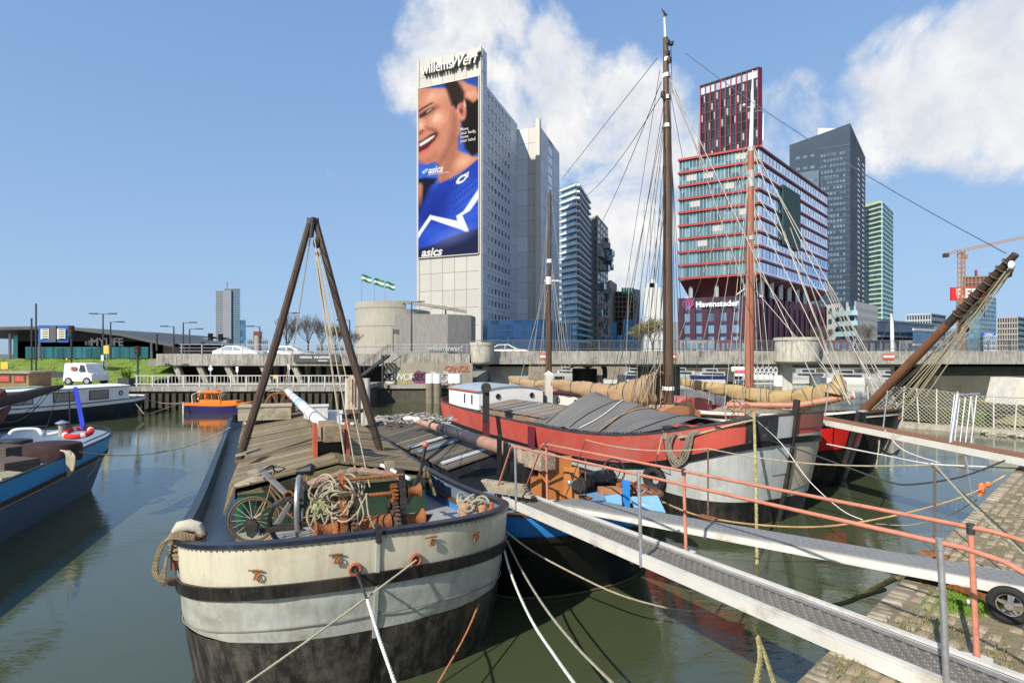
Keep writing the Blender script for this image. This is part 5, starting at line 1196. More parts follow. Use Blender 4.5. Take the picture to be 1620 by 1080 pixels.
for a in (-.45, .38):
    m = MB(); pts = [WX(a, .22, -.46), WX(a, .16, .1), WX(a, .06, .62), WX(a, -.05, .74), WX(a, -.16, .62), WX(a, -.25, -.46)]
    for p, q in zip(pts, pts[1:]): m.beam(p, q, .035, .09, axd)
    m.slab([WX(a, .18, -.44), WX(a, .06, .6), WX(a, -.14, .6), WX(a, -.24, -.44)], .02)
    obj('side_frame', m, iron if a > 0 else rust, wl)
for a, s_ in ((.42, 1), (-.52, -1)):
    obj('warping_head', MB().lathe([(.03, 0), (.16, 0), (.16, .02), (.10, .06), (.085, .14), (.10, .22), (.15, .27), (.15, .29), (.03, .29)], WX(a, 0, 0), 16, Matrix((axd * s_, fwd, V((0, 0, 1)))).transposed() @ Matrix(((0,0,1),(0,1,0),(-1,0,0)))), rust, wl, smooth=True)
obj('warping_head', MB().lathe([(.03, 0), (.10, 0), (.07, .06), (.07, .14), (.11, .2), (.03, .2)], WX(.46, 0, .42), 14, Matrix((axd, fwd, V((0, 0, 1)))).transposed() @ Matrix(((0,0,1),(0,1,0),(-1,0,0)))), rust, wl, smooth=True)
obj('crank', MB().tube([WX(.66, 0, .42), WX(.72, 0, .44), WX(.72, .05, .62), WX(.74, .0, .78), WX(.66, 0, .86)], .018, 6), iron, wl)
obj('bed_plate', MB().box(WX(-.05, 0, -.44), (.0, .0, .0)).beam(WX(-.55, 0, -.43), WX(.5, 0, -.43), .6, .05), rusty_steel, wl)
obj('pawl_box', MB().beam(WX(-.2, .15, -.2), WX(.2, .15, -.2), .1, .22), rust, wl)
# long brake lever with a red knob
lv = thing('brake_lever', 'grey iron lever topped with a red ball, right of the windlass', 'lever', P(641, 803, 8.6))
a_, b_, c_ = P(643, 797, 8.7), P(664, 752, 8.8), P(673, 706, 8.9)
obj('arm', MB().beam(a_, b_, .05, .075).beam(b_, c_, .035, .04), iron, lv); obj('knob', MB().ball(c_ + V((0, 0, .03)), .048, 10), mat('worn_orange_red', (.52,.16,.08), .5, 0, .2, 8), lv, smooth=True)
obj('grip_ring', MB().ring(P(675, 752, 8.9), (.8, -.5, 0), .085, .014, 18, 5), rust, lv)
# spoked flywheel seen nearly edge-on
fy = thing('handwheel', 'large grey handwheel seen nearly edge-on between bicycle and rope', 'wheel', P(474, 838, 8.2))
cw = P(473, 797, 8.2); fa_ = V((.93, .30, 0)).normalized()
ax_w = V((.955, .27, 0)).normalized()
obj('rim', MB().ring(cw, ax_w, .385, .036, 36, 8), mat('bare_metal_wheel', (.36,.36,.36), .35, .6, .2, 5, .1), fy, smooth=True)
m = MB(); pz = V((0, 0, 1)); py_ = ax_w.cross(pz)
for k in range(6): q = k * math.pi / 3; m.beam(cw, cw + (py_ * math.cos(q) + pz * math.sin(q)) * .38, .03, .04, ax_w)
m.cyl(cw - ax_w * .07, cw + ax_w * .07, .06, n=12); obj('spokes', m, iron, fy)
obj('stand', MB().beam(P(462, 790, 8.25), P(472, 860, 7.9), .035, .035).beam(cw - ax_w * .1, cw + ax_w * .25, .03, .03), iron, fy)
# two anchors on deck
def anchor(label, c, sh, fl, nrm_, L_=.9):
    t = thing('anchor', label, 'anchor', c); c = V(c); sh = V(sh).normalized(); fl = V(fl).normalized(); n_ = V(nrm_).normalized()
    obj('shank', MB().beam(c, c + sh * L_, .06, .05, n_), iron, t)
    m = MB()
    for s_ in (1, -1):
        pts = [c, c + fl * s_ * .18 + sh * .03, c + fl * s_ * .36 + sh * .14, c + fl * s_ * .44 + sh * .28]; m.tube(pts, [.035, .034, .03, .02], 6)
        p = c + fl * s_ * .40 + sh * .20; a = n_ * .10; d = (fl * s_ * .35 + sh).normalized()
        m.slab([p - a - d * .07, p + a - d * .07, p + a * .8 + d * .10, p + d * .22, p - a * .8 + d * .10], .02)
    obj('arms', m, iron, t); obj('ring', MB().ring(c + sh * (L_ + .07), fl, .07, .012, 16, 5), rust, t); return t
anc1 = anchor('black stocked anchor lying on the foredeck in front of the bicycle', P(427, 834, 8.05), (1, .15, .05), (-.1, -.35, 1), (.3, -1, -.2), 1.0)
m = MB(); q = [P(387, 826, 7.85), P(392, 820, 7.85), P(403, 819, 7.85), P(410, 828, 7.85), P(409, 842, 7.85), P(401, 850, 7.85), P(393, 846, 7.85)]
obj('fluke_blade', MB().slab(q, .04), iron, anc1)
obj('flat_iron', MB().beam(P(410, 839, 7.9), P(480, 833, 8.1), .06, .06), iron, anc1)
an2 = thing('anchor', 'small anchor with one pointed fluke lying right of the windlass drum', 'anchor', P(665, 822, 8.6))
obj('shank', MB().beam(P(640, 827, 8.5), P(662, 827, 8.5), .06, .05), iron, an2); obj('fluke_blade', MB().slab([P(660, 830, 8.5), P(663, 819, 8.5), P(673, 813, 8.5), P(686, 812, 8.5), P(679, 822, 8.5), P(668, 831, 8.5)], .05), iron, an2)
# grey strut, orange chain link beside the bicycle
ds = thing('davit_strut', 'slanting grey iron strut with a rust-orange ring behind the handwheel', 'strut', P(438, 830, 8.3))
obj('arm', MB().beam(P(410, 740, 8.9), P(452, 780, 8.5), .07, .05).beam(P(462, 790, 8.4), P(436, 832, 8.3), .09, .06), mat('grey_iron_paint', (.20,.20,.19), .5, .2, .2, 5, .1), ds)
obj('shackle_ring', MB().ring(P(457, 784, 8.3), (.1, -1, 0), .065, .018, 18, 6), rust, ds)
# bicycle
bi = thing('bicycle', 'old rusty bicycle leaning on the barge hatch, facing left', 'bicycle', P(400, 850, 9.0))
wf = P(400, 811, 8.75); r_w = .34; wf.z = 1.42 + r_w; bd = V((.96, .28, 0)).normalized(); wr = wf + bd * 1.12; bn = V((bd.y, -bd.x, 0)); upv = V((-.06, .2, 1)).normalized()
tyre = mat('cracked_tyre', (.10,.085,.06), .85, 0, .25, 10, .2); rim_m = mat('rusty_rim', (.22,.13,.07), .6, .4, .3, 10, .1); fr_m = mat('rusty_bike_frame', (.32,.17,.09), .6, .3, .3, 8, .1)
for c, nm in ((wf, 'front_wheel'), (wr, 'rear_wheel')):
    w_ = obj(nm, MB().ring(c, bn, r_w, .019, 40, 7), tyre, bi, smooth=True)
    obj('rim', MB().ring(c, bn, r_w - .028, .011, 40, 5), rim_m, w_); obj('hub', MB().cyl(c - bn * .05, c + bn * .05, .022, n=10), rim_m, w_)
    m = MB()
    for k in range(18): q = k * math.pi / 9; m.tube([c + bn * (.03 if k % 2 else -.03), c + (bd * math.cos(q) + V((0, 0, 1)) * math.sin(q)) * (r_w - .03)], .0032, 3)
    obj('spokes', m, alu, w_)
    obj('mudguard', MB().ring(c, bn, r_w + .035, .012, 20, 5, arc=2.7, a0=.9), fr_m, bi)
def BK(a, z, o=0): return wf + bd * a + V((0, 0, z)) + bn * o
m = MB(); m.tube([BK(0, 0, .03), BK(.12, .08, .03), BK(.2, .30, 0), BK(.24, .44), BK(.30, .72)], .014, 6).tube([BK(0, 0, -.05), BK(.12, .08, -.05), BK(.2, .30, 0)], .012, 6)
obj('fork', m, fr_m, bi)
bb = BK(.60, -.04); m = MB(); m.tube([BK(.24, .44), BK(.40, .16), bb], .016, 6).tube([BK(.25, .50), BK(.42, .28), BK(.66, .14)], .016, 6).tube([bb, BK(.70, .28), BK(.80, .62)], .016, 6).tube([bb, BK(1.12, 0)], .011, 5).tube([BK(.76, .45), BK(1.12, 0)], .010, 5)
obj('frame', m, fr_m, bi)
obj('handlebar', MB().tube(smooth_path([BK(.12, .76, .24), BK(.22, .82, .22), BK(.30, .84, .14), BK(.30, .74, 0), BK(.36, .70, -.06), BK(.44, .72, -.22), BK(.30, .74, -.3)], 4), .012, 6), iron, bi)
obj('saddle', MB().tube([BK(.62, .70), BK(.72, .71), BK(.84, .72), BK(.90, .70)], [.03, .06, .10, .07], 8), mat('black_saddle', (.02,.02,.02), .5), bi, smooth=True)
obj('crank', MB().ring(bb, bn, .09, .010, 20, 4).beam(bb, BK(.70, -.18, .06), .02, .02).beam(bb, BK(.50, .10, -.06), .02, .02).box(BK(.72, -.19, .12), (.09, .06, .02)).box(BK(.49, .12, -.12), (.09, .06, .02)), iron, bi)
# green gas drum behind the bicycle
obj('green_drum', MB().cyl(P(383, 825, 9.15), P(383, 790, 9.1), .10, n=16), mat('green_drum', (.02,.10,.05), .4, 0, .15, 4, .1), None, smooth=True, label='green drum standing behind the bicycle front wheel', cat='drum')
# rope heap hung over the windlass
def coil_heap(name, label, c, rx, rz, n, r_, mt, seed, depth=.2, group=None, hang=0):
    rr = random.Random(seed); m = MB(); c = V(c)
    for k in range(n):
        cc = c + V((rr.gauss(0, rx * .25), rr.uniform(-depth, depth), rr.gauss(0, rz * .2))); a = rr.uniform(0, 6.28); pts = []; e = rr.uniform(.55, 1.1)
        tilt = rr.uniform(-.7, .7)
        for i in range(17):
            q = a + 2 * math.pi * i / 16 * rr.uniform(.98, 1.02); x = rx * e * math.cos(q) * .75; z = rz * e * math.sin(q) * .8
            pts.append(cc + V((x * math.cos(tilt) - z * math.sin(tilt) * .3, depth * .8 * math.sin(q * 2 + k), z * math.cos(tilt) + x * .3 * math.sin(tilt))))
        strands(m, smooth_path(pts, 2), r_)
    return obj(name, m, mt, None, smooth=True, label=label, cat='rope', group=group)
coil_heap('rope_heap', 'tangled heap of pale rope draped over the left end of the windlass', P(537, 785, 7.95), .31, .27, 26, .0135, rope_m, 4, .15)
m = MB(); rr = random.Random(9)
for k in range(11):
    x = 500 + k * 8.5; pts = smooth_path([P(x + rr.uniform(-6, 6), 780, 7.9), P(x + rr.uniform(-12, 12), 815, 7.8), P(x + rr.uniform(-14, 14), 848, 7.85), P(x + rr.uniform(-10, 30), 862, 8.0)], 5); strands(m, pts, .0125)
strands(m, smooth_path([P(490, 800, 7.9), P(486, 822, 7.8), P(500, 842, 7.8), P(530, 841, 7.8), P(548, 825, 7.9)], 6), .013)
obj('rope_tails', m, rope_m, None, smooth=True, label='loose rope ends hanging from the heap to the foredeck', cat='rope')
m = MB(); rr = random.Random(3)
for k in range(26): 
    q = P(500 + rr.gauss(5, 7), 800 + rr.gauss(0, 8), 7.8); m.tube(smooth_path([q, q + V((rr.uniform(-.08, .08), rr.uniform(-.05, .05), rr.uniform(-.03, .08))), q + V((rr.uniform(-.08, .08), 0, rr.uniform(-.13, -.03)))], 3), .016, 5)
obj('frayed_knot', m, mat('mossy_rope', (.33,.32,.18), .95, 0, .3, 14, .5), None, smooth=True, label='frayed mossy knot at the left side of the rope heap', cat='rope')
# bollards: left one wound with heavy rope, right one painted
bl = thing('bollard', 'rust-red bollard pair at the left shoulder of the nearest barge, wound with rope', 'bollard', PZ(292, 868, 1.45))
bc = P(297, 855, 7.15)
for dx in (-.11, .12): obj('post', MB().lathe([(.075, 0), (.075, .36), (.10, .38), (.10, .42), (.02, .44)], (bc.x + dx, bc.y + dx * .3, 1.62), 14), mat('bollard_brown', (.16,.07,.045), .6, 0, .2, 5, .2), bl, smooth=True)
obj('base', MB().box((bc.x, bc.y, 1.46), (.5, .22, .04), .2), rusty_steel, bl)
m = MB()
for k in range(7):
    z = 1.80 + k * .04; pts = [V((bc.x + (.20 + .01 * (k % 2)) * math.cos(q) + .005, bc.y + .12 * math.sin(q) - .01, z + .03 * math.sin(q + k))) for q in [2 * math.pi * i / 20 for i in range(21)]]; strands(m, pts, .024)
for k in range(4):
    strands(m, smooth_path([V((bc.x + .16, bc.y - .13, 2.06 - k * .03)), V((bc.x - .06, bc.y - .17 - k * .01, 2.11 - k * .02)), V((bc.x - .18 - k * .012, bc.y - .2, 1.96)), V((bc.x - .25 - k * .015, bc.y - .22, 1.74 - k * .03)), V((bc.x - .21 + k * .02, bc.y - .24, 1.60 - k * .02)), V((bc.x - .15, bc.y - .22, 1.70)), V((bc.x - .16, bc.y - .15, 1.84))], 6), .018)
obj('mooring_coil', m, mat('brown_hawser', (.24,.18,.105), .9, 0, .3, 14, .5), None, smooth=True, label='thick brown mooring rope wound round the left bollard and hanging over the rail', cat='rope')
obj('fender_cloth', MB().tube([V((bc.x - .16, bc.y, 2.06)), V((bc.x - .1, bc.y, 2.13)), V((bc.x + .02, bc.y, 2.15)), V((bc.x + .12, bc.y + .02, 2.12)), V((bc.x + .17, bc.y + .02, 2.04))], [.05, .075, .08, .07, .04], 10), mat('pale_canvas', (.46,.42,.33), .9, 0, .2, 5, .3), None, smooth=True, label='folded pale canvas on top of the wound left bollard', cat='canvas')
br_ = thing('bollard', 'worn cream and orange bollard at the right shoulder of the nearest barge', 'bollard', P(752, 815, 8.6))
bc2 = P(751, 806, 8.55)
for dx in (-.15, .12): obj('post', MB().lathe([(.085, 0), (.085, .30), (.10, .32), (.10, .37), (.02, .38)], (bc2.x + dx, bc2.y + dx * .3, 1.68), 14), mat('worn_orange_cream', (.48,.28,.16), .6, 0, .35, 5, .2), br_, smooth=True)
m = MB(); rr = random.Random(12)
for k in range(10):
    c = V((bc2.x + rr.uniform(-.16, .12), bc2.y + rr.uniform(-.05, .1), 2.05 + rr.uniform(-.10, .09))); strands(m, [c + V((.13 * math.cos(q), .1 * math.sin(q), .05 * math.sin(2 * q + k))) for q in [2 * math.pi * i / 14 for i in range(15)]], .019)
obj('rope_heap', m, rope_g, None, smooth=True, label='grey rope heaped on the right-hand bollard beside the gangway foot', cat='rope')
obj('cleat', MB().cyl(P(778, 812, 8.4), P(778, 795, 8.4), .03).box(P(778, 806, 8.4), (.14, .05, .04)), red_o, None, label='small red cleat on the right rail of the nearest barge', cat='cleat')
# stern gear of barge 1
sw = thing('steering_wheel', 'rust-orange steering wheel far aft on the nearest barge, beside the mast top', 'wheel', P(440, 655, 19.5))
cS = P(441, 641, 19.3); axs = V((.35, -.9, .1)); obj('rim', MB().ring(cS, axs, .42, .035, 28, 6), rust, sw, smooth=True); m = MB(); a_ = axs.normalized().cross(V((0, 0, 1))).normalized(); b_ = axs.normalized().cross(a_)
for k in range(6): q = k * math.pi / 3; m.beam(cS, cS + (a_ * math.cos(q) + b_ * math.sin(q)) * .42, .04, .04, axs)
m.box(cS + V((.3, .1, -.3)), (.3, .3, .6)); obj('spokes', m, rust, sw)
obj('rudder_gear', MB().ring(P(434, 640, 20.0), axs, .55, .015, 24, 4).box(P(458, 650, 19.5), (.3, .3, .8)).beam(P(447, 632, 19.5), P(470, 628, 19.5), .08, .08), iron, sw)
ck = mat('pale_deck_clutter', (.62,.60,.56), .6, 0, .2, 3, .2)
for k, (px, py, w_, d, hh, a, mt, lab) in enumerate(((415, 664, 1.0, .6, .25, .3, ck, 'white flat box on the left side of the stern of the nearest barge'), (432, 672, .9, .25, .12, .2, iron, 'dark plank across the stern hatch of the nearest barge'), (520, 660, .8, .7, .3, .3, mat('pale_blue_lid', (.55,.62,.66), .5), 'pale blue-white box right of the lowered mast at the stern'), (420, 652, 1.5, .8, .4, .35, wood_grey, 'low wooden skylight at the stern of the nearest barge'), (500, 655, .7, .5, .5, .3, ck, 'small white locker behind the lowered mast'), (540, 676, .7, .3, .2, .2, ck, 'whitish board pile on the right stern corner of the nearest barge'))):
    p = P(px, py, 18.5 - k * .2); obj('deck_box', MB().box(p, (w_, d, hh), a).box(p + V((0, 0, hh / 2 + .02)), (w_ + .06, d + .06, .04), a), mt, None, label=lab, cat='box')
for px in (372, 380, 545, 551): obj('stern_bitt', MB().cyl(P(px, 668, 19.6), P(px, 655, 19.6), .09, n=8), black_paint, B1)

# ---------- barge 2: black and blue
B2, h2 = boat('cargo_barge', 'black barge with blue rail, weathered plank hatch and a brown mast lowered over it', (1.75, 9.75), (.45, -.893), 16.0, 2.0, lb=1.8, nb=2.3, ls=2.0, ns=2.4,
              sheer=lambda y: 1.32 + .30 * max(0, (y - 2) / 6) ** 2 + .3 * max(0, (-y - 3) / 5) ** 2, zb=-.5, rake=.9, fl=.12, pw=1.2)
blue_r = mat('blue_rail_paint', (.03,.21,.58), .4, 0, .2, 2, .1, .4, (.02,.05,.10), 1.5); lblue = mat('light_blue_paint', (.15,.33,.47), .45, 0, .12, 2, .1, .35, (.3,.25,.2), 2)
lobj('rail_strake', h2.band(lambda S: S, lambda S: S - .36, 0, None, 2), blue_r, B2, 1); lobj('rubbing_strake', h2.belt(lambda S: S - .36, lambda S: S - .46, .05), blackh, B2, 1)
lobj('topside', h2.band(lambda S: S - .46, -.4, 0, None, 8), mat('black_topside', (.012,.012,.012), .3, 0, .4, 1.6, .1, .3, (.04,.04,.035), 1.2), B2, 1)
lobj('waterline_growth', h2.belt(.05, .015, .03), mat('growth', (.16,.14,.08), .9, 0, .3, 3, .5), B2)
lobj('cap_rail', h2.cap(.12, .05, .02), mat('orange_black_rail', (.10,.045,.025), .5, 0, .5, 1.5, .2), B2)
lobj('inner_bulwark', h2.inner(.32), lblue, B2); lobj('deck', h2.deck(.32), mat('blue_grey_deck', (.17,.26,.37), .5, 0, .15, 2, .15, .4, (.3,.28,.24), 1.5), B2)
bw = [timber('tarry_wood_a', (.10,.085,.065)), timber('tarry_wood_b', (.14,.12,.09)), timber('tarry_wood_c', (.065,.06,.05))]
bk_c = mat('black_coaming', (.02,.022,.025), .45, 0, .3, 3, .15, .3, (.1,.1,.1), 2)
yB2 = 3.6
lobj('hatch_coaming', MB().prism([(-1.35, -5), (1.35, -5), (1.35, yB2), (-1.35, yB2)], .8, 1.62), bk_c, B2)
hatch_boards(B2, -5.1, yB2 + .1, 1.42, 1.66, 1.98, None, .25, mts=bw)
m = MB(); m.add([(-1.35, yB2 + .1, 1.62), (1.35, yB2 + .1, 1.62), (0, yB2 + .1, 1.95), (-1.35, yB2 + .13, 1.62), (1.35, yB2 + .13, 1.62), (0, yB2 + .13, 1.95)], [(0,1,2),(5,4,3),(0,3,4,1),(1,4,5,2),(2,5,3,0)]); lobj('gable_board', m, bk_c, B2)
for y, w_ in ((.6, .22), (3.2, .20), (1.4, .3)):
    m = MB(); m.beam((1.40, y, 1.73), (0.05, y, 2.03), w_, .03)
    lobj('pale_board', m, mat('pale_grey_board', (.42,.44,.46), .6, 0, .12, 3, .1, .4, (.2,.19,.17), 2) if w_ < .25 else mat('slate_board', (.15,.19,.24), .6, 0, .2, 3, .1), B2)
m = MB(); rr = random.Random(21)
for k in range(140):
    p = wpt(B2, rr.uniform(-1.2, 1.3), rr.uniform(-4.9, -2.2), 1.98 + rr.uniform(0, .10)); m.box(p, (rr.uniform(.08, .4), rr.uniform(.03, .10), rr.uniform(.01, .04)), Matrix.Rotation(rr.uniform(0, 3), 3, 'Z') @ Matrix.Rotation(rr.uniform(-.4, .4), 3, 'Y'))
obj('scrap_heap', m, mat('pale_scrap', (.32,.30,.27), .8, 0, .9, 2, .3, .6, (.12,.09,.07), 3), None, label='heap of pale broken boards and scrap on the aft hatch of the black barge', cat='scrap', kind='stuff')
mt_ = thing('lowered_mast', 'brown and black mast lowered diagonally over the black barge hatch', 'mast', P(840, 730, 11.6))
q0_ = P(660, 666, 17.5); q3_ = P(838, 722, 11.4); q1_ = q0_.lerp(q3_, .28); q2_ = q0_.lerp(q3_, .68)
obj('peeled_top', MB().tube([q0_, q1_], [.08, .11], 12), mat('peeling_pink_wood', (.42,.24,.17), .6, 0, .25, 5, .2, .5, (.55,.5,.45), 4), mt_, smooth=True)
obj('painted_middle', MB().tube([q1_, q2_], [.115, .145], 14), mat('tarred_mast', (.05,.045,.055), .45, 0, .3, 3, .2, .3, (.2,.12,.09), 3), mt_, smooth=True)
obj('varnished_foot', MB().tube([q2_, q3_], [.145, .165], 14), mat('pink_brown_mast', (.34,.19,.13), .45, 0, .25, 3, .2, stretch=(3, 3, 3)), mt_, smooth=True)
obj('white_rag', MB().ball(P(648, 662, 17.6), .12, 7, (1.8, .6, .7)).ball(P(660, 664, 17.4), .11, 6, (1.2, .7, .9)), ck, mt_, smooth=True)
obj('heel_block', MB().beam(q3_ + V((-.1, .1, 0)), q3_ + (q3_ - q2_).normalized() * .7, .34, .30), mat('splintered_heel', (.30,.24,.18), .85, 0, .6, 6, .6), mt_)
obj('iron_band', MB().beam(q3_ + V((.0, 0, .0)), q3_ + (q3_ - q2_).normalized() * .10, .38, .34), iron, mt_)
tb = thing('tabernacle', 'black and orange mast tabernacle standing between the black barge and the gangways', 'tabernacle', P(815, 790, 11.3))
obj('post', MB().box(P(800, 750, 11.6), (.10, .3, 1.3)).box(P(836, 760, 11.4), (.75, .4, .75)), black_paint, tb); obj('post', MB().box(P(790, 742, 11.7), (.10, .2, 1.4)), black_paint, tb)
orp = mat('orange_brown_panel', (.42,.16,.045), .55, 0, .12, 3, .1, .3, (.2,.1,.05), 2)
obj('orange_panel', MB().box(P(878, 756, 11.0), (.65, .06, .85), .15).box(P(904, 764, 10.9), (.30, .06, .62), -.3), orp, tb); obj('orange_panel', MB().box(P(848, 770, 10.9), (.20, .25, .36)), orp, tb)
m = MB()
for k in range(5): m.box(P(796 + k * 3, 764 + k * 4.0, 10.5 - k * .08), (.9, .13, .045), -.55)
obj('plank_stack', m, wood_grey, None, label='short stack of weathered planks beside the foot of the near gangway', cat='planks')
w2 = thing('motor_winch', 'black motor winch with a drum on the foredeck of the blue and black barge', 'winch', P(960, 800, 10.2))
obj('drum', MB().cyl(P(925, 764, 10.3), P(966, 757, 10.6), .19, n=18), black_paint, w2, smooth=True); obj('gear', MB().cyl(P(921, 769, 10.0), P(913, 770, 9.9), .13, n=14).ring(P(920, 768, 9.95), (-1, -.4, 0), .12, .03, 16, 6), iron, w2)
obj('lamp', MB().cyl(P(902, 763, 10.0), P(912, 762, 10.1), .045, n=12).ball(P(901, 763, 10.0), .05, 8), steel, w2, smooth=True)
obj('flywheel', MB().ring(P(971, 745, 10.4), (.3, -.9, .2), .22, .016, 24, 5).ring(P(971, 745, 10.4), (.3, -.9, .2), .12, .012, 20, 5), steel_dk, w2)
m = MB(); rr = random.Random(5)
for k in range(26): p = P(rr.uniform(975, 1030), rr.uniform(765, 785), 10.2 + rr.uniform(-.2, .3)); m.beam(p, p + V((rr.uniform(-.2, .2), rr.uniform(-.2, .2), rr.uniform(-.1, .12))), .03, .05)
obj('chain_gear', m, rust, w2); obj('wood_seat', MB().box(P(966, 775, 10.0), (.42, .2, .10), .1), mat('orange_wood', (.40,.18,.08), .6, 0, .3, 4), w2)
m = MB(); m.slab([P(955, 782, 9.95), P(982, 781, 9.95), P(984, 800, 9.7), P(960, 796, 9.8)], .03).slab([P(998, 787, 9.9), P(1040, 785, 9.9), P(1053, 812, 9.6), P(1003, 804, 9.8)], .03); obj('locker_panel', m, lblue, w2)
obj('bitt', MB().box(P(990, 785, 9.9), (.12, .12, .55)), blue_r, w2)
m = MB(); m.slab([P(930, 752, 10), P(968, 747, 10.2), P(972, 756, 10.2), P(934, 762, 10)], .03); obj('hood', m, black_paint, w2)

# ---------- red ship
RF = (.48, -.877)
RS, hr = boat('sailing_barge', 'red and grey sailing barge with white wheelhouse and tarpaulin over its hold', (7.1, 14.3), RF, 19.6, 2.45, lb=2.1, nb=2.7, ls=2.2, ns=2.2,
              sheer=lambda y: 1.72 + 1.05 * max(0, (y - 1.5) / 8.3) ** 2.5 + .25 * max(0, (-y - 2) / 7) ** 2, zb=-.6, rake=.6, fl=.22, pw=1.2)
redp = mat('faded_red_hull', (.47,.08,.058), .5, 0, .16, .7, .08, .65, (.42,.15,.13), .5, streak=.15, dthr=.5)
lobj('rail_strake', hr.band(lambda S: S, lambda S: S - .80 + max(0, S - 1.95) * .3, 0, None, 3), redp, RS, 1)
lobj('rubbing_strake', hr.belt(lambda S: S - .80 + max(0, S - 1.95) * .3, lambda S: S - .96 + max(0, S - 1.95) * .3, .06), black_paint, RS, 1)
gy_ = mat('pale_grey_bow_paint', (.46,.47,.46), .5, 0, .14, 1.0, .12, .5, (.24,.24,.23), .8, streak=.35)
lobj('topside', hr.band(lambda S: S - .96 + max(0, S - 1.95) * .3, .62, 0, None, 3), gy_, RS, 1); lobj('bottom', hr.band(.62, -.5, 0, None, 5), blackh, RS, 1)
lobj('cap_rail', hr.cap(.10, .05, .02), steel_dk, RS); lobj('inner_bulwark', hr.inner(.3), redp, RS); lobj('deck', hr.deck(.3), mat('green_grey_deck', (.17,.18,.16), .7, 0, .2, 2, .2), RS)
hr.seq = hr.half(); m = MB(); rows = [hr.pt(stem_u, z) for z in (2.78, 2.4, 2.0, 1.6, 1.2, .8, .4, 0, -.3)]
rows[0] = rows[1] + (rows[0] - rows[1]); top_ = rows[0] + V((0, .05, .38))
for a, b in zip([top_] + rows, rows): m.beam(a + V((0, .02, 0)), b + V((0, .02, 0)), .08, .14, (0, 1, 0))
lobj('stem_post', m, iron, RS)
# dark bow shield on the near bow, and lee strakes
def hull_patch(h, us, zts, zbs, side, off):
    h.seq = h.half(); sel = [u for u in h.seq if u[0] == 'b' and us[0] <= u[1] <= us[1]]; n = len(sel) - 1
    a = [h.pt(u, (lambda v: lambda S: S - v)(zts[0] + (zts[1] - zts[0]) * i / n), off, side=side) for i, u in enumerate(sel)]; b = [h.pt(u, (lambda v: lambda S: S - v)(zbs[0] + (zbs[1] - zbs[0]) * i / n), off, side=side) for i, u in enumerate(sel)]
    mid = [h.pt(u, (lambda v: lambda S: S - v)((zts[0] + (zts[1] - zts[0]) * i / n + zbs[0] + (zbs[1] - zbs[0]) * i / n) / 2), off, side=side) for i, u in enumerate(sel)]
    return MB().grid([a, mid, b])
lobj('bow_shield', hull_patch(hr, (1.02, 1.46), (-.03, -.03), (.75, .58), 1, .03), mat('black_bow_tar', (.03,.031,.033), .45, 0, .4, 2, .2, .55, (.20,.20,.20), 3.5), RS, 1)
lobj('bow_plate', hull_patch(hr, (1.40, 1.58), (-.03, -.05), (1.5, 1.5), 1, .018), gy_, RS, 1)
lobj('starboard_bow', hull_patch(hr, (.0, 1.58), (.42, .5), (1.5, 2.0), -1, .016), mat('cream_bow', (.50,.45,.34), .5, 0, .12, 1, .1, .5, (.34,.22,.13), 1, streak=.4), RS, 1)
lobj('starboard_rail', hull_patch(hr, (.0, 1.58), (-.02, -.02), (.30, .36), -1, .02), mat('brown_red_rail', (.28,.10,.07), .6, 0, .2, 2, .1), RS, 1)
def Rl(x, y, z): return wm(RS) @ V((x, y, z))
# wheelhouse
dz0 = 1.45; wh_m = mat('wheelhouse_white', (.76,.75,.72), .45, 0, .06, 1, .05, .3, (.45,.42,.36), 1.2); whg = mat('wheelhouse_grey_white', (.62,.61,.58), .5, 0, .06, 1, .05, .3, (.4,.37,.3), 1.2)
whx = 1.75; y0_, y1_ = -8.6, -5.0
def arched(m, hw, y0, y1, zb, zt, crown, n=8):
    for k in range(n):
        a = -1 + 2 * k / n; b = -1 + 2 * (k + 1) / n; za = zt + crown * (1 - a * a); zb2 = zt + crown * (1 - b * b)
        m.add([(a*hw, y0, zb), (b*hw, y0, zb), (b*hw, y0, zb2), (a*hw, y0, za), (a*hw, y1, zb), (b*hw, y1, zb), (b*hw, y1, zb2), (a*hw, y1, za)], [(0,1,2,3),(7,6,5,4),(3,2,6,7)])
    m.add([(-hw, y0, zb), (-hw, y1, zb), (-hw, y1, zt), (-hw, y0, zt), (hw, y0, zb), (hw, y1, zb), (hw, y1, zt), (hw, y0, zt)], [(0,3,2,1),(4,5,6,7)])
    return m
def arch_roof(hw, y0, y1, zt, crown, th=.05, n=10):
    up = []; 
    for y in (y0, y1): up.append([(hw * (-1 + 2 * k / n), y, zt + crown * (1 - (-1 + 2 * k / n) ** 2)) for k in range(n + 1)])
    dn = [[(p[0], p[1], p[2] + th) for p in r_] for r_ in up]; return MB().grid([up[0], up[1], dn[1], dn[0], up[0]])
lobj('wheelhouse_wall', arched(MB(), whx, y0_, y1_, dz0, 2.52, .22), wh_m, RS)
lobj('wheelhouse_roof', arch_roof(whx + .06, y0_ - .05, y1_ + .06, 2.53, .22), mat('roof_blue_grey', (.33,.38,.43), .5, 0, .1, 2, .1), RS)
lobj('roof_edge', MB().box((whx + .075, (y0_ + y1_) / 2, 2.55), (.03, 3.7, .07)), red_o, RS); lobj('plinth', MB().box((0, (y0_ + y1_) / 2, dz0 + .12), (2 * whx + .03, y1_ - y0_ + .03, .26)), black_paint, RS)
for y in (-6.6, -5.75): lobj('slot_window', MB().box((whx + .012, y, 2.15), (.03, .13, .45)), gd, RS)
for x in (.75, -1.1): lobj('porthole', MB().ring((x, y1_ + .02, 2.3), (0, 1, 0), .11, .025, 16, 5).cyl((x, y1_, 2.3), (x, y1_ + .02, 2.3), .1, n=14), iron, RS)
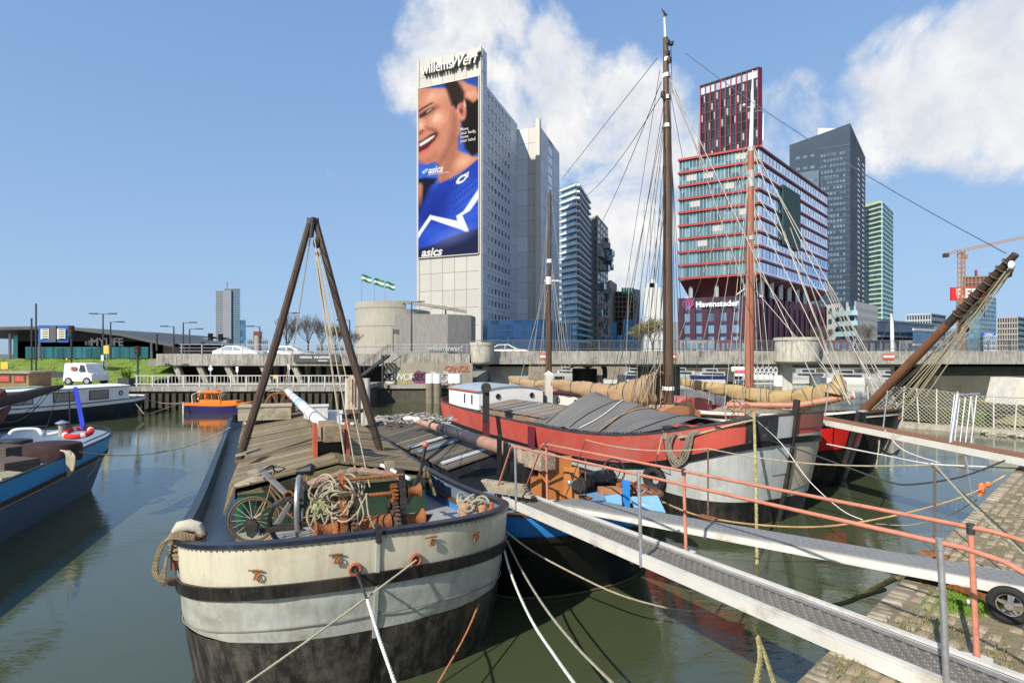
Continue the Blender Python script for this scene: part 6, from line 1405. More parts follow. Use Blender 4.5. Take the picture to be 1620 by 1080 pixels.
lobj('roof_vent', MB().lathe([(.28, 0), (.30, .06), (.2, .13), (.02, .16)], (.9, -7.4, 2.62), 16), mat('vent_blue', (.30,.42,.50), .4, .3), RS, 1)
lobj('aft_rail', MB().tube([(whx + .4, -8.9, 1.8), (whx + .4, -8.9, 2.2), (whx + .1, -9.2, 2.25), (-1, -9.5, 2.25)], .02, 5), iron, RS)
# plank hatch aft, tarpaulin forward
yT = 0.6; tarp = mat('grey_tarpaulin', (.135,.13,.125), .8, 0, .12, .8, .25, .35, (.20,.19,.17), 1.2, fine=.15)
lobj('hatch_coaming', MB().prism([(-1.75, -4.8), (1.75, -4.8), (1.75, yT + .3), (-1.75, yT + .3)], 1.35, 1.86), mat('rusty_coaming', (.24,.16,.11), .7, 0, .3, 3, .2), RS)
hatch_boards(RS, -4.8, yT + .3, 1.8, 1.90, 2.14, None, .33, mts=[timber('grey_plank_a', (.17,.16,.145)), timber('grey_plank_b', (.21,.20,.175)), timber('rust_plank', (.30,.20,.13))])
def tz(x, y):
    t = (y - yT) / 6.0; ridge = 2.90 - .55 * t if y > yT + 1.0 else 2.2 + .74 * max(0, (y - yT)) ** .8
    a = abs(x) / 2.15; base_ = hr.sheer(y) + .03
    z = base_ + (ridge - base_) * (1 - a ** 1.25)
    fold = .035 * math.sin(y * 4.6 + x * 1.1) * math.sin(a * 2.6) + .025 * math.sin(y * 9 + 3 * a) * a + .03 * math.sin(y * 2.1 - x * 2.3)
    return z + fold - .05 * math.sin(math.pi * ((y - yT) % 1.5) / 1.5) * (1 - a)
rows = [[(x, y, tz(x, y)) for x in [-2.15 + 4.3 * i / 60 for i in range(61)]] for y in [yT + 6.0 * j / 110 for j in range(111)]]
tp = thing('tarpaulin', 'dark grey tarpaulin tented over the hold of the red sailing barge', 'tarpaulin', wpt(RS, 0, 3, 1.8), wm(RS).to_euler().z)
def tobj(n, m, mt, sm=False): m.v = [wm(RS) @ q for q in m.v]; return obj(n, m, mt, tp, sm)
tobj('sheet', MB().grid(rows), tarp, 2)
m = MB()
for y in [yT + .75 + k * 1.5 for k in range(4)]:
    m.tube([(x, y + .03 * x, tz(x, y) + .012) for x in [-2.1 + 4.2 * i / 24 for i in range(25)]], .014, 4)
tobj('seam', m, black_paint)
m = MB(); m.tube([(x, yT + 2.6 + (x + 2.1) * -.0 + .35 * math.sin(x), tz(x, yT + 2.6) + .05) for x in [2.1 - 2.1 * i / 16 for i in range(17)]], .018, 5); tobj('white_line', m, rope_w)
m = MB(); m.tube([(x, yT + 3.5 + .2 * x, tz(x, yT + 3.5) + .03) for x in [2.15 - 2.2 * i / 16 for i in range(17)]], .022, 5).tube([(x, yT + 4.0 - .3 * x, tz(x, yT + 3.8) + .03) for x in [2.15 - 2.2 * i / 16 for i in range(17)]], .022, 5); tobj('lashing', m, mat('brown_strap', (.30,.20,.12), .9))
m = MB()
for k in range(44): y = yT - .1 + k * .15; m.box((2.38, y, hr.sheer(y) + .07), (.04, .05, .05))
tobj('edge_cleats', m, steel_dk)['kind'] = 'stuff'
# winch and handwheel near the bow of the red ship
rw = thing('anchor_winch', 'rust-red double handwheel winch behind the bow of the red sailing barge', 'winch', P(1162, 668, 17))
cw2 = P(1161, 652, 16.8); axw = V((.45, -.85, 0)).normalized()
for o_, r_ in ((0, .36), (.5, .30)):
    c = cw2 + V((.88, .48, 0)) * o_ + V((0, 0, -o_ * .15)); w_ = obj('handwheel', MB().ring(c, axw, r_, .022, 28, 6), mat('pinkish_rust', (.46,.22,.14), .7, 0, .25, 8, .2), rw, smooth=True); m = MB()
    a_ = axw.cross(V((0, 0, 1))); b_ = V((0, 0, 1))
    for k in range(5): q = k * 1.257 + .3; m.tube([c, c + (a_ * math.cos(q + .3) + b_ * math.sin(q + .3)) * r_ * .5, c + (a_ * math.cos(q) + b_ * math.sin(q)) * r_], .014, 5)
    obj('spokes', m, rust, rw)
obj('winch_drum', MB().cyl(cw2 + V((.1, .1, -.25)), cw2 + V((1.0, .6, -.35)), .16, n=14).box(cw2 + V((.3, .4, -.6)), (.8, .5, .5), .4), rusty_steel, rw)
# bollards with coiled rope on the red rail, tyre fender, leeboard-less pole
for k, (px, lab) in enumerate(((1057, 'left of two rope-wound bollards on the red rail above the hanging loops'), (1082, 'right of two rope-wound bollards on the red rail above the hanging loops'))):
    yy = surfY(RS, hr, px, 697) + .12; c = P(px, 694, yy); t = thing('bollard', lab, 'bollard', c)
    obj('post', MB().lathe([(.09, -.1), (.09, .25), (.15, .27), (.15, .33), (.02, .36)], c, 14), iron, t, smooth=True)
    m = MB()
    for q_ in range(5): strands(m, [c + V((.14 * math.cos(q), .14 * math.sin(q), .02 + q_ * .045)) for q in [2 * math.pi * i / 18 for i in range(19)]], .022)
    obj('wound_rope', m, mat('mossy_hemp', (.30,.27,.17), .9, 0, .25, 14, .5), t, smooth=True)
m = MB()
for k in range(4):
    x0 = 1056 + k * 2.5; x1 = 1093 - k * 3; HS = lambda a, b: P(a, b, surfY(RS, hr, a, max(b, 697)) - .09); strands(m, smooth_path([HS(x0 + 6, 686), HS(x0, 695), HS(x0 - 2, 710), HS(x0 + 4, 728 - k * 2), HS(x0 + 13, 738 - k * 3), HS(x1 - 8, 728 - k * 3), HS(x1, 705), HS(x1 + 3, 690), HS(x1 + 12, 682)], 6), .03)
obj('hanging_rope', m, mat('grey_brown_rope', (.25,.22,.17), .9, 0, .25, 14, .5), None, smooth=True, label='thick rope loops hanging over the red side above the tyre fender', cat='rope')
tf = P(1036, 757, surfY(RS, hr, 1036, 757) - .16)
t = thing('tyre_fender', 'old black tyre hung as a fender on the side of the red sailing barge', 'tyre', tf - V((0, 0, .42)))
rub = mat('rubber', (.022,.022,.022), .8, 0, .25, 6, .3); nR = V((-.72, -.69, 0)).normalized()
obj('tyre', MB().ring(tf, nR, .24, .105, 30, 12), rub, t, smooth=True)
m = MB(); a_ = nR.cross(V((0, 0, 1)))
for k in range(36): q = k * math.pi / 18; d = a_ * math.cos(q) + V((0, 0, math.sin(q))); m.beam(tf + d * .345 - nR * .09, tf + d * .345 + nR * .09, .03, .016, d)
obj('tread', m, rub, t)
obj('lanyard', MB().tube([tf + V((0, 0, .3)), P(1041, 718, 14.2), P(1047, 690, 14.9)], .014, 5), rope_m, t)
obj('tyre_fender', MB().ring(tf + V((.42, .1, -.20)), V((-.3, -.9, .2)), .22, .11, 26, 10), rub, None, smooth=True, label='second black tyre half hidden behind the first fender', cat='tyre')
t = thing('steel_spud', 'black vertical steel pile with a round head rising beside the red hull', 'pile', P(769, 692, 22.8))
obj('shaft', MB().beam(P(769, 712, 22.6), P(769, 615, 22.6), .26, .26), mat('spud_black', (.035,.033,.035), .5, .2, .3, 2, .2, .4, (.12,.08,.06), 2), t)
obj('shaft_reflection', MB().beam(P(769, 694, 22.58), P(769, 668, 22.58), .27, .27), mat('spud_reflection_red', (.10,.02,.02), .5), t); obj('head', MB().cyl(P(769, 613, 22.3), P(769, 613, 22.9), .20, n=18), iron, t, smooth=True)  # red overlay low on the shaft paints in the hull's reflection
obj('side_patch', MB().box(hr and Rl(2.47, 1.0, 1.28), (.02, .5, .75), wm(RS).to_euler().z), mat('wine_patch', (.12,.02,.03), .5), RS)  # plain dark wine patch on the red side

# ---------- second ship (mast with long furled sail) and third ship behind
NS = V((.877, .48, 0))
B3, h3 = boat('sailing_barge', 'black sailing barge with a bright red bow panel behind the red barge', (10.9, 18.0), RF, 22, 2.4, lb=2.6, nb=2.0, ls=2.2, ns=2.2,
              sheer=lambda y: 1.6 + .85 * max(0, (y - 1) / 10) ** 2.2, zb=-.6, rake=.9, fl=.22, pw=1.2)
lobj('rail_strake', h3.band(lambda S: S, lambda S: S - .30, 0, None, 2), black_paint, B3, 1); lobj('topside', h3.band(lambda S: S - .34, -.4, 0, None, 6), blackh, B3, 1); lobj('rubbing_strake', h3.belt(lambda S: S - .28, lambda S: S - .36, .06), black_paint, B3, 1)
bred = mat('bright_red_panel', (.55,.02,.018), .3, 0, .15, 2, .05, .2, (.25,.03,.03), 2)
for side in (1, -1): lobj('bow_panel', hull_patch(h3, (.75, 1.50), (.42, .42), (1.15, 1.15), side, .02), bred, B3, 1)
lobj('cap_rail', h3.cap(.10, .05, .02), white_p, B3); lobj('inner_bulwark', h3.inner(.3), white_p, B3); lobj('deck', h3.deck(.3), wood_grey, B3)
p, n_ = on_hull(B3, h3, 1350, 700, .03); obj('hawse_hole', MB().ring(p, n_, .2, .07, 18, 6).cyl(p - n_ * .05, p + n_ * .03, .18, n=16), iron, B3)
h3.seq = h3.half(); m = MB(); rows = [h3.pt(stem_u, z) for z in (2.5, 1.8, 1.2, .6, 0, -.3)]
for a, b in zip(rows, rows[1:]): m.beam(a + V((0, .04, 0)), b + V((0, .04, 0)), .10, .2, (0, 1, 0))
lobj('stem_post', m, iron, B3)
lobj('deckhouse_wall', arched(MB(), 1.5, -6.5, -1.5, 1.3, 2.15, .2), whg, B3); lobj('deckhouse_roof', arch_roof(1.56, -6.6, -1.4, 2.16, .2), mat('faded_red_roof', (.48,.13,.10), .6, 0, .15, 2, .1), B3)
for y in (-5.5, -3.8, -2.2): lobj('porthole', MB().ring((1.52, y, 1.85), (1, 0, 0), .13, .03, 14, 5), iron, B3)
lobj('hatch', arched(MB(), 1.3, -.5, 3.4, 1.3, 1.75, .3), mat('orange_hatch', (.40,.18,.09), .7, 0, .2, 2, .2), B3)
B4, h4 = boat('sailing_barge', 'dark hulled sailing barge with a long bowsprit, farthest right of the row', (13.9, 20.6), RF, 22, 2.3, lb=3.0, nb=1.9, ls=2.2, ns=2.2,
              sheer=lambda y: 1.5 + .75 * max(0, (y - 1) / 10) ** 2.2, zb=-.6, rake=1.3, fl=.25, pw=1.2)
lobj('topside', h4.band(lambda S: S, -.4, 0, None, 7), blackh, B4, 1); lobj('cap_rail', h4.cap(.12, .06, .03), mat('orange_black_rail', (.10,.045,.025)), B4); lobj('deck', h4.deck(.25), wood_grey, B4); lobj('inner_bulwark', h4.inner(.25), redp, B4)
lobj('rubbing_strake', h4.belt(lambda S: S - .12, lambda S: S - .17, .04), mat('pale_line', (.5,.5,.46), .6), B4, 1)
lobj('deckhouse', arched(MB(), 1.2, -2.5, 1.5, 1.2, 1.85, .25), mat('faded_red_roof', (.48,.13,.10), .6), B4); lobj('hatch', arched(MB(), 1.1, 3.5, 6.5, 1.3, 1.65, .2), wood_grey, B4)
ab = anchor('large black anchor hanging at the bow of the dark barge on the right', P(1400, 716, 19.0), (.5, .2, .8), (.9, .2, -.5), (0, -1, 0), 1.3)
# masts, sails, rigging
def mast(name, label, pts, rs, mt, n=14, cat='mast'):
    t = thing(name, label, cat, pts[0]); obj('pole', MB().tube(pts, rs, n), mt, t, smooth=True); return t
Y1 = 25.2
mA = mast('mast', 'tallest dark wooden mast with a wind vane at its top', [P(1058, 655, Y1), P(1057, 560, Y1), P(1056, 300, Y1), P(1053, 60, Y1)], [.23, .225, .19, .11], wood_mast)
obj('topmast', MB().tube([P(1053, 75, Y1), P(1051, 28, Y1)], [.06, .035], 8), white_p, mA, smooth=True)
obj('wind_vane', MB().beam(P(1051, 30, Y1), P(1050, 18, Y1), .03, .03).slab([P(1046, 14, Y1), P(1056, 24, Y1), P(1053, 27, Y1), P(1048, 19, Y1)], .03), iron, mA)
for y_ in (200, 155, 120, 95, 85, 68): obj('mast_band', MB().tube([P(1055, y_ + 3, Y1), P(1055, y_ - 3, Y1)], .22 - (220 - y_) * .0005, 12), (iron if y_ in (68, 85) else white_p), mA)
obj('pulley_blocks', MB().ball(P(1059, 95, Y1 - .2), .12, 6, (1, .6, 1.4)).ball(P(1049, 150, Y1 - .2), .12, 6, (1, .6, 1.6)).ball(P(1062, 70, Y1), .10, 6).beam(P(1056, 68, Y1), P(1066, 66, Y1), .05, .05), iron, mA, kind='stuff')
obj('white_collar', MB().tube([P(1057, 617, Y1), P(1057, 611, Y1)], .27, 14), white_p, mA)
obj('belaying_rack', MB().box(P(1040, 638, Y1 - .2), (1.5, .15, .12)).box(P(1078, 655, Y1), (.9, .5, 1.0)).beam(P(1050, 665, Y1 - .1), P(1057, 600, Y1 - .2), .12, .12), mat('dark_gear_wood', (.10,.055,.035), .7, 0, .3, 4, .2), mA)
m = MB()
for k in range(14): c = P(1026 + k * 3, 640, Y1 - .35); m.tube([c, c - V((0, 0, .35))], .05, 5)
obj('belayed_coils', m, rope_m, mA)
Y2 = 33.5
mBt = mast('mast', 'slender brown mast above a white square tabernacle', [P(868, 600, Y2), P(868, 430, Y2)], [.20, .15], wood_mast)
obj('topmast', MB().tube([P(869, 430, Y2), P(870, 308, Y2), P(871, 300, Y2)], [.14, .09, .06], 10), mat('dark_pole', (.07,.06,.055), .6), mBt, smooth=True)
obj('crosstree', MB().beam(P(861, 444, Y2), P(884, 444, Y2), .09, .07).tube([P(868, 450, Y2), P(868, 438, Y2)], .17, 12), white_p, mBt); obj('white_collar', MB().tube([P(869, 416, Y2), P(869, 410, Y2)], .15, 10), white_p, mBt)
Yt = 30
tt = thing('tabernacle', 'white and grey square mast tabernacle with a capped top', 'tabernacle', P(868, 650, Yt)); obj('column', MB().beam(P(868, 652, Yt), P(868, 592, Yt), .44, .40), mat('weathered_white_timber', (.50,.48,.43), .8, 0, .15, 3, .3, .5, (.25,.23,.2), 2, streak=.4), tt); obj('cap', MB().add([P(861,592,Yt)+V((0,-.2,0)),P(875,592,Yt)+V((0,-.2,0)),P(875,592,Yt)+V((0,.2,0)),P(861,592,Yt)+V((0,.2,0)),P(868,586,Yt)], [(0,1,4),(1,2,4),(2,3,4),(3,0,4),(3,2,1,0)]), white_p, tt)
obj('round_fender', MB().ball(P(857, 632, Yt - 1), .30, 10, (1, 1, 1.1)), mat('grey_fender', (.10,.11,.12), .35), None, smooth=True, label='grey round fender hanging left of the white tabernacle', cat='fender')
Y3 = 26.5
mC = mast('mast', 'red-brown mast in front of the red-banded offices', [P(1185, 655, Y3), P(1186, 450, Y3), P(1188, 232, Y3)], [.20, .19, .13], mat('red_brown_mast', (.34,.13,.08), .4, 0, .2, 2.5, .1, .3, (.2,.08,.06), 2, stretch=(4,4,.5)))
obj('topmast', MB().tube([P(1188, 235, Y3), P(1190, 165, Y3), P(1191, 112, Y3)], [.10, .07, .02], 8), white_p, mC, smooth=True)
obj('mast_cap', MB().tube([P(1188, 296, Y3), P(1188, 270, Y3)], .16, 12).tube([P(1187, 380, Y3), P(1187, 374, Y3)], .20, 12).tube([P(1188, 240, Y3), P(1188, 232, Y3)], .15, 10).beam(P(1183, 170, Y3), P(1194, 170, Y3), .06, .06).ball(P(1177, 167, Y3), .09, 6), mat('pale_iron', (.45,.43,.4), .5, .3), mC, kind='stuff')
obj('yard_arm', MB().tube([P(1194, 176, Y3), P(1206, 175, Y3), P(1208, 180, Y3), P(1207, 222, Y3)], .025, 5), steel, mC)
def wires(name, label, segs, r_, mt, group=None):
    t = thing(name, label, 'rigging', P(segs[0][1][0], segs[0][1][1], segs[0][1][2]), group=group); m = MB()
    for a, b, *s_ in segs: m.tube(sag(P(*a), P(*b), s_[0] if s_ else 0, 8 if s_ else 1), r_, 4)
    obj('wire', m, mt, t, kind=None); return t
# each shroud set is its own object; each line a child
def shrouds(label, segs, mt, r_=.014, blocks=()):
    t = thing('rigging', label, 'rigging', P(*segs[0][1]))
    for s_ in segs:
        a, b = s_[0], s_[1]; r2 = s_[3] if len(s_) > 3 else r_; obj('line', MB().tube(sag(P(*a), P(*b), s_[2] if len(s_) > 2 else 0, 8), r2, 4), mt, t)
    for p in blocks: obj('block', MB().ball(P(*p), .07, 6, (1, .6, 1.7)), iron, t)
    return t
shrouds('dark shrouds fanning down left from the tallest mast to its ship', [((1052,180,25),(962,640,27.5)),((1050,165,25),(975,615,24.5)),((1051,190,25),(992,600,23.5)),((1051,200,25),(1004,600,23.8)),((1052,290,25),(1000,640,23.6)),((1052,230,25),(1018,630,23.8)),((1053,320,25),(1010,640,24)),((1053,260,25),(1028,640,24.2)),((1052,420,25),(1032,650,24)),((1053,300,25),(1040,640,24.5))], rope_dk, .016)
shrouds('dark stays running off high to the left from the tallest mast', [((1040,92,25.2),(890,282,36),0,.018),((1047,150,25),(925,312,40),.5,.018),((1046,130,25),(948,360,42),.3,.018),((1044,110,25),(990,455,30),0,.012)], rope_dk, .015)
shrouds('dark shrouds dropping right of the tallest mast', [((1058,110,25),(1064,640,24.5)),((1060,120,25),(1070,640,24.8)),((1058,180,25),(1087,640,26)),((1061,150,25),(1080,250,25.5)),((1062,75,25),(1063,150,25)),((1059,160,25),(1075,560,25))], rope_dk, .014)
shrouds('thick pale double stay from the tallest mast down to the right', [((1062,128,25),(1300,628,20),0,.02),((1064,130,25),(1180,460,23),0,.018),((1062,138,25),(1120,275,24),0,.03)], mat('pale_wire', (.37,.345,.30), .6, .1, .1, 8), .03)
shrouds('long thin forestay from the mast top to the bowsprit tip', [((1084,84,25),(1592,401,16.4),.35,.014)], mat('blue_grey_wire', (.08,.12,.18), .5), .014)
shrouds('pale shrouds fanning out from the red-brown mast', [((1180,232,26.5),(1076,425,30)),((1183,240,26.5),(1120,640,28)),((1184,280,26.5),(1146,645,26)),((1183,300,26.5),(1158,640,25)),((1182,320,26.5),(1166,645,25.5)),((1185,330,26.5),(1175,640,25)),((1185,236,26.5),(1088,640,29)),((1184,240,26.5),(1065,560,30))], mat('pale_wire', (.37,.345,.30)), .016)
shrouds('heavy pale stays from the red-brown mast down to the right', [((1192,240,26.5),(1310,560,22),0,.024),((1194,330,26.5),(1345,640,21),0,.02),((1192,300,26.5),(1405,640,21),0,.022),((1196,245,26.5),(1425,650,21.5),0,.022),((1194,420,26.5),(1335,625,21),0,.018),((1194,235,26.5),(1395,640,21),0,.018),((1196,460,26.5),(1345,632,21.2),0,.018),((1190,340,26.5),(1200,640,25)),((1190,360,26.5),(1212,640,25)),((1191,300,26.5),(1222,640,25))], mat('pale_wire', (.37,.345,.30)), .016)
shrouds('thin shrouds of the slender mast', [((866,420,33.5),(835,600,32),0,.012),((866,440,33.5),(812,640,31),0,.014),((867,444,33.5),(846,640,32),0,.014),((871,400,33.5),(902,640,32)),((871,420,33.5),(912,640,32)),((872,310,33.5),(905,600,34)),((868,320,33.5),(845,560,34),.2),((873,440,33.5),(895,640,32)),((866,340,33.5),(856,640,32))], rope_g, .013)
shrouds('running ropes and halyards hanging beside the tallest mast', [((1020,320,24.6),(1006,640,24)),((1030,300,24.6),(1024,650,24)),((1036,280,24.6),(1036,640,24.2)),((1044,260,24.8),(1045,640,24.4)),((996,420,24.2),(988,640,23.8)),((1045,560,24),(1000,640,23.5)),((1047,570,24),(1012,645,23.6))], rope_g, .013)
tan = mat('tan_sailcloth', (.33,.22,.125), .9, 0, .12, 1.6, .3, .35, (.22,.15,.09), 1.5, fine=.15); tan2 = mat('ochre_sailcloth', (.38,.27,.13), .9, 0, .15, 1.4, .3, .5, (.30,.27,.08), .8)
def furled(name, label, path, radii, mt, n=22, seed=1, flat=1.0, ties=9):
    t = thing(name, label, 'sail', path[0]); pp = smooth_path(path, 10); k = len(pp); rr = random.Random(seed); rows = []
    R_ = np.interp(np.linspace(0, 1, k), np.linspace(0, 1, len(radii)), radii)
    side = V((.88, .48, 0))
    for i, p in enumerate(pp):
        row = []
        for j in range(n):
            q = 2 * math.pi * j / n; w_ = 1 + .10 * math.sin(i * .9 + j * 1.3) + .09 * math.sin(3 * q + i * .35) + .07 * math.sin(i * 2.3 + 5 * q)
            tie = .80 if (i % (k // ties)) == 0 else 1.0
            row.append(p + (V((0, 0, 1)) * math.sin(q) * flat * (1.15 if math.sin(q) < 0 else .9) + side * math.cos(q) * .6) * R_[i] * w_ * tie)
        rows.append(row)
    obj('sailcloth', MB().grid(rows, closed=True), mt, t, 2)
    for i in range(0, k, k // ties): obj('sail_tie', MB().tube([pp[i] + (V((0, 0, 1)) * math.sin(q) * flat * 1.0 + side * math.cos(q) * .6) * R_[i] * .95 for q in [2 * math.pi * j / 12 for j in range(12)]], .014, 4, closed=True), rope_dk, t)
    return t
furled('furled_sail', 'brown furled sail slung low left of the tallest mast', [P(806, 598, 32), P(840, 607, 31), P(885, 607, 29.5), P(940, 618, 27.5), P(985, 622, 26.4), P(1020, 615, 25.6), P(1046, 608, 25.1)], [.16, .22, .24, .42, .52, .66, .72], tan, seed=4)
fs = furled('furled_sail', 'ochre furled sail on its boom right of the tallest mast, gathered in a peak', [P(1078, 603, 29.5), P(1110, 610, 28.6), P(1160, 617, 27), P(1220, 628, 25.3), P(1280, 626, 23.8), P(1320, 618, 22.6), P(1335, 612, 22.3)], [.14, .24, .30, .34, .40, .42, .30], tan2, seed=8)
pk = P(1326, 592, 22.4); obj('peak_cloth', MB().tube([P(1322, 624, 22.4), P(1326, 608, 22.4), P(1325, 596, 22.4), P(1323, 588, 22.4)], [.42, .30, .15, .03], 10), tan2, fs, smooth=True)
obj('boom', MB().tube([P(1262, 641, 22.9), P(1352, 625, 22.0)], .13, 10).tube([P(1150, 640, 24), P(1262, 641, 22.9)], .12, 10), mat('pink_boom', (.40,.20,.13), .5), fs, smooth=True)
for f_ in (0.2, .55, .9): obj('boom_band', MB().tube([P(1328, 630, 22.2).lerp(P(1352, 625, 22), f_), P(1328, 630, 22.2).lerp(P(1352, 625, 22), f_ + .08)], .16, 10), white_p, fs)
bs_ = thing('bowsprit', 'great brown bowsprit slanting up to the right with hanging tackle', 'bowsprit', P(1368, 650, 21.4))
b0, b1_ = P(1366, 650, 21.4), P(1607, 402, 16.3); bm1 = b0.lerp(b1_, .62)
obj('spar', MB().tube([b0, b0.lerp(b1_, .4), bm1], [.155, .15, .13], 14), mat('chestnut_spar', (.17,.078,.042), .4, 0, .2, 2, .1), bs_, smooth=True)
obj('tarred_end', MB().tube([bm1, b0.lerp(b1_, .85), b1_], [.132, .125, .10], 14), mat('dark_spar', (.06,.04,.03), .5, 0, .3, 3, .2), bs_, smooth=True)
m = MB(); rr = random.Random(2)
for k in range(5): m.tube([b0.lerp(b1_, .66 + j * .03) + V((.06 + rr.uniform(-.05, .08), -.1 + rr.uniform(-.05, .05), -.12 - k * .035 + rr.uniform(-.04, .04))) for j in range(11)], [rr.uniform(.02, .05) for j in range(11)], 6)
for k in range(9): m.ring(b0.lerp(b1_, .68 + k * .035), b1_ - b0, .15, .022, 14, 5)
obj('wound_rope', m, mat('tarry_rope', (.10,.08,.05), .9, 0, .3, 8, .4), bs_, smooth=True)
obj('white_block', MB().ball(P(1600, 419, 16.2), .10, 8, (1, .5, 1.2)), white_p, bs_, smooth=True)
shrouds('pale tackle ropes hanging from the bowsprit tip to the deck of the dark barge', [((1600,425,16.3),(1450,628,20)),((1603,425,16.3),(1462,630,19.8)),((1598,430,16.3),(1420,650,21)),((1560,470,17.3),(1400,648,21)),((1555,480,17.3),(1410,655,20.8)),((1540,490,17.5),(1392,645,21.4)),((1520,520,18),(1386,640,21.5)),((1590,430,16.4),(1430,650,20.5)),((1540,505,17.5),(1440,640,20)),((1500,545,18.5),(1400,652,21.2)),((1480,560,19),(1380,650,21.4)),((1570,450,17),(1436,628,20.4))], mat('straw_rope', (.42,.37,.26), .9), .022, ((1470,600,19.6),(1530,520,17.8)))
shrouds('pale stays slanting across the bridge left of the bowsprit', [((1310,450,22),(1400,640,21.8)),((1316,455,22),(1412,642,21.6)),((1305,445,22),(1388,640,22)),((1250,360,23),(1345,630,21.6),0,.018),((1240,365,23),(1338,632,21.6),0,.016)], mat('pale_wire', (.37,.345,.30)), .02)

# ---------- left blue boat
LB, hl = boat('motor_barge', 'blue steel barge at the left edge with dark covers on its deck', (-15.6, 19.5), (-.30, .954), 16, 2.2, lb=2.4, nb=2.3, ls=2, ns=2.3,
              sheer=lambda y: 1.50 + .22 * max(0, (y + 2) / 10) ** 1.8, zb=-.8, rake=2.1, fl=.30, pw=1.1)
bb_ = mat('bright_blue_paint', (.04,.32,.68), .4, 0, .15, 1.2, .08, .5, (.08,.26,.46), 1.2, streak=.25); nb2 = mat('navy_steel', (.045,.11,.19), .35, .1, .18, .9, .1, .4, (.11,.15,.19), .8, streak=.3)
lobj('rail_strake', hl.band(lambda S: S, lambda S: S - .46, 0, None, 2), bb_, LB, 1); lobj('rubbing_strake', hl.belt(lambda S: S - .46, lambda S: S - .58, .05), mat('rusty_belt', (.07,.045,.035), .6, 0, .3, 2, .2), LB, 1)
lobj('white_line', hl.belt(lambda S: S - .585, lambda S: S - .60, .052), mat('pale_line', (.5,.5,.46)), LB); lobj('topside', hl.band(lambda S: S - .6, -.6, 0, None, 8), nb2, LB, 1)
lobj('cap_rail', hl.cap(.07, .04, .02), black_paint, LB); lobj('inner_bulwark', hl.inner(.4), hull_in, LB); lobj('deck', hl.deck(.4), mat('blue_grey_deck', (.17,.26,.37)), LB)
def covered(label, px, py, Y, rx, ry, hh, mt, n='covered_tank'):
    c = P(px, py, Y); m = MB(); prof = [(1, 0), (1.02, hh * .7), (.98, hh * .95), (.8, hh), (.02, hh * 1.03)]
    m.lathe(prof, c, 26, Matrix.Diagonal(V((rx, ry, 1)))); return obj(n, m, mt, None, smooth=True, label=label, cat='cover')
mar = mat('maroon_cover', (.04,.018,.018), .6, 0, .2, 3, .2, .3, (.14,.09,.08), 2)
covered('round maroon covered tank on the deck of the blue barge', 84, 727, 15.6, .72, .5, .48, mar)
covered('flat dark cushion cover further forward on the blue barge', 20, 702, 17.4, .55, .35, .14, black_paint, 'cushion')
for k, (px, py, Y, sz, mt, lab) in enumerate(((14, 742, 14.6, (1.0, .8, .5), timber('dark_crate', (.10,.075,.06)), 'dark wooden crate on the blue barge at the left edge'), (8, 762, 13.6, (.8, .6, .35), wood_grey, 'brown canvas-topped box nearest the camera on the blue barge'), (8, 715, 16.2, (.9, .5, .35), timber('dark_crate', (.10,.075,.06)), 'low slatted box behind the crate on the blue barge'))):
    c = P(px, py, Y); m = MB(); m.box(c, sz, -.3)
    for q in range(4): m.box(c + V((0, 0, -sz[2] / 2 + .06 + q * sz[2] / 4)), (sz[0] + .03, sz[1] + .03, sz[2] / 5), -.3)
    obj('deck_crate', m, mt, None, label=lab, cat='crate'); 
for k in range(6): pass
t = thing('stove_pipe', 'small capped chimney pipe on the deck of the blue barge', 'chimney', P(98, 688, 17.6)); obj('pipe', MB().cyl(P(98, 690, 17.6), P(98, 670, 17.6), .09, n=12), mat('grey_green_pipe', (.30,.31,.27), .6), t, smooth=True); obj('cap', MB().lathe([(.18, 0), (.16, .02), (.02, .09)], P(98, 669, 17.6), 14), steel, t)
lbm = mat('lifebuoy_red', (.60,.035,.03), .5, 0, .1, 4, 0); t = thing('lifebuoy', 'red lifebuoy with white bands lying at the tip of the blue barge', 'lifebuoy', P(122, 690, 17.8)); lc = P(124, 684, 17.7); an = V((.1, -.25, .95))
obj('ring', MB().ring(lc, an, .33, .085, 30, 8), lbm, t, smooth=True)
for k in range(4): obj('white_band', MB().ring(lc, an, .33, .088, 4, 8, arc=.32, a0=k * 1.57 + .4), white_p, t)
obj('handrail_pipe', MB().tube(smooth_path([P(15, 687, 17), P(25, 680, 17.1), P(58, 679, 17.4), P(66, 686, 17.4), P(72, 688, 17.5), P(92, 684, 17.7)], 5), .055, 8), white_p, None, smooth=True, label='bent white handrail pipe on the deck of the blue barge', cat='rail')
m = MB(); 
for k in range(8): pass
rl = hl.loop(lambda S: S + .14, -.06); seg = [q for q in rl if q.y > 1.5]; lobj('pulpit_rail', MB().tube([q for q in rl if q.y > 4 and q.x >= 0] , .02, 5).tube([q for q in rl if q.y > 4 and q.x <= 0], .02, 5), iron, LB)
m = MB()
for k in range(4): strands(m, smooth_path([P(96, 712, 15.2), P(104 + k*2, 716, 14.95), P(106 + k*2, 735, 14.85), P(108 + k, 754 - k * 3, 14.8), P(113 + k, 742, 14.8), P(112 + k * 2, 722, 14.9), P(104 + k * 2, 713, 15.1)], 6), .022)
obj('hanging_rope', m, mat('straw_rope', (.42,.37,.26)), None, smooth=True, label='straw-coloured rope looped over the blue rail of the left barge', cat='rope')
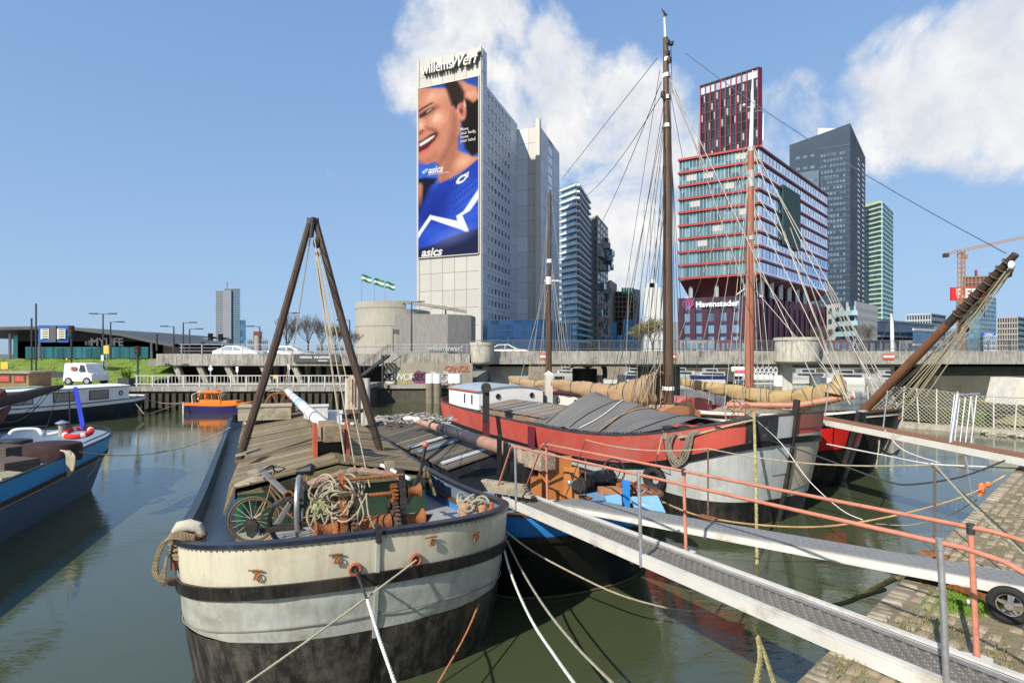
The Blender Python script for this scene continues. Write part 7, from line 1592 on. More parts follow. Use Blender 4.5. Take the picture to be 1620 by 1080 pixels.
t = thing('boom', 'dark wrapped boom reaching over the blue barge from the left edge', 'boom', P(0, 650, 13.5)); obj('wrapped_spar', MB().tube([P(-60, 650, 12.2), P(10, 632, 13.6), P(40, 626, 14.2), P(80, 615, 15.2), P(98, 611, 15.8)], [.16, .15, .13, .09, .05], 10), mat('wrapped_sail_dark', (.06,.045,.05), .8, 0, .3, 4, .4), t, smooth=True)
obj('red_brown_bundle', MB().tube([P(-20, 640, 12.5), P(2, 622, 13), P(6, 628, 13)], [.16, .12, .05], 8).tube([P(-30, 680, 12.5), P(0, 656, 13), P(14, 645, 13.4)], [.18, .13, .05], 8), mat('maroon_cloth', (.13,.045,.04), .9, 0, .3, 4, .4), t, smooth=True)
shrouds('slack black lines hanging under the boom at the left edge', [((80,618,15.2),(0,668,13.4),.25),((70,622,15),(0,650,13.4),.3),((60,640,14.8),(0,664,13.2),.2),((95,611,15.8),(70,688,16),.0),((50,625,14.6),(22,640,14),.1),((96,612,15.8),(60,622,15),.1)], rope_dk, .012)
obj('flagstaff', MB().tube([P(109, 618, 17.5), P(111, 676, 17.6)], .02, 6), iron, None, label='thin black staff standing by the lifebuoy on the blue barge', cat='pole')
m = MB(); a = P(119, 612, 18); b = P(130, 672, 17.9)
for k in range(11): p = a.lerp(b, k / 10); q = a.lerp(b, (k + 1.06) / 10); m.slab([p + V((-.05, 0, 0)), p + V((.07 + k * .003, 0, 0)), q + V((.09, 0, 0)), q + V((-.07, 0, 0))], .012)
obj('blue_pennant', m, mat('pennant_blue', (.02,.04,.42), .7), None, label='narrow bright blue pennant hanging beside the staff of the blue barge', cat='pennant')
# ---------- houseboat behind it
HB, hh_ = boat('houseboat', 'dark hulled houseboat with a long white cabin moored at the left quay', (-27.6, 42.0), (.30, .954), 17, 2.3, cat='houseboat', lb=2.6, nb=2.1, ls=2, ns=2.3,
               sheer=lambda y: 1.15 + .22 * max(0, (y - 1) / 7.5) ** 2, zb=-.6, rake=1.6, fl=.2, pw=1.2)
lobj('topside', hh_.band(lambda S: S - .22, -.4, 0, None, 6), mat('blue_black_hull', (.02,.026,.034), .3, 0, .3, 1, .1, .3, (.06,.07,.07), 1), HB, 1); lobj('rail_strake', hh_.band(lambda S: S, lambda S: S - .22, .02, None, 2), white_p, HB, 1); lobj('cap_rail', hh_.cap(.10, .05, .05), black_paint, HB); lobj('deck', hh_.deck(.1), deck_g, HB)
lobj('cabin_wall', MB().prism([(-1.6, -7), (1.6, -7), (1.6, 6.5), (-1.6, 6.5)], 1.0, 2.08), white_p, HB); lobj('cabin_roof', arch_roof(1.68, -7.1, 6.6, 2.08, .10), white_p, HB)
wf_m = mat('dark_window_frame', (.12,.07,.055), .5); lobj('skylight', MB().box((.2, .5, 2.25), (.8, 2.4, .12)), mat('pale_green_lid', (.30,.48,.38), .5), HB)
for y in (-5.0, -2.5, -.2, 2.2, 4.4):
    f_ = lobj('window', MB().box((1.605, y, 1.62), (.05, 1.3, .62)), wf_m, HB); lobj('pane', MB().box((1.632, y, 1.62), (.02, 1.16, .50)), glass('cabin_glass', (.35,.34,.30), .1, metal=.3), f_)
lobj('porthole', MB().ring((1.62, 5.9, 1.65), (1, 0, 0), .13, .035, 14, 5), black_paint, HB)
lobj('front_wall', MB().box((.9, -7.4, 1.75), (1.2, .8, 1.5)), white_p, HB); lobj('porthole', MB().cyl((1.55, -7.4, 1.9), (1.53, -7.4, 1.9), .18, n=14), black_paint, HB)
pc_ = P(30, 612, 37.5); ch = thing('wooden_cabin', 'varnished wooden wheelhouse with small windows at the far left', 'cabin', (pc_.x, pc_.y, 1.6))
obj('wall', MB().box((pc_.x - .6, pc_.y, 2.3), (4.0, 1.8, 1.6)), timber('varnished_cabin', (.24,.15,.075)), ch); obj('roof', MB().box((pc_.x - .6, pc_.y, 3.12), (4.4, 2.1, .12)), wood_grey, ch)
for k in range(4): f_ = obj('window', MB().box((pc_.x - 2.0 + k * .95, pc_.y - .92, 2.72), (.72, .05, .46)), mat('cabin_frame', (.10,.065,.04), .5), ch); obj('pane', MB().box((pc_.x - 2.0 + k * .95, pc_.y - .95, 2.72), (.56, .02, .34)), [glass('cabin_glass', (.35,.34,.30)), glass('cabin_glass', (.35,.34,.30)), mat('red_curtain', (.45,.08,.06)), mat('red_curtain', (.45,.08,.06))][k], f_)
obj('lower_wall', MB().box((pc_.x - .6, pc_.y - .95, 1.7), (3.9, .1, .5)), mat('pale_wood', (.48,.37,.22), .6, 0, .15, 3), ch)
# ---------- orange and purple launch
OB, ho = boat('launch', 'small orange motor launch with a purple hull moored by the quay', (-18.9, 42.2), (.995, .02), 5.3, .85, cat='boat', lb=1.5, nb=1.9, ls=.8, ns=2.4, sheer=lambda y: .62 + .22 * max(0, y / 2.6) ** 2 + .08 * max(0, -y / 2.6), zb=-.3, rake=.5, fl=.3, pw=1.2)
lobj('topside', ho.band(lambda S: S - .12, -.2, 0, None, 4), mat('purple_hull', (.03,.022,.11), .35, 0, .15, 2), OB, 1); org = mat('orange_paint', (.72,.20,.03), .4, 0, .08, 2, .03)
lobj('rail_strake', ho.band(lambda S: S, lambda S: S - .12, .02, None, 1), org, OB, 1); lobj('deck', ho.deck(.02), org, OB)
lobj('cabin_base', MB().prism([(-.55, -1.3), (.55, -1.3), (.55, .2), (-.55, .2)], .6, .95).prism([(-.5, .2), (.5, .2), (.42, 1.3), (-.42, 1.3)], .6, .88), org, OB); lobj('cabin_roof', arch_roof(.62, -1.5, .25, 1.42, .06, .05), org, OB)
for x in (-.52, .52):
    for y in (-1.35, -.9, -.4, .1): lobj('post', MB().beam((x, y, .9), (x, y - .08, 1.45), .06, .05), org, OB)
lobj('windscreen', MB().slab([(-.5, .22, .95), (.5, .22, .95), (.5, .1, 1.42), (-.5, .1, 1.42)], .03), glass('cabin_glass', (.35,.34,.30)), OB); lobj('roof_gear', MB().box((0, -.6, 1.55), (.6, .9, .1)).cyl((0, -.2, 1.5), (0, -.2, 1.7), .06), org, OB)
lobj('hoop', MB().tube([(.4, -1.9, .7), (.3, -2.0, 1.3), (0, -1.5, 1.6), (-.3, -1.9, .9)], .03, 5), white_p, OB)
# ---------- small boats seen beneath the bridge
owh = mat('off_white', (.42,.42,.41), .5)
spec = [(905, 96, 7, owh, 'small white cruiser beneath the bridge, left of the dark pile'), (1085, 92, 8, owh, 'white cruiser beneath the bridge just right of the tallest mast'), (1010, 90, 6, mat('blue_boat', (.02,.035,.10), .4), 'small dark blue boat under the bridge left of the tallest mast'), (1290, 84, 9, owh, 'white cruiser under the bridge right of the pale pier'), (1350, 80, 9, white_p, 'white cruiser seen under the bridge left of the bowsprit foot'), (1420, 78, 8, owh, 'off-white cruiser seen under the bridge through the bowsprit tackle'), (1460, 74, 8, owh, 'white cruiser closest to the dark bridge abutment'), (1135, 88, 8, mat('blue_boat', (.02,.06,.30)), 'blue motor boat between the tallest and the red-brown mast'), (1215, 90, 8, white_p, 'white motor boat just right of the red-brown mast')]
for px, Y, L_, mt, lab in spec:
    sx = (px - 810) / F * Y; b_, hb = boat('motor_boat', lab, (sx + L_ / 2, Y), (1, -.1), L_, 1.3, cat='boat', lb=3, nb=1.9, ls=.8, ns=3, sheer=lambda y: 1.0 + .3 * max(0, y / 4) ** 2, zb=-.3, rake=.8, fl=.3)
    b_['group'] = 'motor boats moored beyond the bridge'
    lobj('topside', hb.band(lambda S: S, -.2, 0, None, 3), mt, b_, 1); lobj('deck', hb.deck(.05), owh, b_); lobj('cabin', MB().prism([(-1.0, -L_*.35), (1.0, -L_*.35), (.8, L_*.2), (-.8, L_*.2)], .9, 1.55).prism([(-.9, -L_*.25), (.9, -L_*.25), (.7, L_*.0), (-.7, L_*.0)], 1.55, 2.1), owh, b_)
    lobj('cabin_window', MB().box((.98, -L_ * .1, 1.3), (.06, L_ * .4, .25)).box((-.98, -L_ * .1, 1.3), (.06, L_ * .4, .25)).box((.86, -L_ * .13, 1.85), (.08, L_ * .2, .3)), gd, b_, kind='stuff')
# ------------------------------------------------------------------ gangways
def gangway1():
    t = thing('gangway', 'near gangway with perforated walkway, white sides and pink-red handrails', 'gangway', P(1180, 950, 5.6))
    A0 = P(783, 797, 10.25); A0.z = 1.72; A1 = PZ(1560, 1112, 1.98)
    # centre line at deck level; direction
    cl0 = V((.08, 10.4, 1.66)); cl1 = V((3.62, 3.35, 2.0))
    d = (cl1 - cl0).normalized(); sd_ = d.cross(V((0, 0, 1))).normalized(); up = sd_.cross(d)
    L = (cl1 - cl0).length; hw = .235
    def G(a, b, c): return cl0 + d * a + sd_ * b + up * c
    for s_ in (1, -1):
        m = MB(); m.beam(G(0, s_ * (hw + .03), .0), G(L, s_ * (hw + .03), .0), .04, .10, up); m.beam(G(0, s_ * (hw + .025), .06), G(L, s_ * (hw + .025), .06), .06, .02, up); m.beam(G(0, s_ * (hw + .015), -.06), G(L, s_ * (hw + .015), -.06), .07, .02, up)
        obj('side_beam', m, alu, t)
        obj('edge_lip', MB().beam(G(0, s_ * (hw - .03), .03), G(L, s_ * (hw - .03), .03), .02, .03, up), steel, t)
    # perforated steel planks: octagonal holes with raised rims
    cw = .046; nx = 9; n_a = int(L / cw); m = MB(); wid = nx * cw
    planks = 9; per = n_a // planks
    for k in range(planks):
        m = MB()
        for i in range(k * per, (k + 1) * per):
            for j in range(nx):
                ca = (i + .5) * cw; cb = -wid / 2 + (j + .5) * cw
                if (i + j) % 2: 
                    q = cw / 2; m.add([G(ca - q, cb - q, 0), G(ca + q, cb - q, 0), G(ca + q, cb + q, 0), G(ca - q, cb + q, 0)], [(0, 1, 2, 3)]); continue
                q = cw / 2; o = [(-q, -q), (0, -q), (q, -q), (q, 0), (q, q), (0, q), (-q, q), (-q, 0)]; r_ = cw * .46
                c8 = [(-.707 * r_, -.707 * r_), (0, -r_), (.707 * r_, -.707 * r_), (r_, 0), (.707 * r_, .707 * r_), (0, r_), (-.707 * r_, .707 * r_), (-r_, 0)]
                vs = [G(ca + x, cb + y, 0) for x, y in o] + [G(ca + x * .92, cb + y * .92, .011) for x, y in c8] + [G(ca + x * .8, cb + y * .8, -.012) for x, y in c8]
                m.add(vs, [(p, (p + 1) % 8, (p + 1) % 8 + 8, p + 8) for p in range(8)] + [(p + 8, (p + 1) % 8 + 8, (p + 1) % 8 + 16, p + 16) for p in range(8)])
        m2 = m; obj('grating_plank', m2, mat('zinc_grating', (.22,.205,.18), .5, .5, .15, 6, .1, .4, (.20,.17,.13), 2), t)
    for k in range(int(L / .8)): obj('cross_bearer', MB().beam(G(.4 + k * .8, -hw, -.09), G(.4 + k * .8, hw, -.09), .05, .05, up), steel, t)
    # rails
    pl = [(0.45, 1.0), (4.15, 1.03), (7.18, 1.06)]
    for s_, hgt in ((-1, 1.02), (1, 1.02)):
        off = s_ * (hw + (.10 if s_ < 0 else .05))
        aa = [(.45, hgt), (2.4, hgt), (4.5, hgt), (7.25 if s_ > 0 else 7.15, hgt)]
        pts = [G(-.35, off, -.02), G(.38, off, hgt - .05), G(.48, off, hgt)] + [G(a, off, z) for a, z in aa[1:]] + [G(aa[-1][0] + .22, off, hgt - .03), G(aa[-1][0] + .45, off, hgt - .12), G(aa[-1][0] + .62, off, hgt - .32), G(aa[-1][0] + 1.25, off, -.2)]
        obj('handrail', MB().tube(pts, .018, 10), rail_red, t, smooth=True)
        posts = (.55, 3.85, 7.1) if s_ > 0 else (.55, 3.95, 7.0)
        for k, a in enumerate(posts):
            red = s_ < 0
            obj('post', MB().cyl(G(a, off, -.08), G(a, off, hgt - .01), .021 if red else .022, n=12), (rail_red if red else steel), t, smooth=True)
            if red: 
                obj('gusset', MB().slab([G(a - .24, -hw - .05, .0), G(a + .12, -hw - .05, .0), G(a + .05, off - .12, .0), G(a - .03, off - .12, .0)], -.03), alu, t); off2 = off
            obj('collar', MB().cyl(G(a, off, hgt - .05), G(a, off, hgt + .03), .028, n=12), steel_dk if red else steel, t, smooth=True)
    obj('roller', MB().cyl(G(-.05, -hw, -.1), G(-.05, hw, -.1), .05, n=12), steel_dk, t)
    return G, L
G1, L1 = gangway1()
def gangway2():
    t = thing('gangway', 'second gangway with grey chequer plate deck ending on a black wheel', 'gangway', P(1250, 830, 7.2))
    c0 = PZ(868, 789, 1.72); c1 = PZ(1650, 934, 2.16)
    n0 = PZ(873, 797, 1.70); n1 = PZ(1640, 950, 2.14)
    cl0 = V((.90, 9.87, 1.76)); cl1 = V((5.52, 5.12, 2.10))
    d = (cl1 - cl0).normalized(); sd_ = d.cross(V((0, 0, 1))).normalized(); up = sd_.cross(d); L = (cl1 - cl0).length; hw = .21
    def G(a, b, c): return cl0 + d * a + sd_ * b + up * c
    obj('deck_plate', MB().beam(G(0, 0, 0), G(L, 0, 0), 2 * hw, .03, up), mat('chequer_plate', (.29,.285,.265), .55, .35, .1, 3, .1, .45, (.27,.24,.19), 1.5), t)
    m = MB(); r_ = MB()
    for i in range(int(L / .085)):
        for j in range(5):
            a = (i + .5 * (j % 2)) * .085; b = -.17 + j * .085; dd = (d if (i + j) % 2 else sd_) * .022; ee = (sd_ if (i + j) % 2 else d) * .007; c = G(a, b, .017)
            m.add([c - dd, c - ee + up * .004, c + dd, c + ee + up * .004], [(0, 1, 2, 3)])
    obj('chequer_studs', m, mat('stud_metal', (.40,.39,.37), .4, .6, .1, 3, 0), t, kind='stuff')
    for s_ in (1, -1): obj('side_beam', MB().beam(G(0, s_ * (hw + .02), -.06), G(L, s_ * (hw + .02), -.03), .035, .08, up).beam(G(0, s_ * (hw + .035), -.07), G(L, s_ * (hw + .035), -.07), .06, .02, up), alu, t)
    for k in range(6): obj('cross_bearer', MB().beam(G(.5 + k * 1.1, -hw, -.1), G(.5 + k * 1.1, hw, -.1), .06, .06, up), steel, t)
    # thin posts with a rope rail on the far side
    prev = None; tops = []
    for a, px in ((.19, 920), (2.47, 1115), (5.18, 1475)):
        b = -hw - .06; p = G(a, b - .09, 0); q = p + V((0, 0, 1.03)); obj('post', MB().cyl(p - V((0, 0, .05)), q, .013, n=8), mat('rusty_post', (.22,.13,.09), .5, .4, .2, 8), t, smooth=True); obj('foot_plate', MB().box(p + V((0, 0, .02)), (.26, .09, .03), -.9), rust, t); tops.append(q)
    for a, b in zip(tops, tops[1:]): obj('rope_rail', MB().tube(sag(a, b, .10), .009, 5), rope_m, t)
    obj('rope_rail', MB().tube(sag(tops[0], P(888, 800, 10.2), .05), .009, 5), rope_dk, t)
    obj('rope_rail', strands(MB(), sag(tops[2], PZ(1650, 900, 2.3), .05), .012), rope_g, t, smooth=True)
    # wheel at the shore end
    wc_ = P(1597, 950, 5.12); wc_.z = QZ + .02 + .165; nn = sd_
    w_ = obj('wheel', MB().ring(wc_, nn, .132, .036, 32, 10), rub, t, smooth=True); m = MB(); a_ = nn.cross(V((0, 0, 1)))
    m.ring(wc_, nn, .098, .010, 28, 6); 
    for k in range(5): q = k * 1.2566 + .3; m.beam(wc_, wc_ + (a_ * math.cos(q) + V((0, 0, math.sin(q)))) * .095, .024, .03, nn, .018, .03)
    m.cyl(wc_ - nn * .05, wc_ + nn * .05, .032, n=12); obj('hub', m, mat('grey_plastic', (.17,.17,.16), .5), w_)
    obj('axle_arm', MB().beam(wc_, G(L - 1.3, hw * .8, -.12), .035, .05), rust, t); obj('axle', MB().cyl(wc_, wc_ - nn * .6, .018), steel, t)
gangway2()
def gangway3():
    t = thing('gangway', 'third narrow gangway with a rust-brown grating deck and a white edge', 'gangway', P(1400, 690, 14.5))
    c0 = P(1268, 655, 17.2); c1 = P(1650, 728, 11.6); d = (c1 - c0).normalized(); sd_ = d.cross(V((0, 0, 1))).normalized(); up = sd_.cross(d)
    obj('grating', MB().beam(c0, c1, .55, .05, up), mat('brown_grating', (.20,.10,.055), .7, .2, .2, 8, .4), t); L = (c1 - c0).length; m = MB()
    for k in range(int(L / .09)): m.beam(c0 + d * k * .09 - sd_ * .26 + up * .03, c0 + d * k * .09 + sd_ * .26 + up * .03, .02, .02, up)
    obj('tread_bars', m, mat('brown_bars', (.33,.18,.11), .6, .2), t, kind='stuff')
    for s_ in (-1, 1): obj('side_beam', MB().beam(c0 + sd_ * .29 * s_ - up * .06, c1 + sd_ * .29 * s_ - up * .06, .04, .15, up), alu, t)
    m = MB(); g0 = P(1503, 705, 13.2)
    for k in range(5): a = g0 + d * k * .0 + V((.06 + k * .13, .12, 0)); m.cyl(a, a + V((.22, .1, 1.18)), .018, n=8)
    m.cyl(g0 + V((.28, .15, 1.16)), g0 + V((.85, .2, 1.2)), .02, n=8).cyl(g0, g0 + V((.26, .1, 1.2)), .04, n=8); obj('gate', m, steel, t)
    for px, py, Y in ((1305, 660, 16.6), (1397, 678, 14.9)): p = P(px, py, Y); obj('post', MB().cyl(p, p + V((.12, 0, 1.0)), .018, n=8), steel, t)
    obj('shore_prop', MB().cyl(P(1526, 712, 12.9), P(1540, 800, 11.0), .022, n=8), steel, t)
gangway3()
# mesh fence on the pontoon
t = thing('mesh_fence', 'diamond mesh fence on leaning posts along the rubble pontoon', 'fence', P(1500, 670, 33))
fa_, fb_ = P(1376, 664, 35), P(1645, 690, 29.5); fl2 = (fb_ - fa_).length; du = (fb_ - fa_).normalized(); du.z = 0; m = MB(); hgt = 1.85; n_ = int(fl2 / .22)
def FP(a, z): p = fa_.lerp(fb_, a / fl2); return V((p.x, p.y, fa_.z + (fb_.z - fa_.z) * a / fl2 + .15 + z + .10 * math.sin(a * .8)))
for k in range(-9, n_):
    for s_ in (1, -1):
        a0_ = k * .22 if s_ > 0 else (k + 9) * .22; a1_ = a0_ + s_ * hgt * 1.05; pts = []
        for q in range(7):
            a = a0_ + (a1_ - a0_) * q / 6
            if 0 <= a <= fl2: pts.append(FP(a, hgt * q / 6))
        if len(pts) > 1: m.tube(pts, .012, 3, cap=False)
obj('wire_mesh', m, mat('pale_mesh', (.48,.45,.36), .7, 0, .1, 3), t, kind='stuff')
for k in range(10): a = fl2 * k / 9.2; obj('post', MB().cyl(FP(a, -.3), FP(a + .12 * (k % 3 - 1), hgt + .1), .035, n=8), mat('pale_post', (.52,.50,.44), .6), t)
obj('top_wire', MB().tube([FP(fl2 * i / 30, hgt) for i in range(31)], .022, 4).tube([FP(fl2 * i / 30, .9) for i in range(31)], .018, 4), steel, t)
obj('pontoon', MB().box(((fa_ + fb_) / 2) * 1 + V((0, .3, 0)), (fl2 + 1, .8, .35), math.atan2(du.y, du.x)).box((0, 0, -5), (.01, .01, .01)) if False else MB().beam(V((fa_.x, fa_.y, .1)), V((fb_.x, fb_.y, .1)), 1.0, .35), timber('pontoon_wood', (.30,.27,.21)), None, label='low floating timber pontoon carrying the mesh fence', cat='pontoon')
obj('floating_timber', MB().beam(P(1475, 636, 38), P(1640, 648, 33), .5, .4), timber('wet_log', (.08,.07,.055)), None, label='dark floating timber beam behind the mesh fence', cat='beam')
t = thing('white_dolphin', 'pale sloping concrete dolphin at the right edge behind the mesh fence', 'pile', P(1610, 660, 34)); obj('column', MB().add([P(1612,598,34),P(1640,598,34),P(1640,640,34),P(1602,640,34)] + [q + V((0, 2, 0)) for q in (P(1612,598,34),P(1640,598,34),P(1640,640,34),P(1602,640,34))], [(0,3,2,1),(4,5,6,7),(0,4,7,3),(0,1,5,4),(1,2,6,5),(3,7,6,2)]), mat('pale_cement', (.62,.58,.50), .85), t); obj('base', MB().box(P(1620, 655, 34.5), (2.2, 1.8, 1.2)), mat('mossy_stone', (.30,.28,.16), .9, 0, .3, 2, .3), t)
# mooring piles
def pile(label, px, yt, yb, Y, w_, mt, cap=True, group='white-capped mooring piles'):
    t = thing('mooring_pile', label, 'pile', P(px, yb, Y), group=group); a, b = P(px, yb, Y), P(px, yt, Y)
    obj('shaft', MB().cyl(V((a.x, a.y, -.5)), b, w_, n=12), mt, t, smooth=True)
    if cap: obj('cap', MB().cyl(b - V((0, 0, w_ * 2.2)), b + V((0, 0, .05)), w_ * 1.08, n=12), white_p, t, smooth=True)
    return t
pt_ = mat('pile_timber', (.20,.17,.12), .85, 0, .3, 2, .3, .5, (.07,.08,.04), 1.5)
big = thing('mooring_post', 'peeling square timber mooring post between the two near barges', 'pile', P(562, 690, 20))
obj('shaft', MB().beam(V((P(561, 690, 20).x, 20, -.5)), P(561, 594, 20), .40, .34), mat('peeling_post', (.46,.38,.28), .85, 0, .35, 3, .4, .7, (.22,.13,.08), 2.0, streak=.5), big)
obj('clamp', MB().box(P(561, 650, 19.8), (.5, .5, .12)).cyl(P(558, 600, 19.7), P(558, 640, 19.7), .03), rusty_steel, big)
for px, w_ in ((551, .12), (575, .12), (581, .10)): obj('side_stake', MB().cyl(V((P(px, 600, 21).x, 21, -.4)), P(px, 598, 21), w_), mat('weathered_white_timber', (.50,.48,.43)), big)
for px, yt, Y, w_, lab in ((680, 592, 50, .35, 'leftmost pair of white-capped piles before the graffiti wall'), (692, 592, 50, .35, 'second white-capped pile before the graffiti wall'), (716, 592, 50.5, .35, 'third white-capped pile left of the bridge pier'), (724, 592, 50.5, .35, 'fourth white-capped pile touching the bridge pier'), (885, 596, 62, .5, 'white-capped pile right of the sail end under the bridge'), (946, 594, 62, .55, 'white-capped pile beside the dark dolphin'), (984, 594, 60, .45, 'white-capped pile left of the hanging halyards'), (1049, 588, 58, .4, 'white-capped pile hidden partly by the tallest mast'), (1155, 588, 60, .45, 'tall pale pile between the two big masts'), (1232, 594, 55, .45, 'white pile at the left foot of the pale bridge pier'), (1290, 594, 56, .5, 'white pile right of the pale bridge pier'), (1300, 598, 57, .4, 'thinner white pile right of its neighbour by the pier')):
    pile(lab, px, yt, 640, Y, w_, pt_)
obj('dark_dolphin', MB().cyl((P(925, 600, 60).x, 60, -.5), (P(925, 583, 60).x, 60, zz(583, 60)), 1.3, n=18), mat('tarred_dolphin', (.02,.02,.02), .7, 0, .3, 2, .2), None, smooth=True, label='fat black dolphin standing under the bridge behind the furled sail', cat='pile')
obj('conduit', MB().tube(smooth_path([P(900, 580, 59), P(915, 574, 59), P(930, 579, 59), P(945, 573, 59), P(956, 582, 59), P(957, 598, 59)], 5), .25, 8), black_paint, None, smooth=True, label='thick black curved pipe above the dark dolphin', cat='pipe')
t = thing('footbridge', 'white lattice footbridge and floating jetty beyond the bridge', 'jetty', P(1210, 602, 80)); m = MB()
for z in (1.3, 2.6): m.beam(P(1180, 560, 80) * 1.0 * V((1, 1, 0)).length / V((1, 1, 0)).length, P(1235, 560, 80), .1, .1) if False else m.box(((P(1205, 600, 80)).x, 80, z), (6.2, .12, .12))
for k in range(10): x = P(1178, 600, 80).x + k * .62; m.beam((x, 80, 1.3), (x + .62, 80, 2.6), .07, .07); m.beam((x + .62, 80, 1.3), (x, 80, 2.6), .07, .07)
obj('lattice', m, white_p, t); obj('float', MB().box((35, 82, .35), (50, 2, .5)), mat('pale_float', (.50,.49,.45), .8), t)
obj('rail', MB().box((44, 81, 2.3), (30, .08, .08)).box((44, 81, 1.6), (30, .06, .06)), steel, t)
obj('notice_board', MB().box((P(1172, 595, 79).x, 79, 2.1), (2.6, .1, 1.7)), white_p, None, label='white and pink notice board on the jetty by the red-brown mast', cat='sign')
obj('notice_band', MB().box((P(1172, 595, 78.9).x, 78.9, 1.9), (1.6, .06, .4)), mat('notice_pink', (.6,.10,.16), .5), bpy.data.objects['notice_board'])
t = obj('stone_wall', MB().box((P(880, 600, 100).x, 100.6, 1.6), (26, 1.0, 3.4)), mat('old_brick_wall', (.24,.20,.16), .9, 0, .3, 1.2, .4, .5, (.12,.1,.09), .8), None, label='old stone quay wall seen under the left span of the bridge', cat='wall')

# ------------------------------------------------------------------ mooring ropes
def rope(label, pts, r_, mt, tw=False, name='mooring_rope'):
    m = MB(); strands(m, pts, r_) if tw else m.tube(pts, r_, 6); return obj(name, m, mt, None, smooth=True, label=label, cat='rope')
p, n_ = on_hull(B1, h1, 653, 884, .03); rope('straw mooring rope from the right hawse across the cream bow to lower left', sag(p, PZ(372, 1094, .9), .0) if False else sag(p, P(368, 1096, 5.2), .02), .013, mat('straw_rope', (.42,.37,.26)), True)
p, n_ = on_hull(B1, h1, 567, 900, .03); q = P(581, 948, 6.2); rope('dark chain dropping from the left hawse of the cream bow', [p, p.lerp(q, .5), q], .017, rope_dk, True, 'mooring_chain'); rope('white mooring rope continuing down from the dark chain', [q, P(600, 1010, 5.7), P(630, 1095, 5.0)], .018, rope_w, True)
rope('orange line hanging down the right shoulder of the cream barge', smooth_path([P(771, 880, 8.35), P(765, 930, 8.2), P(738, 1000, 7.5), P(690, 1085, 6.6)], 6), .012, rope_o, False)
rope('left of two white mooring ropes falling from the gangway foot', smooth_path([P(789, 832, 9.2), P(806, 900, 8.4), P(838, 975, 7.0), P(880, 1040, 6.0), P(920, 1095, 5.2)], 8), .018, rope_w, True)
rope('right of two white mooring ropes falling from the gangway foot', smooth_path([P(790, 830, 9.2), P(822, 895, 8.6), P(862, 960, 7.2), P(912, 1022, 6.2), P(985, 1095, 5.2)], 8), .016, rope_g, True)
rope('dark thin rope curving right under the gangways into the water', smooth_path([P(790, 832, 9.3), P(840, 870, 9.0), P(910, 908, 8.8), P(980, 940, 8.6), P(1060, 962, 8.6), P(1125, 968, 8.8)], 8), .014, rope_m)
rope('mossy vertical rope hanging in front of the red barge bow', [P(1193, 652, surfY(RS, hr, 1193, 662) - .1), P(1196, 760, 12.9), P(1198, 900, 11.6), P(1199, 935, 11.3)], .035, mat('algae_rope', (.34,.31,.14), .95, 0, .5, 9, .6), True)
rope('left leg of the knotted mossy rope rising from the lower edge', smooth_path([P(1200, 1008, 5.6), P(1203, 1040, 5.2), P(1195, 1092, 4.8)], 6), .028, mat('algae_rope', (.34,.31,.14)), True)
rope('right leg of the knotted mossy rope rising from the lower edge', smooth_path([P(1200, 1008, 5.6), P(1212, 1040, 5.2), P(1228, 1092, 4.8)], 6), .022, mat('algae_rope', (.34,.31,.14)), True)
rope('dark mooring line across the red barge bow to the quay on the right', smooth_path([P(1130, 674, surfY(RS, hr, 1130, 684) - .1), P(1240, 703, surfY(RS, hr, 1240, 703) - .3), P(1330, 735, 13.2), P(1400, 760, 12.6), P(1440, 766, 12.2), P(1520, 754, 12), P(1590, 728, 11.8)], 8), .02, rope_dk)
rope('brown rope lying along the red barge rail towards its bow', smooth_path([*[P(a, b, surfY(RS, hr, a, b + 10) - .08) for a, b in ((1075, 692), (1100, 687), (1165, 670), (1195, 664))]], 6), .03, rope_m, True)
rope('thin white line falling from the red bow to the water', smooth_path([P(1185, 655, surfY(RS, hr, 1185, 664) - .1), P(1235, 700, surfY(RS, hr, 1235, 700) - .25), P(1280, 760, 13), P(1330, 805, 12), P(1365, 822, 11.6)], 6), .010, rope_w)
rope('orange and straw rope sagging from the second barge to the quay corner', smooth_path([P(1040, 790, 10.5), P(1105, 815, 10.5), P(1200, 830, 10.6), P(1310, 832, 10.7), P(1430, 812, 10.9), P(1530, 783, 11.1), P(1590, 752, 11.3)], 8), .018, mat('straw_orange_rope', (.46,.30,.15), .9, 0, .4, 3, .4), True)
rope('faint rope lying at the water surface by the quay edge', smooth_path([P(1385, 828, 14.2), P(1440, 830, 14), P(1500, 815, 13), P(1545, 790, 11.6)], 6), .012, rope_g)
obj('rope_knot', MB().ball(P(1553, 772, 11.2), .07, 6, (1, 1, 1.6)).ball(P(1563, 766, 11.2), .06, 6).tube([P(1553, 776, 11.2), P(1549, 784, 11.2), P(1556, 780, 11.2)], .03, 6), mat('orange_knot', (.62,.18,.07), .9, 0, .2, 8, .4), None, smooth=True, label='orange knot on the rope at the quay corner', cat='knot')
rope('green-black rope running from the quay railing post down to lower right', [P(1470, 733, 8.2), P(1540, 795, 6.6), P(1600, 850, 5.8), P(1640, 892, 5.3)], .011, mat('green_black_rope', (.07,.08,.05), .9), True)
rope('long thin mooring line from the blue barge to the nearest barge', sag(P(110, 712, 15.4), P(365, 676, 19.5), .45, 20), .022, rope_g)
rope('drooping line under the tip of the blue barge', smooth_path([P(157, 723, 17), P(150, 740, 16.8), P(138, 755, 16.6)], 5), .014, rope_m)
rope('line from the houseboat to the orange launch', sag(P(216, 625, 41), P(292, 636, 42), .3), .03, rope_g); rope('line from the quay down to the water by the launch', [P(207, 628, 40), P(228, 655, 38)], .02, rope_g); rope('line from the launch bow into the water', [P(290, 636, 42), P(235, 655, 39)], .02, rope_g)
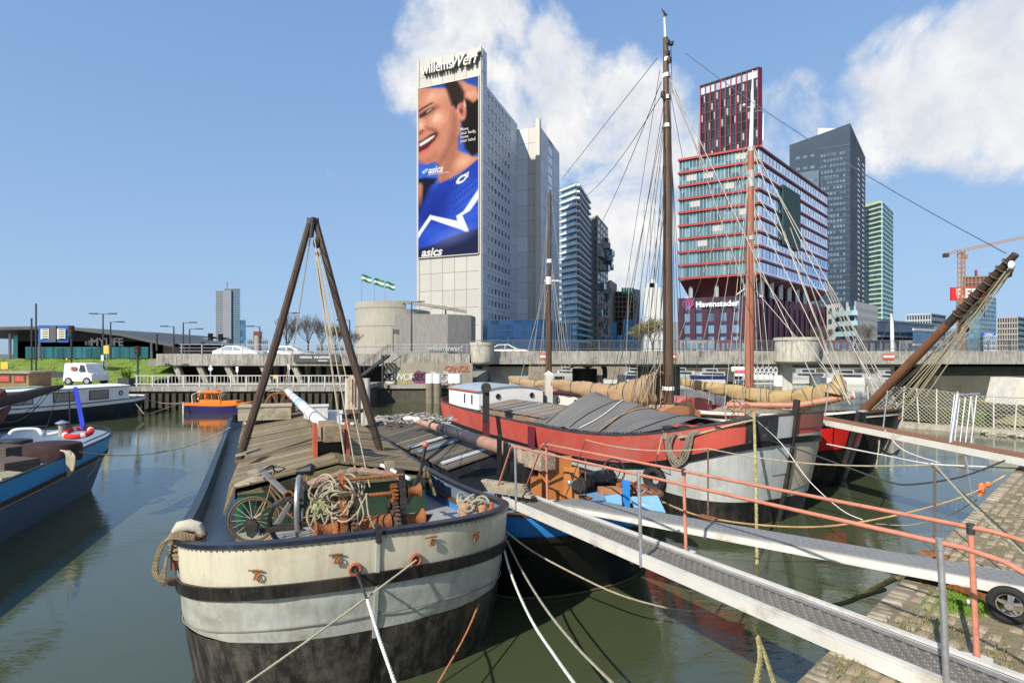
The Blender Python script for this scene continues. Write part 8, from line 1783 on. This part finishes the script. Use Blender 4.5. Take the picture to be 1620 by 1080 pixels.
obj('launch_stake', MB().cyl(P(290, 655, 41), P(290, 637, 41), .05), white_p, None, label='thin pale stake at the stern of the orange launch', cat='stake')
rope('twisted white rope across the left foredeck of the nearest barge', [P(300, 862, 7.0), P(360, 868, 7.0), P(420, 869, 7.05)], .012, rope_w, True)
rope('drooping rope below the third gangway', smooth_path([P(1400, 680, 14.5), P(1430, 712, 14), P(1500, 735, 13.5), P(1560, 745, 13)], 6), .012, rope_w)
rope('pale rope curving from the third gangway past the anchor', smooth_path([P(1392, 684, 14.8), P(1390, 710, 14.6), P(1386, 740, 14.5)], 6), .016, rope_g)
rope('horizontal pale rope across the black barge bow', smooth_path([P(1308, 702, 15.5), P(1400, 720, 14.2), P(1470, 733, 13), P(1560, 738, 12.5), P(1640, 742, 12)], 6), .016, rope_w)
obj('submerged_branch', MB().tube(smooth_path([P(1290, 962, 9.3), P(1340, 952, 8.4), P(1380, 932, 7.9), P(1420, 912, 7.2)], 6), .035, 6).tube([P(1350, 948, 8.3), P(1400, 932, 7.3)], .025, 6), mat('wet_branch', (.13,.12,.05), .8, 0, .4, 6, .4), None, smooth=True, label='mossy branch half in the water beneath the second gangway', cat='branch')
obj('plastic_peg', MB().cyl(PZ(1530, 964, QZ), PZ(1532, 950, QZ + .0) + V((0, 0, .0)), .012) if False else MB().cyl(PZ(1532, 962, QZ), PZ(1532, 962, QZ) + V((0, 0, .085)), .012), white_p, None, label='small white peg in the grass by the gangway wheel', cat='peg')

# ------------------------------------------------------------------ street furniture, vehicles, trees
sdk = mat('lamp_post_dark', (.06,.065,.07), .5, .3)
def lamp(label, px, yt, yb, Y, double=False, arm=1.0, group='street lamps along the raised road'):
    x = (px - 810) / F * Y; t = thing('street_lamp', label, 'street lamp', (x, Y, zz(yb, Y)), group=group); zt_ = zz(yt, Y); s_ = Y / 50
    obj('pole', MB().tube([(x, Y, zz(yb, Y)), (x, Y, zt_)], [.09 * s_, .05 * s_], 8), sdk, t)
    for sg_ in ((1, -1) if double else (arm / abs(arm),)):
        obj('arm', MB().beam((x, Y, zt_ - .05), (x + sg_ * .7 * abs(arm) * s_, Y, zt_), .05 * s_, .05 * s_), sdk, t); obj('lamp_head', MB().box((x + sg_ * .85 * abs(arm) * s_, Y, zt_), (.6 * s_, .25, .10 * s_)), sdk, t)
lamp('tall double-armed lamp post on the left quay', 163, 496, 607, 48, True)
for px, yt, yb, Y, a, lab in ((175, 509, 572, 62, 1, 'lamp post behind the double-armed lamp'), (275, 516, 568, 60, -1, 'lamp post with arm pointing left by the traffic gantry'), (290, 510, 566, 60, 1, 'lamp post with arm pointing right by the traffic gantry'), (300, 520, 562, 75, 1, 'small distant lamp post behind the traffic gantry'), (411, 516, 560, 60, -1, 'lamp post left of the sheerlegs'), (453, 495, 556, 60, 1, 'lamp post behind the left sheerleg'), (553, 506, 556, 62, -1, 'lamp post behind the right sheerleg'), (651, 477, 556, 56, 1, 'lamp post in front of the round concrete building'), (705, 484, 500, 92, -1, 'lamp on the edge of the round building block')): lamp(lab, px, yt, yb, Y, False, a)
m = MB(); t = thing('route_sign', 'large blue motorway sign board with white and yellow panels', 'sign', P(60, 600, 52)); Yp = 52
obj('post', MB().cyl(P(57, 605, Yp), P(57, 480, Yp), .07).cyl(P(50, 605, Yp), P(50, 503, Yp), .07), sdk, t); obj('board', MB().box(P(85, 528, Yp - .2), (2.6, .12, 1.55), .06), mat('sign_blue', (.02,.10,.38), .5), t)
for px in (71, 97): obj('panel', MB().box(P(px, 528, Yp - .32), (.72, .04, .95), .06), mat('sign_cream', (.62,.60,.48), .5), t)
for px in (71, 97):
    for k in range(5): obj('text_bar', MB().box(P(px, 521 + k * 3.6, Yp - .36), (.50, .03, .05), .06), sdk, t)
obj('middle_panel', MB().box(P(84, 528, Yp - .32), (.50, .04, 1.5), .06), mat('sign_grey', (.10,.10,.10), .6), t)
def signal(label, px, py, Y, h_=1.0, pole=None):
    t = thing('traffic_light', label, 'traffic light', P(px, pole or py, Y)); c = P(px, py, Y)
    if pole: obj('pole', MB().cyl(P(px, pole, Y), c, .07), sdk, t)
    obj('housing', MB().box(c, (.34, .3, h_)), black_paint, t)
    for k, cm_ in enumerate(('lens_red', 'lens_amber', 'lens_green')): obj('lens', MB().cyl(c + V((0, -.16, .3 - k * .3)), c + V((0, -.18, .3 - k * .3)), .10, n=10), mat(cm_, ((.12,.01,.01),(.12,.07,.01),(.01,.10,.05))[k], .3), t)
signal('traffic light on a post left of the houseboat roof', 113, 524, 50, 1.0, 606); signal('traffic light on a post at the left end of the quay railing', 218, 555, 46, .8, 612)
t = thing('signal_gantry', 'dark cantilever gantry arm with two traffic lights over the road', 'gantry', P(362, 560, 58)); Yg = 58
obj('mast', MB().beam(P(362, 562, Yg), P(362, 536, Yg), .35, .3), sdk, t); obj('arm', MB().beam(P(362, 536, Yg), P(247, 527, Yg), .28, .22, (0, 0, 1), .18, .14), sdk, t); obj('hanger', MB().cyl(P(248, 555, Yg), P(248, 527, Yg), .10), sdk, t)
for px, py in ((333, 533), (349, 534)): obj('signal_head', MB().box(P(px, py, Yg - .3), (.38, .3, .75)).cyl(P(px, py - 2, Yg - .3), P(px, py - 2, Yg - .5), .2, n=12), black_paint, t)
obj('signal_head', MB().box(P(321, 545, Yg - .3), (.2, .3, .55)), black_paint, t)
yel = mat('yellow_board', (.72,.46,.06), .6, 0, .1, 3)
for px, py, w_, h_, Y, lab in ((168, 553, 8, 13, 47.5, 'yellow notice on the double-armed lamp post'), (436, 596, 8, 6, 50, 'yellow-orange notice in the bay left of the sheerlegs'), (7, 578, 11, 11, 44, 'yellow square sign at the left edge above the wooden cabin')):
    c = P(px, py, Y); t = thing('notice', lab, 'sign', c - V((0, 0, 1.0))); obj('plate', MB().box(c, (w_ / F * Y, .04, h_ / F * Y)), yel, t); obj('post', MB().cyl(c + V((0, .05, -1.6)), c + V((0, .05, 0)), .04), steel, t)
for px, yt, lab in ((162, 566, 'small blue and white plate low on the lamp post'), (333, 582, 'small blue sign in the open bay beside the tunnel'), (375, 584, 'white plate on a post between two open bays'), (457, 580, 'white plate on the column left of the parking sign')):
    c = P(px, yt, 47.4 if px < 200 else 52); obj('small_sign', MB().box(c, (.22, .03, .5)).cyl(c - V((0, -.04, 1.4)), c + V((0, .04, .2)), .03), mat('sign_pale_blue', (.45,.55,.68), .5) if px in (162, 333) else white_p, None, label=lab, cat='sign')
t = thing('sign_post', 'white round mirror-like sign on a post in the dark underpass', 'sign', P(333, 605, 53)); obj('disc', MB().cyl(P(333, 583, 53), P(333, 583, 52.95), .2, n=16), white_p, t); obj('post', MB().cyl(P(333, 605, 53), P(333, 583, 53), .04), steel, t)
c = P(501, 566.5, 52.6); t = thing('parking_sign', 'long grey sign reading parking above the columns', 'sign', c); obj('board', MB().box(c, (74 / F * 52.6, .08, 12.5 / F * 52.6), -.02), mat('sign_slate', (.075,.075,.08), .6), t)
text_mesh('PARKING  WILLEMSWERF', .27, white_p, 'lettering', t, c + V((0, -.06, .08)), (1, 0, 0), (0, 0, 1), .006, bold=.006); obj('text_bar', MB().box(c + V((.9, -.05, -.22)), (1.5, .02, .06)), white_p, t)
t = thing('road_sign', 'small blue direction board above the bridge railing far right', 'sign', P(1564, 552, 57)); obj('board', MB().box(P(1564, 528, 57), (1.35, .06, .32)), mat('sign_blue', (.02,.10,.38)), t); obj('post', MB().cyl(P(1564, 553, 57), P(1564, 525, 57), .05), steel, t)
obj('text_bar', MB().box(P(1564, 527.5, 57) + V((0, -.04, 0)), (1.0, .02, .05)), white_p, t); obj('text_bar', MB().box(P(1564, 529.5, 57) + V((0, -.04, 0)), (.7, .02, .05)), white_p, t)
obj('flag', MB().slab([P(622, 521, 53), P(632, 521, 53), P(632, 529, 53), P(622, 528, 53)], .02).cyl(P(622, 556, 53), P(622, 519, 53), .05), mat('dark_flag', (.10,.08,.075), .8), None, label='small dark flag on a post by the top of the metal stairs', cat='flag')
obj('pole', MB().tube([P(1413, 615, 60), P(1411, 510, 60), P(1410, 496, 60)], [.22, .16, .06], 10), white_p, None, smooth=True, label='white slanting ship mast standing behind the bridge right of centre', cat='mast')
shrouds('thin stays of the white mast behind the bridge', [((1411,500,60),(1387,555,60)),((1411,500,60),(1436,555,60))], rope_dk, .03)
for px, py, Y, lab in ((1170, 572, 57, ''),): pass
# vehicles
def car(label, px, py, Y, L_=4.5, h_=1.45, w_=1.8, col=white_p, rz=0, name='car', van=False):
    x = (px - 810) / F * Y; z = zz(py, Y); t = thing(name, label, 'van' if van else 'car', (x, Y, z), rz)
    if van: prof = [(-.5,.25),(-.5,.95),(-.47,1.0),(.05,1.0),(.22,.97),(.36,.58),(.47,.50),(.5,.40),(.5,.18),(-.5,.18)]
    else: prof = [(-.5,.22),(-.5,.58),(-.47,.66),(-.36,.72),(-.22,.98),(.02,1.0),(.2,.72),(.44,.60),(.5,.45),(.5,.18)]
    m = MB(); n = len(prof); k = .86
    vs = []
    for s_ in (-1, 1):
        for a, b in prof: vs.append((a * L_, s_ * w_ / 2 * (1 if b < .6 else 1 - (b - .6) * .5), b * h_))
    m.add(vs, [tuple(range(n)), tuple(range(2*n - 1, n - 1, -1))] + [(i, i + n, (i + 1) % n + n, (i + 1) % n) for i in range(n)]); obj('body', m, col, t, world=False)
    m = MB(); ws = ([(.06,.93),(.2,.9),(.3,.62),(.06,.62)],) if van else ([(-.33,.70),(-.21,.93),(-.07,.94),(-.07,.70)], [(-.05,.70),(-.05,.94),(.01,.94),(.15,.70)])
    for q in ws:
        for s_ in (-1, 1): m.slab([(a * L_, s_ * (w_ / 2 * (1 - max(0, b - .6) * .5) + .01), b * h_) for a, b in (q if s_ < 0 else q[::-1])], .03)
    obj('side_window', m, gd, t, world=False, kind='stuff')
    for a in (-.31, .33):
        for s_ in (-1, 1):
            wl_ = obj('wheel', MB().cyl((a * L_, s_ * (w_ / 2 - .18), .31), (a * L_, s_ * (w_ / 2 + .02), .31), .31, n=16), rub, t, smooth=True, world=False); obj('rim', MB().cyl((a * L_, s_ * (w_ / 2 + .021), .31), (a * L_, s_ * (w_ / 2 + .03), .31), .19, n=12), steel, wl_, world=False)
    for s_ in (-1, 1): obj('headlight', MB().box((.495 * L_, s_ * w_ * .36, .5 * h_), (.05, .3, .12)), white_p, t, world=False)
    return t
car('white car driving on the bridge beside the round viewing bay', 803, 566.9, 58, 4.4, 1.45)
car('white tipper truck with open bed parked on the left quay above the houseboat', 137, 608, 46.5, 2.3, 1.75, 2.0, white_p, 0, 'tipper_truck', True)
tr = bpy.data.objects['tipper_truck']; obj('flat_bed', MB().box((-2.4, 0, .75), (2.4, 1.8, .3)).box((-2.4, 0, .95), (2.4, .05, .2)), sdk, tr, world=False); obj('driver_window', MB().box((-.3, -.98, 1.32), (.4, .05, .3)), mat('red_cab_pane', (.35,.08,.06), .5), tr, world=False)  # the cab window is a plain dull red pane
car('white van on the raised road behind the left sheerleg', 378, 568.8, 57, 4.4, 1.4, name='car'); car('silver car on the raised road further right under the bare trees', 462, 568.8, 57, 4.2, 1.35, col=steel, name='car')
for px, lab in ((1005, 'dark parked car on the far quay under the bridge'), (1030, 'second dark parked car on the far quay'), (1108, 'third dark parked car beyond the bridge')): car(lab, px, 580.5, 107, 4.4, 1.5, col=sdk)
# bicycles and small clutter on the far quay
for px, py, lab in ((200, 607, 'dark planter box with a shrub at the left end of the quay railing'),):
    c = P(px, py, 46); t = thing('planter', lab, 'planter', c); obj('box', MB().box((c.x, c.y, 2.0), (.9, .8, .75)), sdk, t); m = MB()
    for k in range(120): blade(m, V((c.x + RND.uniform(-.2, .2), c.y + RND.uniform(-.2, .2), 2.35)), RND.uniform(.2, .9), .03)
    obj('shrub', m, gm, t, kind='stuff')
# bare trees
def bare_tree(label, px, ybase, ytop, Y, seed, group='bare trees behind the raised road', leaf=None, spread=.5, name='bare_tree', dens=3):
    rr = random.Random(seed); base = P(px, ybase, Y); hgt = (zz(ytop, Y) - base.z) * 1.45; t = thing(name, label, 'tree', base, group=group); tr_m = mat('bark', (.12,.095,.075), .9, 0, .2, 3, .2)
    mt_, mb_, tips = MB(), MB(), []
    mt_.tube([base, base + V((rr.uniform(-.1, .1), 0, hgt * .18)), base + V((rr.uniform(-.15, .15), 0, hgt * .22))], [hgt * .022, hgt * .017, hgt * .014], 8)
    def grow(p, d, L_, r_, lev):
        pts = [p]; q = p
        for i in range(3):
            d = (d + V((rr.uniform(-.22, .22), rr.uniform(-.22, .22), rr.uniform(-.02, .16)))).normalized(); q = q + d * L_ / 3; pts.append(q)
        mb_.tube(pts, [r_, r_ * .85, r_ * .7, r_ * .5], 5 if lev < 2 else 3, cap=False)
        if lev >= 4: tips.append(q); return
        for k in range(dens + (lev < 2)):
            s_ = rr.uniform(.35, 1.0); o = pts[min(3, int(s_ * 3) + 0)].lerp(pts[min(3, int(s_ * 3) + 1)], rr.random())
            a = rr.uniform(0, 6.28); e = V((math.cos(a), math.sin(a), rr.uniform(.1, 1.0))).normalized(); grow(o, (d * (1 - spread) + e * spread).normalized(), L_ * rr.uniform(.58, .78), max(r_ * .55, .008 * Y / 75), lev + 1)
    top = base + V((0, 0, hgt * .20))
    for k in range(6): a = k * 1.05 + rr.uniform(-.3, .3); grow(top - V((0, 0, rr.uniform(0, .1) * hgt)), V((math.cos(a) * .55, math.sin(a) * .55, rr.uniform(.6, 1.5))).normalized(), hgt * .31, hgt * .008, 0)
    obj('trunk', mt_, tr_m, t, smooth=True); obj('branches', mb_, tr_m, t)
    if leaf:
        m = MB(); 
        for q in tips:
            for k in range(3): c = q + V((rr.gauss(0, .25), rr.gauss(0, .25), rr.gauss(0, .22))) * hgt * .1; a = V((rr.uniform(-1, 1), rr.uniform(-1, 1), rr.uniform(-1, 1))).normalized() * hgt * .011; b = a.cross(V((rr.uniform(-1, 1), rr.uniform(-1, 1), 1))).normalized() * hgt * .011; m.add([c - a, c - b, c + a, c + b], [(0, 1, 2, 3)])
        obj('crown', m, leaf, t)
    return t
bare_tree('leftmost bare tree, just right of the left sheerleg', 456, 556, 506, 76, 1); bare_tree('widest bare tree between the sheerlegs', 487, 556, 507, 78, 2); bare_tree('bare tree right of the widest one', 509, 556, 512, 77, 3)
bare_tree('smaller green-tinged tree by the right sheerleg', 531, 556, 523, 76, 4, leaf=mat('spring_leaf', (.17,.17,.06), .8, 0, .3, 1, 0)); bare_tree('small bare tree against the round building', 557, 556, 528, 80, 5)
bare_tree('yellow-green budding tree left of the tallest mast behind the bridge', 1032, 556, 508, 80, 6, None, mat('budding_leaf', (.24,.20,.07), .8, 0, .3, 1, 0), .6, 'budding_tree'); bare_tree('second budding tree directly beside the first', 1014, 556, 520, 82, 7, None, mat('budding_leaf', (.24,.20,.07)), .6, 'budding_tree')
bare_tree('brown bush behind the large round viewing bay', 1300, 556, 522, 90, 8, None); bare_tree('bare tree in front of the white flats', 1368, 556, 516, 95, 9, None)
bare_tree('green tree under the bridge right of the tallest mast', 1072, 582, 561, 118, 10, None, mat('spring_leaf', (.17,.17,.06)), .6, 'budding_tree')
# people far on the quay would be specks; street bollards by the grass
obj('orange_cone_post', MB().cyl(P(106, 578, 60), P(106, 566, 60), .14, .06), yel, None, label='small orange figure-like post behind the grass bank', cat='post')
